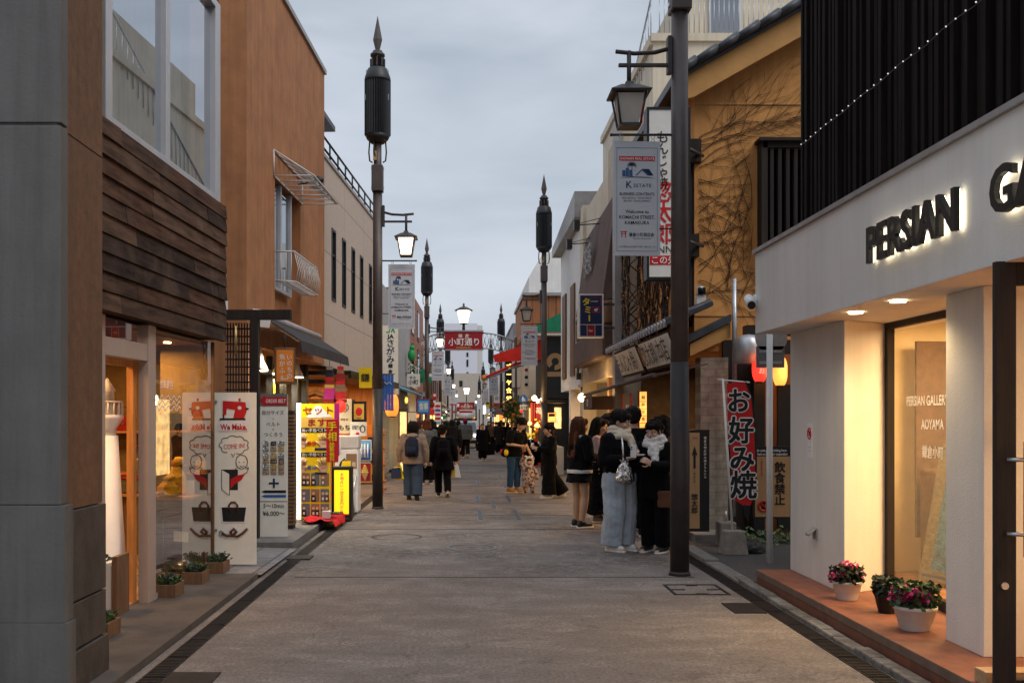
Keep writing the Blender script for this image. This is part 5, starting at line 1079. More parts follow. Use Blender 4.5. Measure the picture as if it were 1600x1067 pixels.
for j, c in enumerate((727, 752, 775)):
    for i in range(3):
        x0 = 471 + i * 15; b.mat(random.choice(('photo_b', 'photo_c', 'magenta', 'red', 'white'))).quad((xx(x0), -.0155, zz(c + 20)), (xx(x0 + 13.6), -.0155, zz(c + 20)), (xx(x0 + 13.6), -.0155, zz(c)), (xx(x0), -.0155, zz(c)))
        for q in range(random.choice((1, 2))):
            cx = x0 + 4 + q * 6; b.mat(random.choice(('black', 'photo_a', 'photo_c'))).prism([(xx(cx - 4), zz(c + 20)), (xx(cx - 3), zz(c + 10)), (xx(cx + 3), zz(c + 10)), (xx(cx + 4), zz(c + 20))], -.017, -.0156); b.mat('skin_print').cyl((xx(cx), -.0175, zz(c + 7)), (xx(cx), -.0156, zz(c + 7)), 2.3 * k, n=10); b.mat('paper').quad((xx(cx - 1.5), -.0178, zz(c + 17)), (xx(cx + 1.5), -.0178, zz(c + 17)), (xx(cx + 1.5), -.0178, zz(c + 13)), (xx(cx - 1.5), -.0178, zz(c + 13)))
b.build('poster', t); b = MB('sign_white_lit'); b.box(xx(463), xx(469.8), -.02, .02, .0, zz(618)); b.build('light_strip', t); b = MB('black_paint'); b.cyl((xx(475), .05, -.02), (xx(475), .03, zz(640)), .012, n=6); b.cyl((xx(512), .05, -.02), (xx(512), .03, zz(640)), .012, n=6); b.build('stand', t)
Y = 14.3; k = Y / F; p = at(519, 722, Y); t = thing('hanging_banner', 'narrow red vertical sign with yellow palm reading writing beside the yellow poster', 'sign', p)
b = MB('red'); b.box(-9 * k, 9.5 * k, -.008, .008, 0, 67 * k)
for ch, c, s_ in (('手', 56, 15), ('相', 40, 15), ('診', 27, 9), ('断', 19.5, 8), ('無', 12, 8), ('料', 5, 8)): b.text(ch, 0, c * k, s_ * k, -.012, 'yellow', .03)
b.build('panel', t); b = MB('magenta'); b.box(3 * k, 11 * k, .012, .02, 10 * k, 92 * k); b.build('rear_panel', t)
b = MB('black_paint'); b.cyl((0, .02, -.73), (0, .02, 60 * k), .012, n=6); b.box(-.12, .12, -.1, .14, -.74, -.72); b.build('stand', t)
b = MB('red_cloth'); random.seed(12)
nx, ny = 12, 14; vv = []
for j in range(ny + 1):
    for i in range(nx + 1):
        vv.append((-2.34 + .52 * i / nx + .05 * math.sin(j * .9), 13.95 + 1.2 * j / ny + .04 * math.sin(i * 1.3), .105 + random.uniform(0, .02) + (.03 * max(0, math.sin(i * 1.1 + j * .7))) - (.09 if i == nx else 0)))
b.add(vv, [(j * (nx + 1) + i, j * (nx + 1) + i + 1, (j + 1) * (nx + 1) + i + 1, (j + 1) * (nx + 1) + i) for j in range(ny) for i in range(nx)], True); tag(b.build('red_cloth'), 'crumpled red cloth spread on the kerb under the yellow poster', 'cloth')
tag(MB('grey_white').box(-.06, .06, -.06, .06, 0, .11).build('paperweight', loc=(-1.98, 14.2, .13), bevel=.01), 'small pale block weighing down the red cloth', 'block')
p = on(536, 814); k = p.y / F; t = thing('light_box_sign', 'black framed yellow light box sign standing on the road edge', 'sign', (p.x, p.y, p.z), R(-6))
zz = lambda py: (814 - py) * k; xx = lambda px: (px - 536) * k
b = MB('black_paint'); b.box(-15 * k, 15 * k, -.08, .08, .03, 86 * k); b.box(-13 * k, 13 * k, -.1, .12, -.0, .06); b.build('case', t, bevel=.02)
b = MB('sign_yellow_lit'); b.box(-12 * k, 11 * k, -.084, -.0801, zz(802), zz(734)); b.text('手相占い一回五百円から', -.0 * k, zz(741), 5.6 * k, -.087, 'magenta', .02, vert=True, step=1.0); b.mat('red').box(-12 * k, 11 * k, -.0835, -.08, zz(804.5), zz(802.5)); b.build('face', t)
b = MB('black_paint', True); b.tube([(-.05, 0, 86 * k), (-.03, 0, 92 * k), (.02, 0, 97 * k), (.06, 0, 92 * k), (.08, 0, 86 * k)], .018); b.mat('yellow').box(-.01, .12, -.02, .0, 83 * k, 94 * k); b.build('handle', t)
# stall of the beige building
Y = 17.0; k = Y / F; p = at(543, 788, Y); p.z = gz(Y) + .0
t = thing('vending_cabinet', 'white ice cream cabinet with picture window behind the yellow light box', 'cabinet', (p.x, Y, p.z)); b = MB('white_paint'); b.box(-.19, .2, -.2, .25, .0, 1.08); b.mat('grey_white').box(-.2, .21, -.21, .26, 1.081, 1.30); b.build('cabinet', t, bevel=.02)
b = MB('photo_b'); b.box(.0, .18, -.206, -.2, .75, 1.0); b.mat('gold').box(.03, .08, -.21, -.206, .8, .87); b.mat('skin_print').box(.1, .16, -.21, -.206, .78, .86); b.build('picture', t); b = MB('paper'); b.box(-.2, -.09, -.218, -.211, 1.0, 1.26); b.text('空', -.145, 1.18, .07, -.22, 'red'); b.text('席', -.145, 1.09, .07, -.22, 'red'); b.build('notice', t)
def board(name, label, cat, px, py, Y, wpx, hpx, m, draw=None, frame=None, lit=None, th=.012, rz=0, text=None, tm='black', parts=True):
    k = Y / F; p = at(px, py, Y); b = MB(m); w, h = wpx * k / 2, hpx * k
    b.box(-w, w, -th, th, -h / 2, h / 2)
    if draw: draw(b, w, h, -th)
    if text:
        vert = h > 1.3 * w * 2
        n = len(text); s_ = min(2 * w * .72, h * .9 / (n * 1.05)) if vert else min(h * .6, 1.8 * w / max(n, 1))
        if vert: b.text(text, 0, h / 2 - h * .5 / n - .0, s_, -th - .006, tm, .02, vert=True, step=h * .94 / n / s_)
        else: b.text(text, 0, 0, h * .55, -th - .006, tm, .02, maxw=1.7 * w)
    if frame:
        b.mat(frame); f = max(.012, .05 * w)
        for a in ((-w - f, w + f, h / 2, h / 2 + f), (-w - f, w + f, -h / 2 - f, -h / 2), (-w - f, -w, -h / 2, h / 2), (w, w + f, -h / 2, h / 2)): b.box(a[0], a[1], -th - .004, th + .004, a[2], a[3])
    return tag(b.build(name, loc=p, rz=rz), label, cat)
def ice(b, w, h, y):
    b.mat('blue'); b.quad((-w * .9, y - .003, -h * .4), (w * .9, y - .003, -h * .4), (w * .9, y - .003, h * .1), (-w * .9, y - .003, h * .1)); b.mat('white')
    for x in (-.5, 0, .5): b.cyl((x * w, y - .006, -h * .3), (x * w, y - .006, h * .35), w * .15, n=8)
def soft(b, w, h, y):
    b.mat('gold'); 
    for i in range(4): b.ell((.1 * w, y, -h * .05 + i * h * .1), (w * (.6 - i * .13), .01, h * .07))
    b.mat('tan').prism([(-w * .4, -h * .1), (w * .6, -h * .1), (w * .15, -h * .48)], y - .012, y)
board('ice_poster', 'blue and white ice lolly poster at the wooden stall', 'poster', 570, 705, 17.6, 19, 34, 'sky', ice, 'white_paint')
board('cone_poster', 'dark red poster with yellow soft ice cream below the blue ice poster', 'poster', 569, 736, 17.6, 21, 32, 'darkred', soft, 'gold')
def yaki(b, w, h, y):
    b.mat('gold').box(-w * .75, w * .75, y - .004, y, -h * .4, h * .4); b.mat('red').ell((0, y - .004, 0), (w * .5, .006, h * .22)); b.text('¥500', 0, -h * .34, h * .1, y - .012, 'darkred', .03)
board('framed_picture', 'black framed picture of a red dish on the wooden stall wall', 'picture', 561, 643, 18.0, 21, 30, 'black', yaki, 'black')
def kuri(b, w, h, y):
    b.mat('black').tube([(w * .55 * math.cos(a), y - .004, h * .25 + w * .55 * math.sin(a)) for a in [i * .3 for i in range(22)]], w * .05, 5); b.text('米', 0, h * .25, w * .8, y - .006, 'black', .03); b.text('鎌倉産', 0, -h * .1, w * .35, y - .006, 'black'); b.text('もち', 0, -h * .33, w * .8, y - .006, 'black', .03)
board('stall_sign', 'beige stall sign with a round black crest beside the framed red dish picture', 'sign', 538, 650, 17.9, 23, 54, 'cream', kuri)
def noto(b, w, h, y): b.text('焼', -w * .5, .1 * h, h * .35, y - .006, 'black'); b.text('の', -w * .1, .1 * h, h * .35, y - .006, 'black'); b.mat('black').tube([(w * .5 + w * .28 * math.cos(a), y - .004, h * .25 * math.sin(a)) for a in [i * .4 for i in range(17)]], w * .06, 5); b.mat('red').box(-w * .3, w * .1, y - .003, y, -h * .4, -h * .25)
board('menu_board', 'pale menu card with a black ring drawing under the framed picture', 'sign', 560, 670, 17.85, 26, 22, 'offwhite', noto)
for i, (px, lab) in enumerate(((515, 'patterned cloth streamer nearer the grey awning'), (532, 'red streamer ending in an orange ball beside the beige shop'))):
    Y = 16.4; p = at(px, 572, Y); t = thing('wind_streamer', 'hanging ' + lab, 'streamer', p); b = MB('red'); random.seed(40 + i)
    for j in range(10): b.mat(random.choice(('red', 'darkred', 'gold', 'white', 'navy', 'magenta') if i == 0 else ('red', 'darkred', 'photo_b', 'red'))); b.box(-.05 - .006 * j, .05 + .006 * j, -.03, .03, -.06 * (j + 1) , -.06 * j - .003)
    b.build('streamer', t); b = MB('lantern_red' if i else 'black_paint', True); b.ell((0, 0, -.66), (.09, .09, .11) if i else (.04, .04, .04)); b.build('ball', t); b = MB('black_paint'); b.cyl((0, 0, 0), (0, 0, .12), .005, n=4); b.build('cord', t)
board('shop_flag', 'small yellow cloth flag hanging beside the pole near the wooden stall', 'flag', 571, 590, 19.5, 20, 32, 'yellow', None, None, text='鎌', th=.005)
t = thing('wooden_stall', 'wooden stall front with orange planks behind the pole with the yellow light box', 'stall', Bp(.05, .6, 0), -.0636); b = MB('wood_orange')
for k in range(7): b.box(-.6 + .0, .12, .02 + k * .001, .05, .02 + k * .27, .28 + k * .27)
b.build('plank_front', t); b = MB('wood_brown'); b.box(-.7, .35, -.1, .8, 1.92, 1.98); b.build('counter_roof', t)
t = thing('folding_easel', 'folded steel easel leaning beside the white cabinet', 'easel', (-1.96, 16.7, gz(16.7))); b = MB('steel')
for a in ((-.02, .0, .12, .05), (.1, .0, .02, .05)): b.tube([(a[0], 0, 0), (a[2], .08, .62)], .012)
b.tube([(-.0, .01, .15), (.09, .01, .15)], .01); b.tube([(.03, .02, .42), (.06, .05, .42)], .01); b.build('legs', t)
t = thing('goods_rack', 'wooden goods rack with colourful packets beyond the pole at the wooden stall', 'rack', (-1.98, 21.5, gz(21.5)))
b = MB('wood_orange'); 
for z_ in (.25, .6, .95, 1.25): b.box(-.28, .26, -.3, .3, z_, z_ + .03)
for x_ in (-.28, .23): b.box(x_, x_ + .03, -.3, -.27, 0, 1.4)
b.build('shelf', t); random.seed(55)
for i in range(14): b = MB(random.choice(('yellow', 'red', 'blue', 'white', 'orange', 'navy', 'gold'))); x_ = -.22 + (i % 4) * .115; z_ = (.28, .63, .98, 1.28)[i // 4]; b.box(x_, x_ + .09, -.28, -.1, z_, z_ + random.uniform(.12, .24)); b.build('packet', t)
# farm bank sign, blue curtain, striped awning, lantern
def jas(b, w, h, y):
    b.mat('green').prism([(-w * .55, h * .405), (-w * .25, h * .40), (0, h * .47), (.0, h * .44), (-.12 * w, h * .385), (-.5 * w, h * .385)], y - .004, y); b.prism([(.05 * w, h * .40), (.3 * w, h * .47), (.6 * w, h * .385), (.4 * w, h * .385), (.28 * w, h * .42), (.15 * w, h * .385)], y - .004, y)
    b.text('JA', 0, h * .335, w * .72, y - .006, 'black', .03, sx=1.15)
    for i, ch in enumerate('さがみ'): b.text(ch, 0, h * (.235 - .115 * i), w * 1.05, y - .006, 'navy', .02)
    for i, ch in enumerate('鎌倉'): b.text(ch, 0, h * (-.09 - .085 * i), w * .6, y - .006, 'black', .03)
board('bank_sign', 'tall white vertical sign of the farm bank with green roof mark', 'sign', 610.5, 562, 26.0, 25, 108, 'offwhite', jas, 'cap_metal', th=.08)
t = thing('blue_curtain', 'blue shop curtain with white waves hanging above the wooden goods rack', 'curtain', at(606, 604, 23.0)); b = MB('blue')
for i in range(4): b.box(-.13 + i * .066, -.068 + i * .066, -.004 + .006 * (i % 2), .004 + .006 * (i % 2), -.55, .28)
b.mat('white').tube([(-.1 + .01 * i, -.012, .08 + .02 * math.sin(i * .6)) for i in range(20)], .008, 4); b.build('cloth', t); b = MB('wood_brown'); b.cyl((-.16, 0, .29), (.16, 0, .29), .012, n=6); b.build('rod', t)
t = thing('pale_awning', 'long pale blue edged awning over the shop before the grey building', 'awning', (-1.9, 23.4, 2.4)); b = MB('awning_grey'); b.add([(-1.9, 23.4, 2.42), (-1.56, 35.0, 2.36), (-2.3, 35.0, 2.6), (-2.5, 23.4, 2.66)], [(0, 1, 2, 3)]); b.build('canvas', t, world=True, solid=.02)
b = MB('sky'); b.tube([(-1.9, 23.4, 2.40), (-1.56, 35.0, 2.34)], .045, 6); b.build('front_bar', t, world=True)
def lantern(name, label, px, py, Y, w, h, m, text, tm='black'):
    k = Y / F; p = at(px, py, Y); t = thing('paper_lantern', label, 'lantern', p); w, h = w * k / 2, h * k / 2
    b = MB(m, True); n = 16; b.lathe([(.0, -h)] + [(w * (1 - abs(-1 + 2 * i / n) ** 3.2 * .42) * (1 + .018 * (i % 2)), -h + 2 * h * i / n) for i in range(n + 1)] + [(0, h)], n=24)
    for i, ch in enumerate(text): b.text(ch, .0, h * .45 - i * h * .75, w * .85, -w * 1.04, tm, .03)
    b.build('shade', t); b = MB('black_paint', True); b.lathe([(0, h), (w * .55, h), (w * .55, h * 1.1), (0, h * 1.1)], n=16); b.lathe([(0, -h * 1.1), (w * .55, -h * 1.1), (w * .55, -h), (0, -h)], n=16); b.cyl((0, 0, h * 1.1), (0, 0, h * 1.6), .008, n=5); b.build('rim', t)
    return p
p = lantern('l', 'glowing orange paper lantern hanging from the long pale blue edged awning', 612, 633, 24.2, 21.5, 34, 'lantern_orange', '甘酒', 'darkred'); lamp('POINT', 'lantern_lamp', (p.x, p.y - .35, p.z - .1), 3, (1, .35, .08), .15)
def bluesign(b, w, h, y): b.mat('sky').box(-w * .8, w * .8, y - .004, y, -h * .38, h * .38); b.text('食事', 0, .0, h * .5, y - .01, 'white', .03, maxw=w * 1.4)
board('shop_sign', 'blue shop sign with white writing and red frame beside the brick building', 'sign', 661, 635, 33.0, 20, 23, 'blue', bluesign, 'red', th=.06, rz=R(14))
def whites(b, w, h, y): b.text('鎌 倉', -w * .1, h * .2, h * .22, y - .006, 'black'); b.text('小町', 0, -h * .15, h * .4, y - .006, 'black', .02)
board('shop_sign', 'white square shop sign below the green bird figure, by the lattice of the brick building', 'sign', 646, 594, 31.0, 20, 20, 'paper', whites, th=.06)
t = thing('green_bird_figure', 'green hanging bird figure with leaves in front of the brick wall', 'figure', at(643, 555, 34)); b = MB('green', True); b.ell((0, 0, 0), (.13, .13, .22)); b.ell((.02, 0, .25), (.09, .09, .1)); b.build('bird_body', t); b = MB('leaf_green')
for i in range(60): q = Vector((random.gauss(.1, .15), random.gauss(0, .1), random.gauss(-.55, .2))); a = Vector((random.gauss(0, 1), random.gauss(0, 1), random.gauss(0, 1))).normalized() * .08; e = a.orthogonal().normalized() * .04; b.quad(q - a, q + e, q + a, q - e)
b.build('leaves', t); b = MB('awning_green'); b.box(.25, .45, -.02, .0, -.95, -.5); b.build('flag', t)
def tokyo(b, w, h, y):
    for i, m in enumerate(('sky', 'red', 'magenta', 'blue', 'red')): b.mat(m).box(-w * .8, w * .8, y - .004, y, -h * .45 + i * h * .18, -h * .45 + i * h * .18 + h * .1)
    b.text('クレープ', 0, h * .36, w * .7, y - .012, 'red', .03, vert=True, step=1.3)
board('crepe_banner', 'white vertical flag with red and blue writing past the brick building', 'flag', 684, 646, 40, 10, 36, 'white', tokyo, th=.01)
# glowing shop front lamps on the left
for px, py, Y, s_, l in ((635, 625, 31, 2.2, 'small square amber wall lamp next to the orange paper lantern'), (678, 652, 42, 1.6, 'small warm bulb below the red and blue flag')): t = thing('wall_lamp', l, 'lamp', at(px, py, Y)); k = Y / F; b = MB('sign_amber_lit', True); b.ell((0, 0, 0), (s_ * k, s_ * k, s_ * 2 * k)); b.build('bulb', t); b = MB('brass'); b.box(-s_ * 1.6 * k, s_ * 1.6 * k, s_ * k, s_ * 1.5 * k, -s_ * 3 * k, s_ * 3 * k); b.build('back_plate', t)

# ================================================================ alley and right side small things
p = on(1139, 866); p.y = 11.3
t = thing('feather_flag', 'red okonomiyaki feather flag with bold black writing on a white pole', 'flag', (p.x, 11.3, .02)); k = 11.3 / F; x0, z0 = 1139, 866
zz = lambda py: (z0 - py) * k; xx = lambda px: (px - x0) * k
b = MB('concrete_block'); b.loft([(0, 0, 0, .155, .13), (0, 0, .24, .12, .1)], 4, False, p=2) if 0 else b.add([(sx * w_, sy * w_ * .8, z_) for z_, w_ in ((0, .145), (.27, .11)) for sx, sy in ((-1, -1), (1, -1), (1, 1), (-1, 1))], [(0, 1, 2, 3), (7, 6, 5, 4), (0, 4, 5, 1), (1, 5, 6, 2), (2, 6, 7, 3), (3, 7, 4, 0)]); b.build('weight', t, bevel=.01)
b = MB('white_paint', True); b.cyl((xx(1138), 0, .25), (xx(1123), 0, zz(592)), .014, .012, 8); b.cyl((xx(1115), 0, zz(593.5)), (xx(1165), 0, zz(598)), .008, n=6); q = b.build('pole', t)
out = [(1129, 600), (1157, 596), (1167, 625), (1171, 660), (1173, 700), (1173, 745), (1172, 775), (1166, 790), (1160, 798), (1155, 790), (1140, 780), (1136, 720), (1131, 660)]
cl = MB('red'); cl.prism([(xx(a), zz(c)) for a, c in out], -.006, .006); cl.mat('black').prism([(xx(a), zz(c)) for a, c in ((1157, 596), (1160, 597), (1170, 625), (1174, 660), (1176, 700), (1176, 775), (1173, 775), (1173, 700), (1171, 660), (1167, 625))], -.007, .007); cl.prism([(xx(a), zz(c)) for a, c in ((1155, 789), (1166, 790), (1163, 815), (1157, 806))], -.007, .007)
for ch, c, px, s_ in (('お', 627, 1148, 41), ('好', 673, 1151, 44), ('み', 717, 1153, 44), ('焼', 758, 1155, 46)): cl.text(ch, xx(px), zz(c), s_ * k, -.010, 'white', .085, sx=.92, shear=-.0); cl.text(ch, xx(px), zz(c), s_ * k, -.014, 'black', .038, sx=.92)
cl.build('cloth', t)
tag(MB('black_paint', True).loft([(0, 0, 0, .17, .12), (0, 0, .06, .17, .12), (.01, 0, .12, .13, .09), (.0, 0, .15, .05, .04)]).build('plastic_bag', loc=(3.26, 11.4, .02), remesh=.012, disp=.04, dscale=.06), 'black plastic bag lying on the alley beside the flag weight', 'bag')
t = thing('signpost', 'white steel post with the grey backs of a round and a rectangular road sign', 'sign', (3.24, 10.6, .02)); b = MB('white_paint', True); b.cyl((0, 0, 0), (0, 0, 2.55), .033, n=14); b.build('post', t)
b = MB('galvanised'); b.cyl((.03, .035, 2.40), (.03, .05, 2.40), .17, n=36); b.build('round_plate', t); b = MB('midgrey'); b.box(-.13, .17, .035, .05, 2.08, 2.31); b.mat('galvanised'); b.box(-.1, .14, .028, .034, 2.24, 2.27); b.box(-.1, .14, .028, .034, 2.12, 2.15); b.build('square_plate', t)
t = thing('timber_gateway', 'black timber gateway of the alley restaurant behind the flag', 'gateway', (3.9, 12.9, 0)); b = MB('black_paint'); b.box(3.70, 3.84, 12.75, 12.9, 0, 2.62); b.build('post', t, world=True); MB('black_paint').box(5.6, 5.74, 12.75, 12.9, 0, 2.62).build('post', t, world=True); b = MB('black_paint'); b.box(3.60, 5.9, 12.72, 12.93, 2.621, 2.75); b.build('beam', t, world=True); b = MB('interior_wood'); b.box(3.85, 5.6, 13.1, 13.2, 0, 2.4); b.mat('black_paint').box(4.1, 4.5, 13.05, 13.09, .1, 2.0); b.build('rear_wall', t, world=True)
lantern('l', 'round red paper lantern hanging in the alley gateway', 1187, 573, 12.5, 23, 46, 'lantern_red', '台お', 'white'); lantern('l', 'amber paper lantern behind the grey sign plate in the alley', 1219, 580, 12.6, 22, 44, 'lantern_amber', '  ')
lamp('POINT', 'lantern_lamp', (3.72, 12.3, 2.15), 1.5, (1, .16, .05), .15); lamp('POINT', 'lantern_lamp', (4.05, 12.35, 2.15), 5, (1, .45, .12), .15)
def ins(b, w, h, y):
    b.mat('tan').box(-w * .97, w * .97, y - .002, y, -h * .48, h * .36); b.text('No eating or drinking here', -w * .93, h * .445, h * .048, y - .006, 'white', .01, 'L', maxw=w * 1.7); b.text('Thank you for your cooperation', -w * .93, h * .395, h * .048, y - .006, 'white', .01, 'L', maxw=w * 1.75)
    b.text('飲食禁止', w * .4, h * .21, w * .62, y - .006, 'black', .035, vert=True, step=.98); b.text('飲食をしないでください', -w * .25, h * .31, w * .15, y - .006, 'black', .01, vert=True, step=1.1); b.text('歩きながらの', -w * .6, h * .28, w * .13, y - .006, 'darkred', .01, vert=True, step=1.1)
    b.mat('red').tube([(-w * .5 + w * .28 * math.cos(a), y - .006, -h * .33 + w * .28 * math.sin(a)) for a in [i * .3 for i in range(22)]], w * .045, 5); b.tube([(-w * .7, y - .006, -h * .33 + w * .2), (-w * .3, y - .006, -h * .33 - w * .2)], w * .04, 5); b.mat('black').box(-w * .62, -w * .42, y - .004, y - .002, -h * .37, -h * .28)
board('notice_board', 'orange no eating or drinking notice board behind the white post', 'sign', 1206, 753, 11.9, 56, 112, 'black', ins, None, th=.03)
b = MB('leaf_green'); random.seed(61)
for i in range(420):
    q = Vector((random.uniform(3.35, 4.6), 12.3 + random.gauss(0, .12), .03 + abs(random.gauss(0, .07)))); a = Vector((random.gauss(0, 1), random.gauss(0, 1), random.gauss(.4, .8))).normalized() * .05; e = a.orthogonal().normalized() * .018
    b.mat(random.choice(('leaf_green', 'leaf_dark', 'leaf_pale'))).quad(q - e, q + a - e * .3, q + a + e * .3, q + e)
tag(b.build('ground_plants'), 'low green weeds growing at the foot of the alley notice board', 'plants', None, 'stuff')
def abrd(b, w, h, y):
    b.mat('tan').box(-w * .82, w * .1, y - .004, y, -h * .47, h * .47); b.mat('black').prism([(-w * .36, h * .34), (-w * .62, h * .25), (-w * .46, h * .25), (-w * .46, h * .12), (-w * .26, h * .12), (-w * .26, h * .25), (-w * .1, h * .25)], y - .007, y - .004)
    b.text('もんじゃ', -w * .36, h * .07, w * .25, y - .009, 'black', .02, vert=True, step=1.0); b.text('惣太郎', -w * .36, -h * .16, w * .62, y - .009, 'black', .03, vert=True, step=.98); b.text('鎌倉名物お好み焼きもんじゃ', w * .6, h * .42, w * .26, y - .006, 'offwhite', .01, vert=True, step=1.15); b.text('上質な', -w * .36, h * .42, w * .2, y - .009, 'darkred')
board('tall_board', 'black and orange vertical board with an up arrow before the tiled pillar', 'sign', 1089, 750, 12.0, 34, 158, 'black_paint', abrd, None, th=.08)
t = thing('concrete_weight', 'grey concrete weight block beside the tall restaurant board', 'block', (3.14, 12.0, .02)); MB('concrete_block').box(-.1, .1, -.12, .12, 0, .3).build('block', t, bevel=.02); b = MB('steel'); b.cyl((0, 0, .3), (0, 0, .42), .012, n=6); b.build('socket', t)
b = MB('steel'); 
t = thing('tiled_porch', 'stone step and dark doorway base beside the tiled pillar', 'step', (3.2, 12.6, 0)); MB('concrete_block').box(-.35, .25, -.25, .3, 0, .12).build('step', t, bevel=.01)
# bare vines over the ochre gable
random.seed(77); b = MB('vine')
def vine(x, z, ang, L, r, depth, plane='y'):
    pts = [(x, z)]; n = int(L / .09)
    for i in range(n):
        ang += random.gauss(0, .10) - .035 * math.sin(ang); x += .09 * math.cos(ang); z += .09 * math.sin(ang)
        if z > gp(x) - .42 or z < 2.2 or (plane == 'y' and x < OX - .02): break
        if plane == 'y' and 3.84 < x < 5 and 3.6 < z < 5.3: break
        pts.append((x, z))
        if depth < 3 and random.random() < (.30 if depth == 0 else .17): vine(x, z, ang + random.choice((-1, 1)) * random.uniform(.35, 1.0), L * random.uniform(.45, .8), r * .62, depth + 1)
    if len(pts) > 2: b.tube([(p_[0], OY - .012 - .006 * (i % 2), p_[1]) for i, p_ in enumerate(pts)], [r * (1 - .75 * i / len(pts)) for i in range(len(pts))], 4)
for z_, a, L in ((4.9, .45, 2.2), (4.7, .2, 1.9), (4.5, .0, 1.6), (5.1, .8, 1.8), (4.4, -.5, 1.5), (4.2, .3, 1.4), (3.9, .1, 1.3), (3.6, .5, 1.2), (3.4, -.3, 1.3), (3.1, .7, 1.4), (4.6, -.9, 2.0), (5.2, .1, 1.5), (5.3, .3, 1.7), (4.05, -.15, 1.4), (3.7, -.5, 1.2), (4.95, .65, 2.0), (4.3, .6, 1.9), (3.5, .9, 1.6), (4.75, -.3, 1.8), (5.25, .5, 1.5), (3.85, .75, 1.7), (3.2, .35, 1.2), (4.15, -.7, 1.6)):
    vine(OX + .06 + 0, z_, a, L, .0056, 0)
for x_, z_, a, L in ((3.5, 3.3, 1.45, 2.6), (3.7, 3.2, 1.25, 3.0), (3.9, 3.4, 1.6, 2.4), (3.45, 4.0, 1.2, 2.2), (3.6, 4.9, 1.0, 1.5)): vine(x_, z_, a, L, .0068, 0)
t = thing('climbing_vine', 'bare brown vine branching over the ochre gable wall', 'vine', (OX, OY, 0)); b.build('stems', t, world=True)
b = MB('dry_leaf'); 
for i in range(1500):                                   # dry creeper on the street wall
    y_ = random.uniform(13.35, 19.6); z_ = random.uniform(2.9, 5.4 if y_ < 17.5 else 4.6); 
    if random.random() < .35 * (z_ - 2.9) / 2: continue
    xw = (OX if y_ < 17.6 else 2.93) - .012
    q = Vector((xw - random.uniform(0, .05), y_, z_)); a = Vector((random.gauss(0, .4), random.gauss(0, 1), random.gauss(0, 1))).normalized() * random.uniform(.02, .045); e = a.orthogonal().normalized() * .016
    b.mat('vine' if random.random() < .4 else 'dry_leaf').quad(q - a, q + e, q + a, q - e)
for i in range(70):
    y_, z_ = random.uniform(13.35, 19), 2.8; pts = []
    for j in range(16):
        pts.append(((OX if y_ < 17.6 else 2.93) - .02, y_, z_)); y_ += random.gauss(0, .10); z_ += random.uniform(.1, .2); y_ = min(max(y_, 13.35), 20)
    b.mat('vine').tube(pts, .012, 4)
b.build('dry_creeper', t, world=True)
# vertical shop sign on the ochre house, hidden partly by the near pole
k = 13.0 / F; p = at(1042, 305, 12.9)
t = thing('vertical_sign', 'tall white vertical restaurant sign with red brush characters behind the near banner', 'sign', p)
b = MB('black_paint'); w, h = .25, 2.15; hz = h / 2
for a in ((-w - .03, -w, -hz, hz), (w, w + .03, -hz, hz), (-w - .03, w + .03, hz, hz + .03), (-w - .03, w + .03, -hz - .03, -hz)): b.box(a[0], a[1], -.12, .12, a[2], a[3])
b.build('frame', t); b = MB('paper'); b.box(-w, w, -.11, .11, -hz + .001, hz - .001); 
for i, ch in enumerate('もんじゃ焼'): b.text(ch, -.08, .72 - i * .15, .17, -.115, 'black', .01)
for i, ch in enumerate('惣太郎'): b.text(ch, -.06, .02 - i * .27, .30, -.115, 'red', .02)
b.text('INN', -.06, -.72, .13, -.115, 'black', .0); b.mat('red').box(-.24, .24, -.114, -.11, -.92, -.80); b.text('この先', -.06, -.86, .11, -.118, 'white', .02); b.build('panel', t)
b = MB('dark_metal'); b.cyl((.28, 0, .6), (.55, .35, .6), .025, n=6); b.cyl((.28, 0, -.6), (.55, .35, -.6), .025, n=6); b.build('bracket', t)
t = thing('rooftop_sign', 'white blue and red sign standing behind the near lantern', 'sign', at(990, 165, 18.9)); b = MB('paper'); b.box(-.12, .12, -.03, .03, -.34, .34); b.mat('blue').box(-.17, -.121, -.03, .03, -.34, .34); b.mat('red').box(.121, .17, -.03, .03, -.34, .34); b.text('オ', 0, -.1, .2, -.035, 'blue', .03); b.build('panel', t); b = MB('dark_metal'); b.cyl((0, .04, -.8), (0, .04, .3), .025, n=6); b.build('post', t)
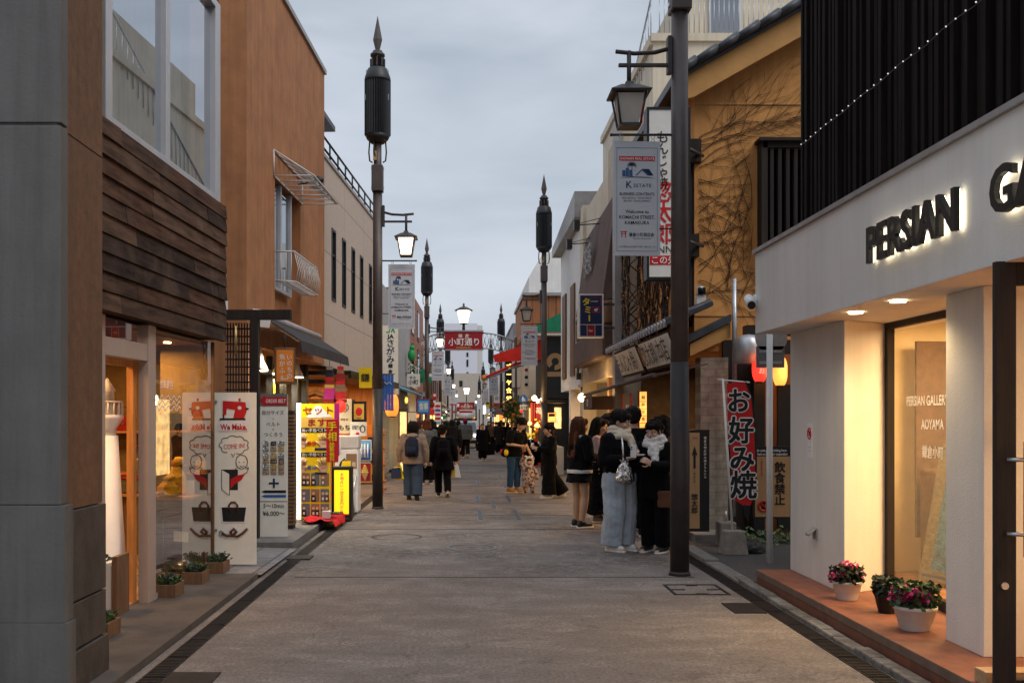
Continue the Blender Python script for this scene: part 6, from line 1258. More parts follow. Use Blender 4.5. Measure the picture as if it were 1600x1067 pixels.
# blue bar sign
k = 18.6 / F; p = at(922.5, 494, 18.6); t = thing('hanging_sign', 'dark blue sign with yellow kana and a red panel above the brown awning', 'sign', p)
w, h = 17 * k, 63 * k / 2; b = MB('offwhite'); b.box(-w - .03, w + .03, -.1, .1, -h - .03, h + .03); b.build('frame', t); b = MB('navy'); b.box(-w, w, -.105, -.1001, -h * .42, h); b.mat('navy').box(-w, -w * .38, -.105, -.1001, -h, -h * .46); b.box(w * .38, w, -.105, -.1001, -h, -h * .46); b.mat('darkred').box(-w * .34, w * .34, -.106, -.1001, -h, -h * .46)
for i, ch in enumerate('タミー'): b.text(ch if ch != 'ー' else 'l', -w * .45 + i * .03, h * .68 - i * h * .4, w * .75, -.11, 'yellow', .04)
b.text('4F', w * .45, h * .28, w * .4, -.11, 'offwhite', .02); b.text('TAMMY', w * .3, h * .7, w * .22, -.11, 'offwhite'); b.text('Bar', 0, -h * .73, w * .3, -.112, 'offwhite'); b.mat('red'); [b.box(a[0], a[1], -.107, -.1051, a[2], a[3]) for a in ((w * .08, w * .82, h * .14, h * .17), (w * .08, w * .82, h * .40, h * .43), (w * .08, w * .12, h * .17, h * .4), (w * .78, w * .82, h * .17, h * .4), (-w * .1, w * .9, h * .86, h * .88), (w * .86, w * .9, h * .5, h * .86))]
b.build('panel', t); b = MB('dark_metal'); b.box(w + .03, w + .32, -.03, .03, .2, .24); b.box(w + .03, w + .32, -.03, .03, -.24, -.2); b.build('bracket', t)
# shop bits under the brown awning
t = thing('bare_bulb_lamp', 'bright bare bulb hanging at the end of the brown awning', 'lamp', at(909, 621, 20.5)); b = MB('bulb', True); b.ell((0, 0, 0), (.075, .075, .085)); b.build('bulb', t); b = MB('black_paint'); b.cyl((0, 0, .08), (0, 0, .22), .02, n=6); b.build('holder', t)
p = at(909, 621, 20.5); lamp('POINT', 'bulb_lamp', (p.x, p.y - .15, p.z - .1), 16, (1, .62, .26), .1)
def menu(b, w, h, y):
    for i in range(4): b.text('麺丼定食'[i], 0, h * (.34 - .2 * i), w * 1.1, y - .006, 'darkred' if i else 'black', .03); b.mat('red').box(-w * .9, w * .9, y - .003, y, h * (.22 - .2 * i), h * (.235 - .2 * i))
board('lit_menu', 'glowing orange vertical menu board in the dark doorway above the queue', 'sign', 1004, 640, 14.2, 11, 56, 'menu_lit', menu, 'wood_brown', th=.05)
def hanging(b, w, h, y): b.mat('red').box(-w, -w * .8, y - .003, y, -h / 2, h / 2); b.box(w * .8, w, y - .003, y, -h / 2, h / 2); b.text('お好', 0, h * .1, w * .9, y - .006, 'white', .03, vert=True)
board('door_curtain', 'grey door curtain with red edges and white writing above the queue', 'curtain', 980, 640, 15.2, 14, 50, 'midgrey', hanging, None, th=.006)
# red awning and hanging signs, right distance
t = thing('red_awning', 'bright red canvas awning stretched out over the street before the red gate', 'awning', (2.4, 35.0, 3.5)); Ya = 35.0; A = lambda px, py, Y: tuple(at(px, py, Y))
b = MB('awning_red'); b.add([A(771, 555, 35.2), A(846, 530, 34.2), A(846, 552, 37.5), A(776, 562, 38)], [(0, 1, 2, 3)]); b.add([A(771, 555, 35.2), A(846, 530, 34.2), A(848, 562, 34.2), A(773, 566, 35.2)], [(0, 1, 2, 3)]); b.add([A(846, 540, 34.6), A(884, 560, 34.6), A(878, 600, 34.6), A(850, 575, 34.6)], [(0, 1, 2, 3)]); b.build('canvas', t, world=True, solid=.02)
b = MB('awning_red'); b.tube([A(757, 590, 34.8), A(800, 571, 35), A(850, 556, 35)], .045, 6); b.mat('awning_lip').tube([A(757, 593, 34.8), A(800, 575, 35), A(850, 562, 35)], .035, 6); b.mat('orange').ell(A(756, 590, 34.8), (.08, .08, .1)); b.build('folding_arm', t, world=True)
def yel(b, w, h, y): pass
board('vertical_sign', 'black vertical sign with glowing yellow characters beyond the red awning', 'sign', 795, 603, 47, 11, 76, 'black', lambda b, w, h, y: [b.text(ch, 0, h * (.4 - .165 * i), w * 1.5, y - .01, 'sign_amber_lit', .06) for i, ch in enumerate('ゴーヤ食堂')] and b.text('P', 0, -h * .43, w, y - .01, 'white', .03), 'black_paint', th=.08)
board('vertical_sign', 'white vertical sign with black kana hanging beside the yellow lettered sign', 'sign', 807, 584, 44, 14.5, 42, 'offwhite', lambda b, w, h, y: (b.text('ピア', w * .3, h * .36, w * .65, y - .006, 'black', .02, vert=True), b.text('鎌倉', -w * .35, h * .36, w * .5, y - .006, 'black', .02, vert=True), b.text('さがみ', 0, -h * .1, w * .3, y - .006, 'black', vert=True)), 'black_paint', th=.06)
t = thing('road_sign', 'round blue pedestrian road sign with white plate under it', 'sign', at(818, 700, 31.0)); k = 31 / F; b = MB('galvanised'); b.cyl((0, .03, -1.1), (0, .03, 86 * k), .03, n=8); b.build('post', t)
b = MB('blue'); b.cyl((0, 0, 77 * k), (0, -.02, 77 * k), 6.6 * k, n=28); b.mat('white').ell((-.02, -.024, 80 * k), (.018, .006, .02)); b.prism([(-.05, 73 * k), (.0, 73 * k), (.01, 79 * k), (-.05, 79 * k)], -.026, -.021); b.prism([(.02, 73 * k), (.05, 73 * k), (.045, 77 * k), (.02, 77 * k)], -.026, -.021); b.build('round_plate', t); b = MB('paper'); b.box(-6 * k, 6 * k, -.02, 0, 60 * k, 68 * k); b.text('12-18', 0, 64 * k, 5.5 * k, -.025, 'black', .02); b.build('time_plate', t)
t = thing('hanging_plant', 'bushy green plant beside the yellow lettered sign', 'plant', at(800, 668, 43)); b = MB('leaf_green'); random.seed(90)
for i in range(900):
    q = Vector((random.gauss(0, .17), random.gauss(0, .16), .75 + random.gauss(0, .24))); a = Vector((random.gauss(0, 1), random.gauss(0, 1), random.gauss(0, 1))).normalized() * .09; e = a.orthogonal().normalized() * .04; b.mat(random.choice(('leaf_green', 'leaf_pale', 'leaf_dark', 'leaf_green', 'dry_leaf'))).quad(q - a, q + e, q + a, q - e)
b.build('leaves', t); b = MB('wood_brown', True); b.cyl((0, 0, -.95), (0, 0, .8), .03, n=6); b.build('stem', t)
# glowing stall near the second right pole
t = thing('food_stall', 'brightly lit food stall with red banners and gold ornaments behind the toddler', 'stall', (2.42, 30, gz(30)))
b = MB('grey_white'); b.box(2.05, 2.9, 29.3, 31.5, -.15, .7); b.build('counter', t, world=True); b = MB('bulb', True)
for px, py in ((835, 622), (842, 628), (848, 624), (838, 634)): b.ell(at(px, py, 30), (.075, .075, .08))
b.build('bulb', t, world=True); b = MB('red'); 
for px in (829, 834): q = at(px, 650, 29.6); b.box(q.x, q.x + .06, q.y, q.y + .01, q.z - .35, q.z + .4)
q = at(842, 648, 29.6); b.mat('darkred').box(q.x - .12, q.x + .12, q.y, q.y + .01, q.z - .35, q.z + .35); b.text('苺', q.x, q.z + .12, .2, q.y - .01, 'white', .03); b.build('banner', t, world=True)
random.seed(14)
b = MB('gold', True)
for i in range(26): q = at(random.uniform(818, 850), random.uniform(655, 690), 29.4); b.mat(random.choice(('gold', 'orange', 'yellow', 'brown', 'white', 'sign_amber_lit'))).ell(q, (random.uniform(.03, .09),) * 3, 8, 6)
b.build('ornament', t, world=True); b = MB('white'); 
for i in range(34): q = at(random.uniform(822, 846), random.uniform(690, 722), 29.2); b.mat(random.choice(('red', 'blue', 'sky', 'white', 'orange', 'paper'))).box(q.x - .1, q.x + .1, q.y, q.y + .1, q.z - .12, q.z + .12)
b.build('poster', t, world=True); lamp('POINT', 'stall_lamp', at(838, 640, 28.9), 22, (1, .66, .3), .2)
b = MB('black_paint'); b.box(2.3, 2.36, 29.2, 29.26, -.15, 2.0); b.box(2.2, 3.0, 29.1, 31.6, 2.001, 2.08); b.build('canopy', t, world=True)
for px, py, Y, wpx, hpx, m, tx, l in ((776, 622, 75, 9, 16, 'white', '店', 'small white lit panel far down beyond the yellow sign'), (776, 632, 74, 9, 5, 'red', None, 'red strip below the small white lit panel'), (757, 640, 80, 5, 14, 'sign_white_lit', None, 'narrow glowing panel far down near the thin poles'), (740, 655, 90, 4, 6, 'lantern_amber', None, 'small amber panel near the van roof box')): board('shop_sign', l, 'sign', px, py, Y, wpx, hpx, m, text=tx)
random.seed(33)
for i in range(10):                                    # lit shop lamps down the street
    s_ = random.choice((-1, 1)); Y = random.uniform(46, 95); x = (-1.5 if s_ < 0 else 2.0) - s_ * 0 + s_ * random.uniform(0, .35)
    t = thing('shop_lamp', 'tiny warm shop lamp glowing far down the %s side' % ('bank' if s_ < 0 else 'timber building'), 'lamp', (x, Y, gz(Y) + random.uniform(1.7, 2.6)), 0, 'tiny warm lamps far down the %s side' % ('bank' if s_ < 0 else 'timber building')); b = MB('bulb', True); b.ell((0, 0, 0), (.065, .065, .07), 8, 6); b.build('bulb', t)
# van far down the street
Yv = 60.0; t = thing('van', 'white van with roof box facing up the street among the walkers', 'van', (at(727, 652, Yv).x, Yv, gz(Yv)))
b = MB('car_white'); b.prismx([(-.0, .35), (-.02, .8), (.25, .98), (.75, 1.62), (4.0, 1.66), (4.1, .35)], -.82, .82); b.build('car_body', t, bevel=.06); b = MB('car_glass'); b.add([(-.7, .27, 1.0), (.7, .27, 1.0), (.62, .7, 1.55), (-.62, .7, 1.55)], [(0, 1, 2, 3)]); q = b.build('windscreen', t, solid=.03); q.location.y = -.03
b = MB('car_white', True); b.loft([(0, 1.9, 1.80, .45, 1.0), (0, 1.9, 1.86, .6, 1.15), (0, 1.9, 2.05, .55, 1.05), (0, 1.9, 2.14, .35, .8)]); b.build('roof_box', t); b = MB('black_paint'); b.box(-.7, .7, .95, 1.0, 1.68, 1.8); b.build('roof_bar', t); MB('black_paint').box(-.7, .7, 2.6, 2.65, 1.68, 1.8).build('roof_bar', t)
for s_ in (-1, 1):
    b = MB('head_lamp', True); b.ell((s_ * .62, -.02, .78), (.14, .05, .08)); b.build('headlight', t); b = MB('tyre', True); b.cyl((s_ * .82, .75, .3), (s_ * .62, .75, .3), .3, n=20); b.build('wheel', t)
    b = MB('car_white', True); b.ell((s_ * .95, .55, 1.05), (.1, .06, .08)); b.build('mirror', t)
b = MB('black'); b.box(-.8, .8, -.06, .0, .3, .5); b.box(-.35, .35, -.05, .0, .58, .72); b.build('bumper', t); b = MB('paper'); b.box(-.17, .17, -.075, -.061, .38, .48); b.build('number_plate', t)

# ================================================================ gallery details
t = thing('security_camera', 'white security camera fixed to the end of the white gallery fascia', 'camera', (PX - .0, PY - .02, 2.62)); b = MB('white_paint', True); b.cyl((-.0, 0, .04), (-.02, 0, .04), .05, n=16); b.cyl((-.02, -.0, .04), (-.06, -.02, .03), .022, n=8); b.build('mount', t); b = MB('white_paint', True); b.cyl((-.055, .05, .06), (-.075, -.12, -.02), .042, .045, 16); b.build('housing', t); b = MB('black', True); b.cyl((-.075, -.12, -.02), (-.077, -.135, -.027), .036, n=16); b.build('lens', t)
t = thing('light_string', 'string of tiny white lights across the dark wooden slats', 'lights', (2.95, 5, 3.97)); b = MB('black_paint'); b.tube([(2.965, y_, 3.97 - .01 * math.sin(y_ * 9)) for y_ in [1.2 + i * .2 for i in range(39)]], .003, 4); b.build('wire', t, world=True); b = MB('fairy', True)
for i in range(64): y_ = 1.2 + i * .12; b.ell((2.955, y_, 3.97), (.0055, .0055, .0055), 6, 4)
b.build('bulb', t, world=True)
t = thing('wall_notice', 'small white no smoking notice on the white gallery wall', 'notice', (3.02, 8.72, 1.22)); t.rotation_euler = (0, 0, R(-90)); b = MB('white'); b.box(-.055, .055, -.004, 0, 0, .30); b.mat('red').tube([(.038 * math.cos(a), -.007, .21 + .048 * math.sin(a)) for a in [i * .3 for i in range(22)]], .006, 5); b.tube([(-.027, -.007, .245), (.027, -.007, .175)], .005, 4); b.mat('black').box(-.02, .02, -.005, -.004, .19, .23); b.text('ご遠慮ください', 0, .09, .013, -.006, 'navy'); b.text('No Smoking', 0, .06, .013, -.006, 'navy'); b.build('sheet', t)
t = thing('vent_cap', 'small square steel vent cap low on the white gallery wall', 'vent', (3.02, 8.58, .52)); t.rotation_euler = (0, 0, R(-90)); b = MB('cap_metal'); b.box(-.05, .05, -.012, 0, 0, .1); b.prismx([(-.012, .09), (-.075, .03), (-.075, .05), (-.012, .105)], -.05, .05); b.build('hood', t, bevel=.003)
def pot(loc, label, r, h, m, flower, leaf, nl, spread):
    t = thing('flower_pot', label, 'pot', loc); t.scale = (.82, .82, .86); b = MB(m, True); b.lathe([(0, 0), (r * .66, 0), (r * .70, .01), (r * .88, h * .55), (r * .90, h * .56), (r * .96, h * .85), (r * 1.03, h * .86), (r * 1.03, h), (r * .95, h), (r * .93, h * .9), (0, h * .9)], n=32); b.build('pot', t); b = MB(leaf)
    for i in range(nl):
        a0 = random.uniform(0, 6.28); rr = r * math.sqrt(random.random()) * 1.15; q = Vector((rr * math.cos(a0), rr * math.sin(a0), h + random.uniform(-.01, spread))); a = Vector((random.gauss(0, 1) + math.cos(a0), random.gauss(0, 1) + math.sin(a0), random.gauss(.2, .6))).normalized() * .028; e = Vector((random.gauss(0, 1), random.gauss(0, 1), random.gauss(0, 1))).cross(a).normalized() * .02
        b.mat(random.choice(leaf if isinstance(leaf, tuple) else (leaf,))) if 0 else b.mat(random.choice((leaf, 'leaf_dark', leaf))); b.quad(q - a, q - a * .2 + e, q + a, q - a * .2 - e)
    b.build('leaves', t)
    if flower:
        for fx, fy, fz, n in flower:
            b = MB('petal')
            for i in range(n):
                q = Vector((fx + random.gauss(0, .035), fy + random.gauss(0, .035), fz + random.gauss(0, .022))); a = Vector((random.gauss(0, 1), random.gauss(0, 1), random.gauss(0, 1))).normalized() * .02; e = a.orthogonal().normalized() * .018; b.quad(q - a, q + e, q + a, q - e)
            b.build('flower_head', t)
random.seed(19)
pot((3.02 - .06, 7.72, .16), 'white pot with small pink flowers nearest the gallery wall corner', .135, .17, 'pot_white', ((-.1, -.03, .22, 60), (.06, .02, .31, 16), (.1, -.05, .26, 10), (0, .05, .29, 10)), 'leaf_dark', 420, .13)
pot((3.05, 7.20, .16), 'black plastic pot of dark leaves between the two white pots', .105, .16, 'pot_black', (), 'leaf_dark', 480, .14)
pot((2.99, 6.62, .16), 'white pot with a big magenta flower cluster beside the gallery pillar', .165, .19, 'pot_white', ((-.08, -.08, .29, 170), (.0, -.10, .27, 110), (-.13, -.0, .27, 90), (.14, .03, .27, 8)), 'leaf_green', 620, .17)

# more signs, awnings and goods along the middle of the street
def stripes(*ms):
    def f(b, w, h, y):
        n = len(ms)
        for i, m in enumerate(ms): b.mat(m).box(-w * .8, w * .8, y - .004, y, h * (.42 - .84 * (i + .8) / n), h * (.42 - .84 * i / n))
    return f
for a in (('projecting_sign', 'white projecting sign with dark stripes above the long pale awning', 'sign', 631, 560, 36, 10, 22, 'offwhite', stripes('navy', 'offwhite', 'black')), ('projecting_sign', 'small green projecting sign past the crepe flag', 'sign', 694, 650, 52, 6, 9, 'green', stripes('white', 'green')),
          ('vertical_sign', 'narrow red vertical sign at the grey shop house before the crepe flag', 'sign', 679, 628, 48, 5, 30, 'red', stripes('white', 'red', 'white', 'red', 'white')), ('vertical_sign', 'narrow white vertical sign under the fourth banner of the bank side', 'sign', 701, 648, 66, 4, 18, 'white', stripes('black', 'white', 'red', 'white')),
          ('projecting_sign', 'glowing amber sign low beside the white building brace', 'sign', 862, 652, 31.5, 12, 14, 'menu_lit', stripes('brown', 'menu_lit')), ('projecting_sign', 'blue sign under the white banners beyond the red gate', 'sign', 772, 645, 62, 6, 12, 'blue', stripes('white', 'blue', 'white')),
          ('vertical_sign', 'tall pale vertical sign above the round blue road sign', 'sign', 823, 590, 39, 8, 34, 'offwhite', stripes('darkred', 'offwhite', 'black', 'offwhite', 'black')), ('vertical_sign', 'orange vertical sign behind the hanging plant', 'sign', 789, 640, 52, 6, 26, 'lantern_amber', stripes('brown', 'gold', 'brown')),
          ('projecting_sign', 'small yellow sign far beside the thin poles', 'sign', 762, 632, 70, 6, 8, 'yellow', stripes('black', 'yellow')), ('projecting_sign', 'dark green sign high on the grey shop house', 'sign', 672, 590, 47, 7, 16, 'awning_green', stripes('white', 'awning_green')),
          ('vertical_sign', 'tall dark red vertical sign beyond the van', 'sign', 716, 640, 80, 4, 22, 'darkred', stripes('white', 'darkred', 'white'))):
    board(*a, 'black_paint' if 'white' in a[1] else None, th=.06)
for n_, (px0, px1, py, Y0, Y1, m) in enumerate(((668, 690, 640, 46, 54, 'awning_red'), (690, 700, 645, 60, 68, 'awning_grey'), (786, 772, 640, 52, 62, 'awning_brown'), (806, 790, 628, 44, 52, 'awning_green'), (770, 758, 646, 66, 80, 'awning_lip'))):
    sgn = -1 if px0 < 727 else 1; x0 = (px0 - VX) / F * Y0; x1 = (px1 - VX) / F * Y1; z0 = CH + (HY - py) / F * Y0
    t = thing('shop_awning', ('faded red', 'dark grey', 'brown', 'green', 'pale grey')[n_] + ' awning of a far shop house ' + ('beyond the brick building', 'past the crepe flag', 'behind the hanging plant', 'beside the tall pale sign', 'near the small yellow sign')[n_], 'awning', (x0, Y0, z0))
    b = MB(m); b.add([(x0, Y0, z0), (x1, Y1, z0), (x1 + sgn * .9, Y1, z0 + .4), (x0 + sgn * .9, Y0, z0 + .4)], [(0, 1, 2, 3)]); b.build('canvas', t, world=True, solid=.03); b = MB(m); b.add([(x0, Y0, z0 - .02), (x1, Y1, z0 - .02), (x1, Y1, z0 - .25), (x0, Y0, z0 - .25)], [(0, 1, 2, 3)]); b.build('valance', t, world=True, solid=.02)

t = thing('shop_curtain', 'white shop curtain with a dark diagonal band beside the blue framed sign', 'curtain', at(641, 664, 31.5)); b = MB('paper'); b.box(-.2, .2, -.01, .01, -.5, .4); b.mat('navy').prism([(-.2, -.5), (.02, -.1), (.02, .18), (-.2, -.2)], -.014, -.0101); b.build('cloth', t); b = MB('wood_brown'); b.cyl((-.24, 0, .41), (.24, 0, .41), .015, n=6); b.build('rod', t)
g_ = bpy.data.objects['grey_building']; b = MB('wood_brown'); b.box(-.14, -.101, -.03, .05, -.95, .95); b.box(.101, .14, -.03, .05, -.95, .95); b.box(-.14, .14, -.03, .05, .951, 1.0); q = b.build('door', g_, loc=g_.matrix_basis.inverted() @ at(630, 690, 30.2), rz=R(1.7)); b = MB('warm_window'); b.box(-.1, .1, -.01, .03, -.9, .9); b.build('pane', q)
for i, (px, py, Y, m) in enumerate(((652, 648, 40, 'lantern_orange'), (672, 640, 52, 'lantern_red'), (783, 652, 55, 'lantern_orange'), (815, 640, 38, 'lantern_red'))):
    lantern('l', ('small orange lantern', 'small red lantern')[m == 'lantern_red'] + (' below the blue framed sign', ' under the faded red awning', ' near the hanging green plant', ' beside the food stall bulbs')[i], px, py, Y, 5.5, 9, m, '')
# ================================================================ people
def V(*a): return Vector(a)
WX = 1.10
BASE = dict(pelvis=(0, 0, .86), waist=(0, 0, 1.0), chest=(0, 0, 1.18), neck=(0, .01, 1.325), head=(0, -.015, 1.475),
            shL=(.16, .01, 1.275), shR=(-.16, .01, 1.275), elL=(.20, .03, 1.03), elR=(-.20, .03, 1.03), wrL=(.20, -.03, .82), wrR=(-.20, -.03, .82),
            hpL=(.085, 0, .84), hpR=(-.085, 0, .84), knL=(.09, -.02, .45), knR=(-.09, -.02, .45), anL=(.09, .02, .085), anR=(-.09, .02, .085))
def hand(b, w, d, n, side, curl=.5, s=1.0):
    d = d.normalized(); n = (n - d * n.dot(d)).normalized(); u = d.cross(n) * side
    for o in (-.026, -.009, .009, .026): b.cap(w + u * o * .6 * s, .017 * s, w + d * .085 * s + u * o * s, .0125 * s, 8)
    for o, L in ((-.031, .052), (-.0105, .064), (.0105, .070), (.031, .062)):
        p0 = w + d * .088 * s + u * o * s; c1 = curl * .7; d1 = (d * math.cos(c1) + n * math.sin(c1)); p1 = p0 + d1 * L * .52 * s
        c2 = curl * 1.7; d2 = (d * math.cos(c2) + n * math.sin(c2)); p2 = p1 + d2 * L * .5 * s
        b.cap(p0, .0085 * s, p1, .0078 * s, 7); b.cap(p1, .0078 * s, p2, .0065 * s, 7)
    t0 = w + d * .028 * s + u * .03 * s; t1 = t0 + (d * .55 + u * .75 + n * .35).normalized() * .042 * s; t2 = t1 + (d * .9 + u * .15 + n * .4).normalized() * .032 * s
    b.cap(t0, .012 * s, t1, .0095 * s, 7); b.cap(t1, .0095 * s, t2, .0075 * s, 7)
def person(label, px, py, hpx, face, pose=None, top='c_black', legs='c_black', leg='trouser', hair='long', hairm='hair_black', shoe='shoe_black', sole='shoe_white', head_turn=0, head_tilt=0,
           top_len=.80, top_w=1.0, hood=None, legr=(.10, .085, .085), hem=.10, skirt=None, vox=.009, scarf=None, collar=None, sleeve=1.0, sleeve_long=True, trim=None, lean=0, bare=False, hat=None, loc=None, Hm=None, curl=.6, coat_flare=0, group=None, thumb=True, sock=None):
    P = {k: V(*v) for k, v in BASE.items()}
    for k, v in (pose or {}).items(): P[k] = V(*v)
    base = loc if loc is not None else on(px, py)
    H = Hm if Hm else hpx * base.y / F
    k = H / 1.585
    t = thing('person', label, 'person', base, R(face), group); t.scale = (k * WX, k * WX, k)
    vx = vox / k
    if lean:
        for q in ('waist', 'chest', 'neck', 'head', 'shL', 'shR'): P[q] += V(0, -lean * (P[q].z - .86), 0)
    hm = Matrix.Translation(P['head']) @ Matrix.Rotation(R(head_turn), 4, 'Z') @ Matrix.Rotation(R(head_tilt), 4, 'X')
    # one continuous body
    b = MB('skin', True); b.xf = hm
    b.ell((0, .012, .025), (.073, .090, .088), 14, 10); b.ell((0, -.018, -.03), (.062, .068, .085), 14, 10); b.ell((0, -.04, -.075), (.034, .035, .03)); b.cap((0, -.083, .012), .010, (0, -.097, -.022), .0135, 8); b.ell((0, -.075, -.058), (.024, .018, .014))
    for s_ in (-1, 1): b.ell((s_ * .073, .008, -.01), (.010, .021, .030)); b.ell((s_ * .04, -.055, -.028), (.026, .026, .026)); b.ell((s_ * .03, -.073, .028), (.026, .014, .009))
    b.xf = Matrix(); b.cap(P['neck'] - V(0, 0, .03), .052, P['head'] + V(0, .015, -.06), .047)
    sh = (P['shL'] + P['shR']) / 2; c_ = P['chest']; w_ = P['waist']; p_ = P['pelvis']
    b.loft([(p_.x, p_.y, p_.z - .09, .10, .08), (p_.x, p_.y, p_.z, .15, .105), (w_.x, w_.y, w_.z, .125, .09), (c_.x, c_.y, c_.z, .15, .105), (sh.x, sh.y, sh.z - .01, .14, .085), (P['neck'].x, P['neck'].y, P['neck'].z, .06, .055)])
    arms = []
    for s_, e_ in (('L', 1), ('R', -1)):
        S_, E_, W_ = P['sh' + s_], P['el' + s_], P['wr' + s_]
        b.cap(S_, .05, E_, .038); b.cap(E_, .038, W_, .025)
        d = (P['hand' + s_] - W_) if 'hand' + s_ in P else (W_ - E_)
        nrm = P['palm' + s_] if 'palm' + s_ in P else V(-e_, 0, -.1)
        hand(b, W_, d, nrm, e_, curl); arms.append((S_, E_, W_))
        hp, kn, an = P['hp' + s_], P['kn' + s_], P['an' + s_]; b.cap(hp, .082, kn, .052); b.cap(kn, .050, kn.lerp(an, .35), .052); b.cap(kn.lerp(an, .35), .052, an, .032)
        ft = P['ft' + s_] if 'ft' + s_ in P else an + V(0, -.15, -.055); b.cap(an - V(0, -.02, .04), .032, ft, .028)
    bo = b.build('body', t, remesh=vx * .8, sit=2)
    if bare or leg == 'bare': pass
    if vox < .011:                                     # face details on the nearer people
        for s_ in (-1, 1):
            e = MB('white', True); e.xf = hm; e.ell((s_ * .029, -.079, .004), (.0135, .008, .0065), 10, 6); e.mat('eye_dark'); e.ell((s_ * .029, -.0845, .004), (.0062, .0045, .0062), 8, 6); e.build('eye', t)
            e = MB('hair_black', True); e.xf = hm; e.cap((s_ * .015, -.088, .024), .003, (s_ * .045, -.078, .026), .0025, 6); e.build('eyebrow', t)
        e = MB('lip', True); e.xf = hm; e.ell((0, -.089, -.056), (.018, .007, .0045), 10, 6); e.ell((0, -.088, -.063), (.015, .007, .005), 10, 6); e.build('mouth', t)
    # hair
    h = MB(hairm, True); h.xf = hm
    if hat:
        h.ell((0, .03, .0), (.082, .085, .10)); h.cap((0, .05, -.05), .055, (0, .06, -.13), .03)
    elif hair == 'short':
        h.ell((0, .022, .045), (.082, .096, .082), 14, 10); h.ell((0, .05, -.01), (.079, .070, .085)); h.ell((0, -.06, .085), (.062, .035, .032)); [h.ell((s_ * .066, -.005, .03), (.02, .045, .04)) for s_ in (-1, 1)]
    elif hair == 'messy':
        h.ell((0, .022, .048), (.09, .103, .085), 14, 10); h.ell((0, .05, -.01), (.084, .075, .09)); h.ell((0, -.062, .075), (.070, .035, .042))
        for i in range(26): a = random.uniform(0, 6.28); h.cap((.06 * math.cos(a), .02 + .07 * math.sin(a), .08), .025, (.09 * math.cos(a), .02 + .1 * math.sin(a), random.uniform(.0, .09)), .012, 6)
    elif hair in ('bob', 'long', 'verylong'):
        h.ell((0, .022, .045), (.087, .099, .086), 14, 10); L = {'bob': -.13, 'long': -.24, 'verylong': -.40}[hair]
        h.loft([(0, .035, .06, .085, .085), (0, .04, -.03, .094, .078), (0, .05, -.10, .098, .07), (0, .075, L, .085 if hair != 'bob' else .09, .045)], 18)
        for s_ in (-1, 1): h.cap((s_ * .066, .0, .05), .03, (s_ * .078, .02, -.12 if hair == 'bob' else -.20), .024)
        h.ell((0, -.058, .085), (.068, .036, .030)); [h.ell((s_ * .045, -.068, .055), (.022, .018, .03)) for s_ in (-1, 1)]
        if hair == 'verylong':
            for i in range(9): x_ = -.08 + i * .02; h.cap((x_, .10, -.1), .03, (x_ * 1.15 + random.uniform(-.02, .02), .15, -.42 - random.uniform(0, .06)), .016)
    elif hair == 'bun':
        h.ell((0, .022, .045), (.083, .098, .080), 14, 10); h.ell((0, .05, -.02), (.078, .066, .08)); h.ell((0, .115, .02), (.045, .045, .045)); h.ell((0, -.055, .088), (.062, .03, .025)); [h.cap((s_ * .074, -.02, .04), .012, (s_ * .078, -.02, -.06), .007) for s_ in (-1, 1)]
    h.build('hair', t, remesh=vx, sit=4, disp=.016, dscale=.05)
    if vox < .0085 and not hat:                        # loose strands over the hair mass
        q = MB(hairm, True); q.xf = hm; L = {'bob': .17, 'long': .30, 'verylong': .46}.get(hair, .0)
        for i in range(90):
            a = random.uniform(-.35, 3.5) if L else random.uniform(-3.14, 3.14); ca, sa = math.cos(a), math.sin(a); pts = []
            if not L and sa < -.35: L2 = .05
            else: L2 = L * random.uniform(.8, 1.06) if L else random.uniform(.05, .11)
            wob = random.uniform(-.012, .012); o_ = random.uniform(.0, .010)
            for j in range(7):
                u = j / 6; z_ = .132 - (L2 + .05) * u ** 1.25; rr = (.094 + o_) * math.sqrt(max(0.05, 1 - max(0, (z_ - .03) / .115) ** 2)) + (.012 * u if L else 0)
                pts.append((rr * ca * .95 + wob * u, .022 + rr * 1.08 * sa + (.03 * u * u if L and sa > 0 else 0), z_ + .01))
            q.tube(pts, [.0035, .004, .004, .004, .0035, .003, .0012], 4)
        q.build('hair_strands', t)
    if hat:
        q = MB(hat, True); q.xf = hm; q.ell((0, .012, .06), (.095, .105, .085), 14, 10); q.loft([(0, .012, .02, .098, .108), (0, .012, .06, .098, .108)]); q.ell((0, .012, .145), (.02, .02, .02)); q.build('hat', t, remesh=vx, sit=2)
    # top
    g = MB(top, True); W = top_w; z0 = top_len
    g.loft([(p_.x, p_.y, z0, (.165 + coat_flare) * W, .135 * W + coat_flare * .6), (p_.x, p_.y, max(z0 + .03, p_.z), .168 * W, .135 * W), (w_.x, w_.y, w_.z, .158 * W, .125 * W), (c_.x, c_.y, c_.z, .178 * W, .135 * W), (sh.x, sh.y, sh.z - .015, .165 * W, .11 * W), (sh.x, sh.y, sh.z + .025, .10, .085), (P['neck'].x, P['neck'].y, P['neck'].z + .005, .068, .065)], 20)
    for S_, E_, W_ in arms:
        r = sleeve
        if sleeve_long: g.cap(S_, .072 * r, E_, .058 * r); g.cap(E_, .058 * r, E_.lerp(W_, .93), .045 * r)
        else: g.cap(S_, .072 * r, S_.lerp(E_, .72), .066 * r)
    if hood: g.ell(tuple(P['neck'] + V(0, .075, -.01)), (.115, .075, .065)); g.cap(P['neck'] + V(-.08, .0, .0), .035, P['neck'] + V(.08, .0, .0), .035) if 0 else None
    if collar is None and not hood: pass
    g.build('jacket' if top_len < .95 else 'top', t, remesh=vx, sit=3, disp=.02, dscale=.10)
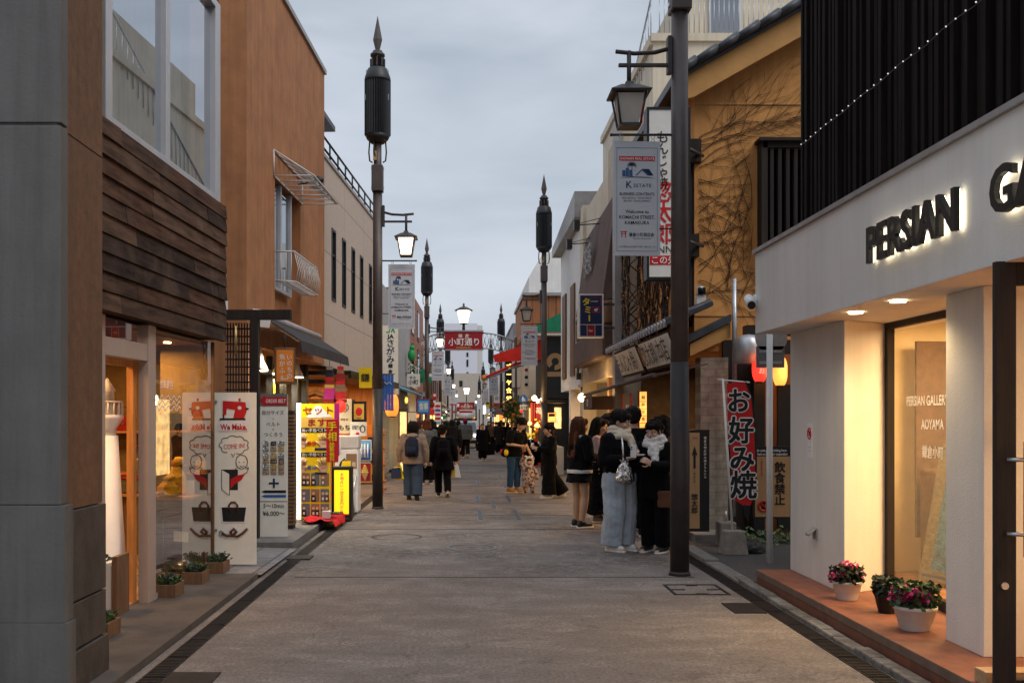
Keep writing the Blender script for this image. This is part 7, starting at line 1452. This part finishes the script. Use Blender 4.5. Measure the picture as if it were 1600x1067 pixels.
    if collar:
        q = MB(collar, True); n = 14; q.tube([(P['neck'].x + .085 * math.cos(a), P['neck'].y + .005 + .085 * math.sin(a), P['neck'].z - .01 + .02 * math.sin(a)) for a in [6.2832 * i / n for i in range(n + 1)]], .032, 8); q.build('collar', t, remesh=vx, sit=2)
    if trim:
        q = MB(trim, True); q.loft([(p_.x, p_.y, z0 - .005, (.170 + coat_flare) * W, .14 * W), (p_.x, p_.y, z0 + .05, .174 * W, .142 * W)]); q.build('hem_band', t, remesh=vx, sit=2)
    if scarf:
        q = MB(scarf, True); n = 18
        for j in range(3): q.tube([(P['neck'].x + (.105 - .012 * j) * math.cos(a), P['neck'].y - .012 + (.11 - .01 * j) * math.sin(a), P['neck'].z - .03 + .042 * j + .022 * math.sin(a * 2 + j)) for a in [6.2832 * i / n for i in range(n + 1)]], .04, 8)
        q.cap(P['neck'] + V(.05, -.115, -.03), .045, P['chest'] + V(.075, -.15, -.06), .042); q.cap(P['neck'] + V(.02, -.12, -.02), .04, P['chest'] + V(.03, -.15, .02), .036); q.build('scarf', t, remesh=vx, sit=2, disp=.03, dscale=.06)
    # lower body
    if leg == 'trouser':
        g = MB(legs, True); r0, r1, r2 = legr
        g.loft([(p_.x, p_.y, p_.z - .13, .12, .10), (p_.x, p_.y, p_.z - .02, .158, .122), (p_.x, p_.y, p_.z + .09, .145, .108)])
        for s_ in 'LR':
            hp, kn, an = P['hp' + s_], P['kn' + s_], P['an' + s_]; e = kn + (an - kn) * (1 - (hem - .085) / .37 if hem > .085 else 1.0) if True else an
            g.cap(hp, r0, kn, r1); g.tube([kn, kn.lerp(e, .5), e - V(0, 0, .0)], [r1, (r1 + r2) / 2, r2], 14); g.cap(kn, r1 * .98, kn.lerp(e, .3), r1 * .98)
        g.build('trousers', t, remesh=vx, sit=3, disp=.022, dscale=.12)
    else:
        z1, w1, d1 = skirt
        g = MB(legs, True); mid = (p_.z + z1) / 2
        dx, dy = (P['anL'] + P['anR']).x / 2 * .8, (P['anL'] + P['anR']).y / 2 * .8
        rings = [(dx, dy, z1, w1, d1), (dx * .5, dy * .5, mid, (w1 + .16) / 2, (d1 + .12) / 2), (p_.x, p_.y, p_.z, .162, .125), (p_.x, p_.y, p_.z + .12, .14, .105)]
        g.loft(rings, 24); g.build('skirt', t, remesh=vx, sit=2, disp=.04, dscale=.10)
        if sock:
            q = MB(sock, True)
            for s_ in 'LR': hp, kn, an = P['hp' + s_], P['kn' + s_], P['an' + s_]; q.cap(hp, .085, kn, .055); q.cap(kn, .054, kn.lerp(an, .35), .056); q.cap(kn.lerp(an, .35), .056, an, .036)
            q.build('tights', t, remesh=vx * .8, sit=2)
    for s_ in 'LR':
        an = P['an' + s_]; ft = P['ft' + s_] if 'ft' + s_ in P else an + V(0, -.15, -.055); d = (ft - an); d.z = d.z if abs(d.z) > .1 else 0; lift = an.z - .085
        g = MB(shoe, True); hz = an.z - .04
        fx = V(ft.x - an.x, ft.y - an.y, 0).normalized() if (V(ft.x - an.x, ft.y - an.y, 0)).length > .01 else V(0, -1, 0)
        pitch = math.atan2(ft.z - (an.z - .055), (V(ft.x - an.x, ft.y - an.y, 0)).length + 1e-6)
        m4 = Matrix.Translation((an.x, an.y, an.z - .085)) @ Matrix.Rotation(math.atan2(fx.x, -fx.y), 4, 'Z') @ Matrix.Rotation(-pitch, 4, 'X') if True else Matrix()
        g.xf = m4; g.cap((0, .03, .055), .040, (0, -.13, .045), .036); g.cap((0, .02, .085), .042, (0, -.03, .06), .042); g.mat(shoe)
        q = g.build('shoe', t, remesh=vx * .8, sit=2)
        g = MB(sole, True); g.xf = m4; g.loft([(0, -.055, .0, .043, .128), (0, -.055, .026, .045, .131)], 20, True, 2.6); g.build('sole', q)
    return t, P, k, base
def backpack(label, pr, m, s=1.0, straps=True, name='backpack', cat='backpack', shape='round'):
    t0, P, k, base = pr; c_ = P['chest']
    t = thing(name, label, cat, t0.matrix_basis @ (c_ + V(0, .14, -.34)) if False else base + Matrix.Rotation(t0.rotation_euler.z, 3, 'Z') @ ((c_ + V(0, .135, -.28)) * k * V(WX, WX, 1)), t0.rotation_euler.z); t.scale = (k * WX, k * WX, k)
    b = MB(m, True); b.loft([(0, .03, 0, .10 * s, .07), (0, .04, .02, .125 * s, .095), (0, .04, .20, .13 * s, .10), (0, .03, .34, .11 * s, .075), (0, .01, .40, .05 * s, .03)], 20, True, 3); b.build('pack_body', t, remesh=.01, sit=2, disp=.012, dscale=.07)
    b = MB(m, True); b.loft([(0, .11, .04, .09 * s, .04), (0, .125, .1, .1 * s, .045), (0, .12, .2, .09 * s, .035)], 16, True, 3); b.build('pocket', t)
    b = MB(m, True)
    for s_ in (-1, 1): b.tube([(s_ * .10, 0, .12), (s_ * .16, -.10, .2), (s_ * .13, -.22, .38), (s_ * .10, -.14, .45), (s_ * .09, -.02, .40)], .016, 6)
    b.build('strap', t)
    return t
def held(name, label, cat, pr, local, build):
    t0, P, k, base = pr; t = thing(name, label, cat, base + Matrix.Rotation(t0.rotation_euler.z, 3, 'Z') @ (V(*local) * k * V(WX, WX, 1)), t0.rotation_euler.z); t.scale = (k,) * 3; build(t); return t
random.seed(101)
WALKA = dict(knL=(.085, -.10, .46), anL=(.085, -.08, .085), knR=(-.085, .02, .47), anR=(-.085, .22, .15), ftR=(-.085, .13, .035))
# --- jeans woman with the silver pouch
pr = person('woman in black jacket, cream scarf and wide pale jeans holding a paper plate', 967, 861, 217, 42, dict(elR=(-.22, .02, 1.04), wrR=(-.15, -.19, 1.06), handR=(-.06, -.27, 1.08), palmR=(.3, .2, 1), elL=(.23, -.02, 1.05), wrL=(.17, -.24, 1.07), handL=(.13, -.34, 1.10), palmL=(-.6, 0, .6),
    anL=(.085, .0, .085), anR=(-.085, .03, .085), head=(0, -.03, 1.475)), 'c_black', 'c_jean_light', legr=(.125, .115, .115), hem=.075, hair='messy', hairm='hair_black', scarf='c_scarf', shoe='shoe_white', sole='shoe_white', top_len=.80, top_w=1.12, sleeve=1.18, head_turn=20, head_tilt=12, vox=.006, curl=.9)
def pouch(t):
    b = MB('foil', True); b.loft([(0, 0, -.17, .13, .045), (0, 0, -.13, .14, .06), (0, 0, .0, .10, .05), (0, 0, .06, .05, .03), (0, 0, .09, .065, .04)], 20); b.build('pouch_body', t, remesh=.006, sit=2, disp=.03, dscale=.05); b = MB('foil', True); b.tube([(-.02, 0, .06), (.0, .02, .2), (.03, .06, .34)], .011, 6); b.build('strap', t)
held('drawstring_pouch', 'silver drawstring pouch on the arm of the jeans woman', 'bag', pr, (-.20, -.235, .965), pouch)
held('paper_plate', 'white paper plate held by the jeans woman', 'plate', pr, (-.06, -.29, 1.10), lambda t: MB('white', True).lathe([(0, 0), (.055, 0), (.085, .012), (.086, .016), (.055, .005), (0, .005)], n=24).build('plate', t))
held('skewer', 'short skewer snack held up between the two women', 'snack', pr, (.13, -.36, 1.11), lambda t: (MB('tan', True).cyl((0, 0, -.06), (0, 0, .1), .004, n=6).build('stick', t), MB('cream', True).cap((0, 0, .04), .02, (0, 0, .1), .02).build('dumpling', t)))
# --- phone woman
pr = person('woman in black with a white fluffy scarf photographing food with her phone', 1024, 863, 204, -38, dict(elR=(-.21, -.02, 1.04), wrR=(-.12, -.24, 1.15), handR=(-.09, -.30, 1.22), palmR=(.7, -.3, .2), elL=(.20, -.03, 1.05), wrL=(.09, -.25, 1.08), handL=(.04, -.31, 1.13), palmL=(-.7, -.2, .3), head=(0, -.04, 1.465)), 'c_black', 'c_black',
    legr=(.10, .085, .085), hem=.07, hair='bun', scarf='c_white', shoe='shoe_black', sole='shoe_white', top_len=.66, head_tilt=12, vox=.006, curl=.8, sleeve=1.1, coat_flare=.02)
held('phone', 'white phone with camera lenses held up by the woman in the fluffy scarf', 'phone', pr, (-.085, -.345, 1.235), lambda t: (MB('white').box(-.037, .037, -.004, .004, -.075, .075).build('phone_body', t, bevel=.003), MB('black', True).cyl((-.02, -.005, .05), (-.02, -.003, .05), .009, n=12).cyl((-.02, -.005, .025), (-.02, -.003, .025), .009, n=12).build('lens', t)))
held('handbag', 'small dark brown handbag at the side of the phone woman', 'bag', pr, (.2, -.08, .66), lambda t: (MB('leather_brown').box(-.13, .13, -.05, .05, -.1, .1).build('bag_body', t, bevel=.02), MB('leather_brown', True).tube([(-.1, 0, .1), (-.07, .03, .3), (-.05, .08, .62), (.06, .08, .62), (.08, .03, .3), (.1, 0, .1)], .008, 6).build('strap', t)))
# --- brown haired girl
pr = person('girl with long reddish brown hair in black jacket with white hem and short black skirt', 906, 824, 170, 118, dict(elL=(.22, -.02, 1.04), wrL=(.14, -.2, 1.0), elR=(-.22, .0, 1.04), wrR=(-.12, -.2, 1.02), anL=(.09, .0, .085), anR=(-.10, .04, .085)), 'c_black', 'c_black', 'skirt', 'verylong', 'hair_brown', skirt=(.665, .195, .16), sock='leg_skin', top_len=.80, top_w=1.13,
    sleeve=1.2, collar='c_white', trim='c_white', head_turn=-8, vox=.008)
# --- pink sweater
pr = person('woman with straight dark hair in dusty pink knit top and long black skirt', 937, 816, 161, 72, dict(elL=(.20, .0, 1.04), wrL=(.12, -.2, 1.02), elR=(-.21, .0, 1.03), wrR=(-.11, -.2, 1.0)), 'c_pink', 'c_black', 'skirt', 'long', skirt=(.14, .22, .19), top_len=.95, head_turn=-5, head_tilt=5, shoe='c_beige', sole='cream', vox=.008)
pr = person('person in black with wavy dark hair standing behind the pink knit top', 952, 812, 165, 80, None, 'c_char', 'c_black', hair='messy', collar='c_white', vox=.011)
pr = person('tall dark haired person in black standing close behind the jeans woman', 990, 838, 202, 170, None, 'c_black', 'c_black', hair='messy', vox=.010, shoe='shoe_black', sole='shoe_white')
pr = person('person in a bright green top in the queue behind the cream scarf', 1000, 826, 166, 60, None, 'c_green', 'c_black', hair='short', vox=.011, top_w=1.1)
pr = person('child with light brown hair waiting between the two women', 1013, 828, 150, 110, None, 'c_brown', 'c_black', 'skirt', 'long', 'hair_tan', skirt=(.3, .2, .17), vox=.011)
# --- man with toddler
pr = person('man in black T-shirt and slim blue jeans looking down at the toddler', 803, 770, 117, 52, dict(pelvis=(0, 0, .86), chest=(0, -.06, 1.18), neck=(0, -.10, 1.32), head=(0, -.17, 1.445), shL=(.18, -.06, 1.27), shR=(-.18, -.06, 1.27), elL=(.25, -.10, 1.02), wrL=(.26, -.22, .80), elR=(-.27, -.06, 1.04), wrR=(-.10, -.25, 1.0), handR=(-.0, -.28, .97),
    knL=(.08, -.02, .45), anL=(.08, -.02, .085), knR=(-.07, .02, .45), anR=(-.06, .06, .085)), 'c_black', 'c_jean_blue', legr=(.098, .072, .058), hem=.13, hair='short', shoe='suede', sole='cream', top_len=.78, top_w=1.18, sleeve=1.15, sleeve_long=False, head_tilt=38, vox=.008)
held('waist_bag', 'small dark waist bag with yellow and red charms on the man in the T-shirt', 'bag', pr, (-.2, .06, .86), lambda t: (MB('c_black', True).ell((0, 0, 0), (.09, .12, .10)).build('bag_body', t), MB('yellow', True).ell((-.05, -.06, .0), (.05, .05, .07)).build('charm', t), MB('red', True).ell((-.06, .05, .02), (.035, .04, .05)).build('charm', t)))
# toddler
tb = on(826, 770); Ht = 58 * tb.y / F; kt = Ht / .78
WX0 = 1; t = thing('person', 'toddler in patterned hooded overall and dark boots holding the hand of the man', 'person', tb, R(8)); t.scale = (kt,) * 3
b = MB('skin', True); b.ell((0, -.015, .655), (.07, .075, .085)); b.ell((0, -.07, .635), (.05, .025, .04)); b.ell((0, -.095, .635), (.011, .012, .011)); b.loft([(0, 0, .22, .09, .08), (0, 0, .35, .11, .09), (0, 0, .5, .10, .08), (0, 0, .58, .05, .05)]); b.cap((-.11, 0, .5), .035, (-.16, -.02, .62), .03); b.cap((-.16, -.02, .62), .028, (-.145, -.05, .735), .022); b.cap((.11, 0, .5), .035, (.16, -.02, .39), .03); b.cap((.16, -.02, .39), .028, (.185, -.04, .30), .022)
hand(b, V(-.145, -.05, .735), V(0, -.1, 1), V(1, 0, 0), -1, .8, .55); hand(b, V(.185, -.04, .30), V(.1, -.1, -1), V(-1, 0, 0), 1, .5, .55)
for s_ in (-1, 1): b.cap((s_ * .055, 0, .25), .05, (s_ * .07, -.01, .05), .035)
b.build('body', t, remesh=.006, sit=2)
for s_ in (-1, 1): e = MB('eye_dark', True); e.ell((s_ * .025, -.092, .652), (.008, .006, .008)); e.build('eye', t)
e = MB('lip', True); e.ell((0, -.094, .615), (.014, .006, .006)); e.build('mouth', t); e = MB('hair_black', True); e.ell((0, -.068, .695), (.055, .025, .025)); e.build('hair', t)
b = MB('overall_print', True); b.loft([(0, 0, .20, .115, .10), (0, 0, .3, .14, .115), (0, 0, .45, .125, .105), (0, 0, .56, .07, .07)]); b.cap((-.11, 0, .5), .055, (-.16, -.02, .62), .048); b.cap((-.16, -.02, .62), .048, (-.148, -.045, .715), .04); b.cap((.11, 0, .5), .055, (.16, -.02, .39), .05); b.cap((.16, -.02, .39), .05, (.182, -.038, .32), .042)
for s_ in (-1, 1): b.cap((s_ * .06, 0, .26), .078, (s_ * .075, -.01, .15), .066)
b.build('overall', t, remesh=.009, sit=3, disp=.02, dscale=.07)
b = MB('c_white', True); n = 20; b.tube([(.082 * math.cos(a), -.045, .655 + .095 * math.sin(a)) for a in [6.2832 * i / n for i in range(n + 1)]], .026, 8); b.ell((0, .02, .665), (.105, .075, .11)); [b.ell((s_ * .07, .0, .765), (.03, .025, .03)) for s_ in (-1, 1)]; b.build('hood', t, remesh=.010, sit=2)
for s_ in (-1, 1): b = MB('leather_brown', True); b.cap((s_ * .075, 0, .13), .042, (s_ * .075, 0, .05), .04); b.cap((s_ * .075, .0, .035), .035, (s_ * .085, -.06, .03), .03); b.build('boot', t, remesh=.007, sit=2)
# --- black wide trousers
pr = person('woman all in black with wide trousers sipping from a white cup', 858, 778, 114, -78, dict(pelvis=(0, 0, .86), chest=(0, .0, 1.18), elR=(-.19, -.08, 1.04), wrR=(-.12, -.26, 1.10), elL=(.2, -.06, 1.04), wrL=(.13, -.25, 1.08), knL=(.08, -.03, .45), anL=(.085, -.03, .085), knR=(-.08, .09, .46), anR=(-.085, .30, .11), ftR=(-.085, .17, .05)), 'c_black', 'c_black', legr=(.12, .13, .15), hem=.06, hair='bun', hood=True, shoe='shoe_white', sole='white', top_len=.72, top_w=1.14, sleeve=1.2, vox=.008, head_tilt=4)
held('paper_cup', 'white paper cup held by the woman in wide black trousers', 'cup', pr, (0, -.34, 1.15), lambda t: MB('white', True).lathe([(0, -.05), (.028, -.05), (.038, .05), (.034, .05), (0, .045)], n=16).build('cup', t))
# --- couple walking away
pr = person('person in beige hooded jacket and blue jeans walking away past the goods rack', 645, 781, 121, 176, dict(WALKA, elL=(.24, .02, 1.03), wrL=(.25, -.02, .80), elR=(-.24, .03, 1.03), wrR=(-.25, .0, .80), anR=(-.085, .10, .10), ftR=(-.085, -.04, .035), knR=(-.085, .0, .46)), 'c_beige', 'c_jean', legr=(.115, .105, .10), hem=.07, hair='bob', hood=True, top_len=.74, top_w=1.2, sleeve=1.25, vox=.008, sole='shoe_black')
backpack('dark blue backpack on the beige hooded jacket', pr, 'c_navy', 1.0)
held('shopping_bag', 'yellow and navy shopping bag in the hand of the beige jacket person', 'bag', pr, (.27, .03, .55), lambda t: (MB('yellow').prism([(-.12, -.12), (.08, -.14), (.10, .12), (-.06, .14)], -.06, -.015).build('bag_body', t, bevel=.01), MB('navy').prism([(-.06, -.10), (.14, -.10), (.14, .10), (-.04, .12)], -.01, .05).build('second_bag', t, bevel=.01), MB('yellow', True).tube([(-.03, -.03, .12), (0, -.03, .22), (.05, -.03, .12)], .008, 6).build('handle', t)))
pr = person('person in long black coat and black trousers walking away mid stride', 692, 776, 111, 184, dict(WALKA, elL=(.23, .04, 1.03), wrL=(.24, .0, .80), elR=(-.24, .03, 1.03), wrR=(-.26, -.04, .81)), 'c_black', 'c_black', legr=(.10, .08, .072), hem=.09, hair='short', shoe='shoe_black', sole='shoe_white', top_len=.60, top_w=1.16, coat_flare=.045, sleeve=1.2, vox=.008, head_turn=-18)
backpack('black backpack on the long black coat', pr, 'c_black', 1.0)
held('carrier_bag', 'white and gold carrier bag in the hand of the black coat person', 'bag', pr, (-.25, -.05, .58), lambda t: (MB('white').prism([(-.13, -.16), (.03, -.14), (.03, .12), (-.07, .13)], -.05, .05).build('bag_body', t, bevel=.01), MB('gold').prism([(.0, -.15), (.11, -.15), (.1, .1), (.0, .1)], -.06, .06).build('gold_side', t, bevel=.006), MB('white', True).tube([(-.05, 0, .12), (-.02, 0, .22), (.02, 0, .12)], .007, 6).build('handle', t)))
# --- group behind them and the far walkers
pr = person('person in dark grey coat carrying a white tote, half hidden behind the couple', 667, 756, 101, 190, None, 'c_grey', 'c_black', hair='bob', hairm='hair_brown', top_len=.45, top_w=1.15, coat_flare=.03, vox=.011)
held('tote_bag', 'off white tote on the shoulder of the grey coat person', 'bag', pr, (.24, .08, .93), lambda t: (MB('c_white').prism([(-.15, -.2), (.13, -.2), (.14, .1), (-.12, .1)], -.04, .04).build('bag_body', t, bevel=.02), MB('c_white', True).tube([(-.09, 0, .1), (-.07, -.02, .3), (.0, -.05, .42), (.05, -.02, .3), (.08, 0, .1)], .01, 6).build('strap', t)))
for lab, px, py, h, f, kw in (
    ('woman with long dark hair and tan skirt walking away behind the black coat', 707, 744, 88, 180, dict(top='c_char', legs='c_tanskirt', leg='skirt', skirt=(.45, .19, .16), sock='leg_skin', hair='verylong')),
    ('dark haired person in the lit doorway beside the grey coat', 657, 745, 88, 90, dict(top='c_char', hair='long', hairm='hair_brown')),
    ('person in black walking away next to the tan skirt woman', 697, 740, 82, 182, dict(top='c_black', hair='long')),
    ('woman facing up the street in a long black coat carrying a big black bag', 754, 719, 57, 8, dict(pose=dict(elL=(.25, .02, 1.02), wrL=(.27, -.02, .80)), top='c_black', top_len=.42, top_w=1.25, coat_flare=.05, hair='bun', hairm='hair_brown', sleeve=1.3, head_turn=8)),
    ('person in grey puffer jacket and magenta knit hat walking away in the middle', 727, 715, 60, 182, dict(pose=WALKA, top='c_puffer', hat='c_magenta', top_len=.76, top_w=1.4, sleeve=1.5, hood=True)),
    ('man in dark jacket and bright cap standing behind the man with the toddler', 812, 722, 66, 20, dict(top='c_black', hair='short', hairm='hair_tan')),
    ('person in black walking far off beside the hanging green plant', 787, 704, 45, 175, dict(top='c_black', hair='short', top_len=.55)),
    ('person in dark grey with bare legs far off by the lit shops', 793, 702, 42, 185, dict(top='c_char', hair='long', leg='skirt', skirt=(.55, .18, .16), sock='leg_skin')),
    ('far walker in black under the white banners', 775, 697, 38, 170, dict(top='c_black', hair='short')),
    ('far walker in navy coming towards us beside the van', 764, 696, 38, 10, dict(top='c_navy', hair='long')),
    ('far walker in brown behind the woman with the big bag', 770, 706, 47, 12, dict(top='c_brown', hair='short')),
    ('far walker in pale top under the crepe flag', 692, 702, 44, 8, dict(top='c_white', hair='long')),
    ('walker in black hood near the lit shop windows', 678, 722, 64, 184, dict(top='c_black', hood=True, hair='bob'))):
    kw = dict(kw); q = person(lab, px, py, h, f, vox=.012 if h > 70 else .016, **kw); PB = q if 'big black bag' in lab and 'facing' in lab else globals().get('PB')
held('large_bag', 'large black bag hanging from the arm of the far woman in the long black coat', 'bag', PB, (.30, -.05, .50), lambda q: (MB('c_black').prism([(-.2, -.28), (.2, -.25), (.15, .22), (-.14, .22)], -.08, .08).build('bag_body', q, bevel=.03), MB('c_black', True).tube([(-.1, 0, .2), (0, 0, .36), (.1, 0, .2)], .012, 6).build('handle', q)))
for lab, px, py, h, f, kw in (
    ('woman in brown coat deep in the doorway behind the phone woman', 1036, 846, 196, -60, dict(top='c_brown', hair='long', top_len=.5)),
    ('far walker in black coat following the grey puffer jacket', 716, 712, 55, 182, dict(top='c_black', hair='bob', top_len=.5)),
    ('woman with dark hair behind the white tote', 674, 728, 73, 170, dict(top='c_black', hair='long', top_len=.5)),
    ('far walker in black next to the blue pedestrian sign', 801, 712, 54, 5, dict(top='c_black', hair='short', hat='c_char')),
    ('far walker in dark coat left behind near the hanging plant', 780, 709, 50, 170, dict(top='c_char', hair='bob', top_len=.45)),
    ('far walker in dark red under the second gate', 745, 693, 34, 0, dict(top='c_magenta', hair='short'))):
    kw = dict(kw); person(lab, px, py, h, f, vox=.012 if h > 70 else .016, **kw)
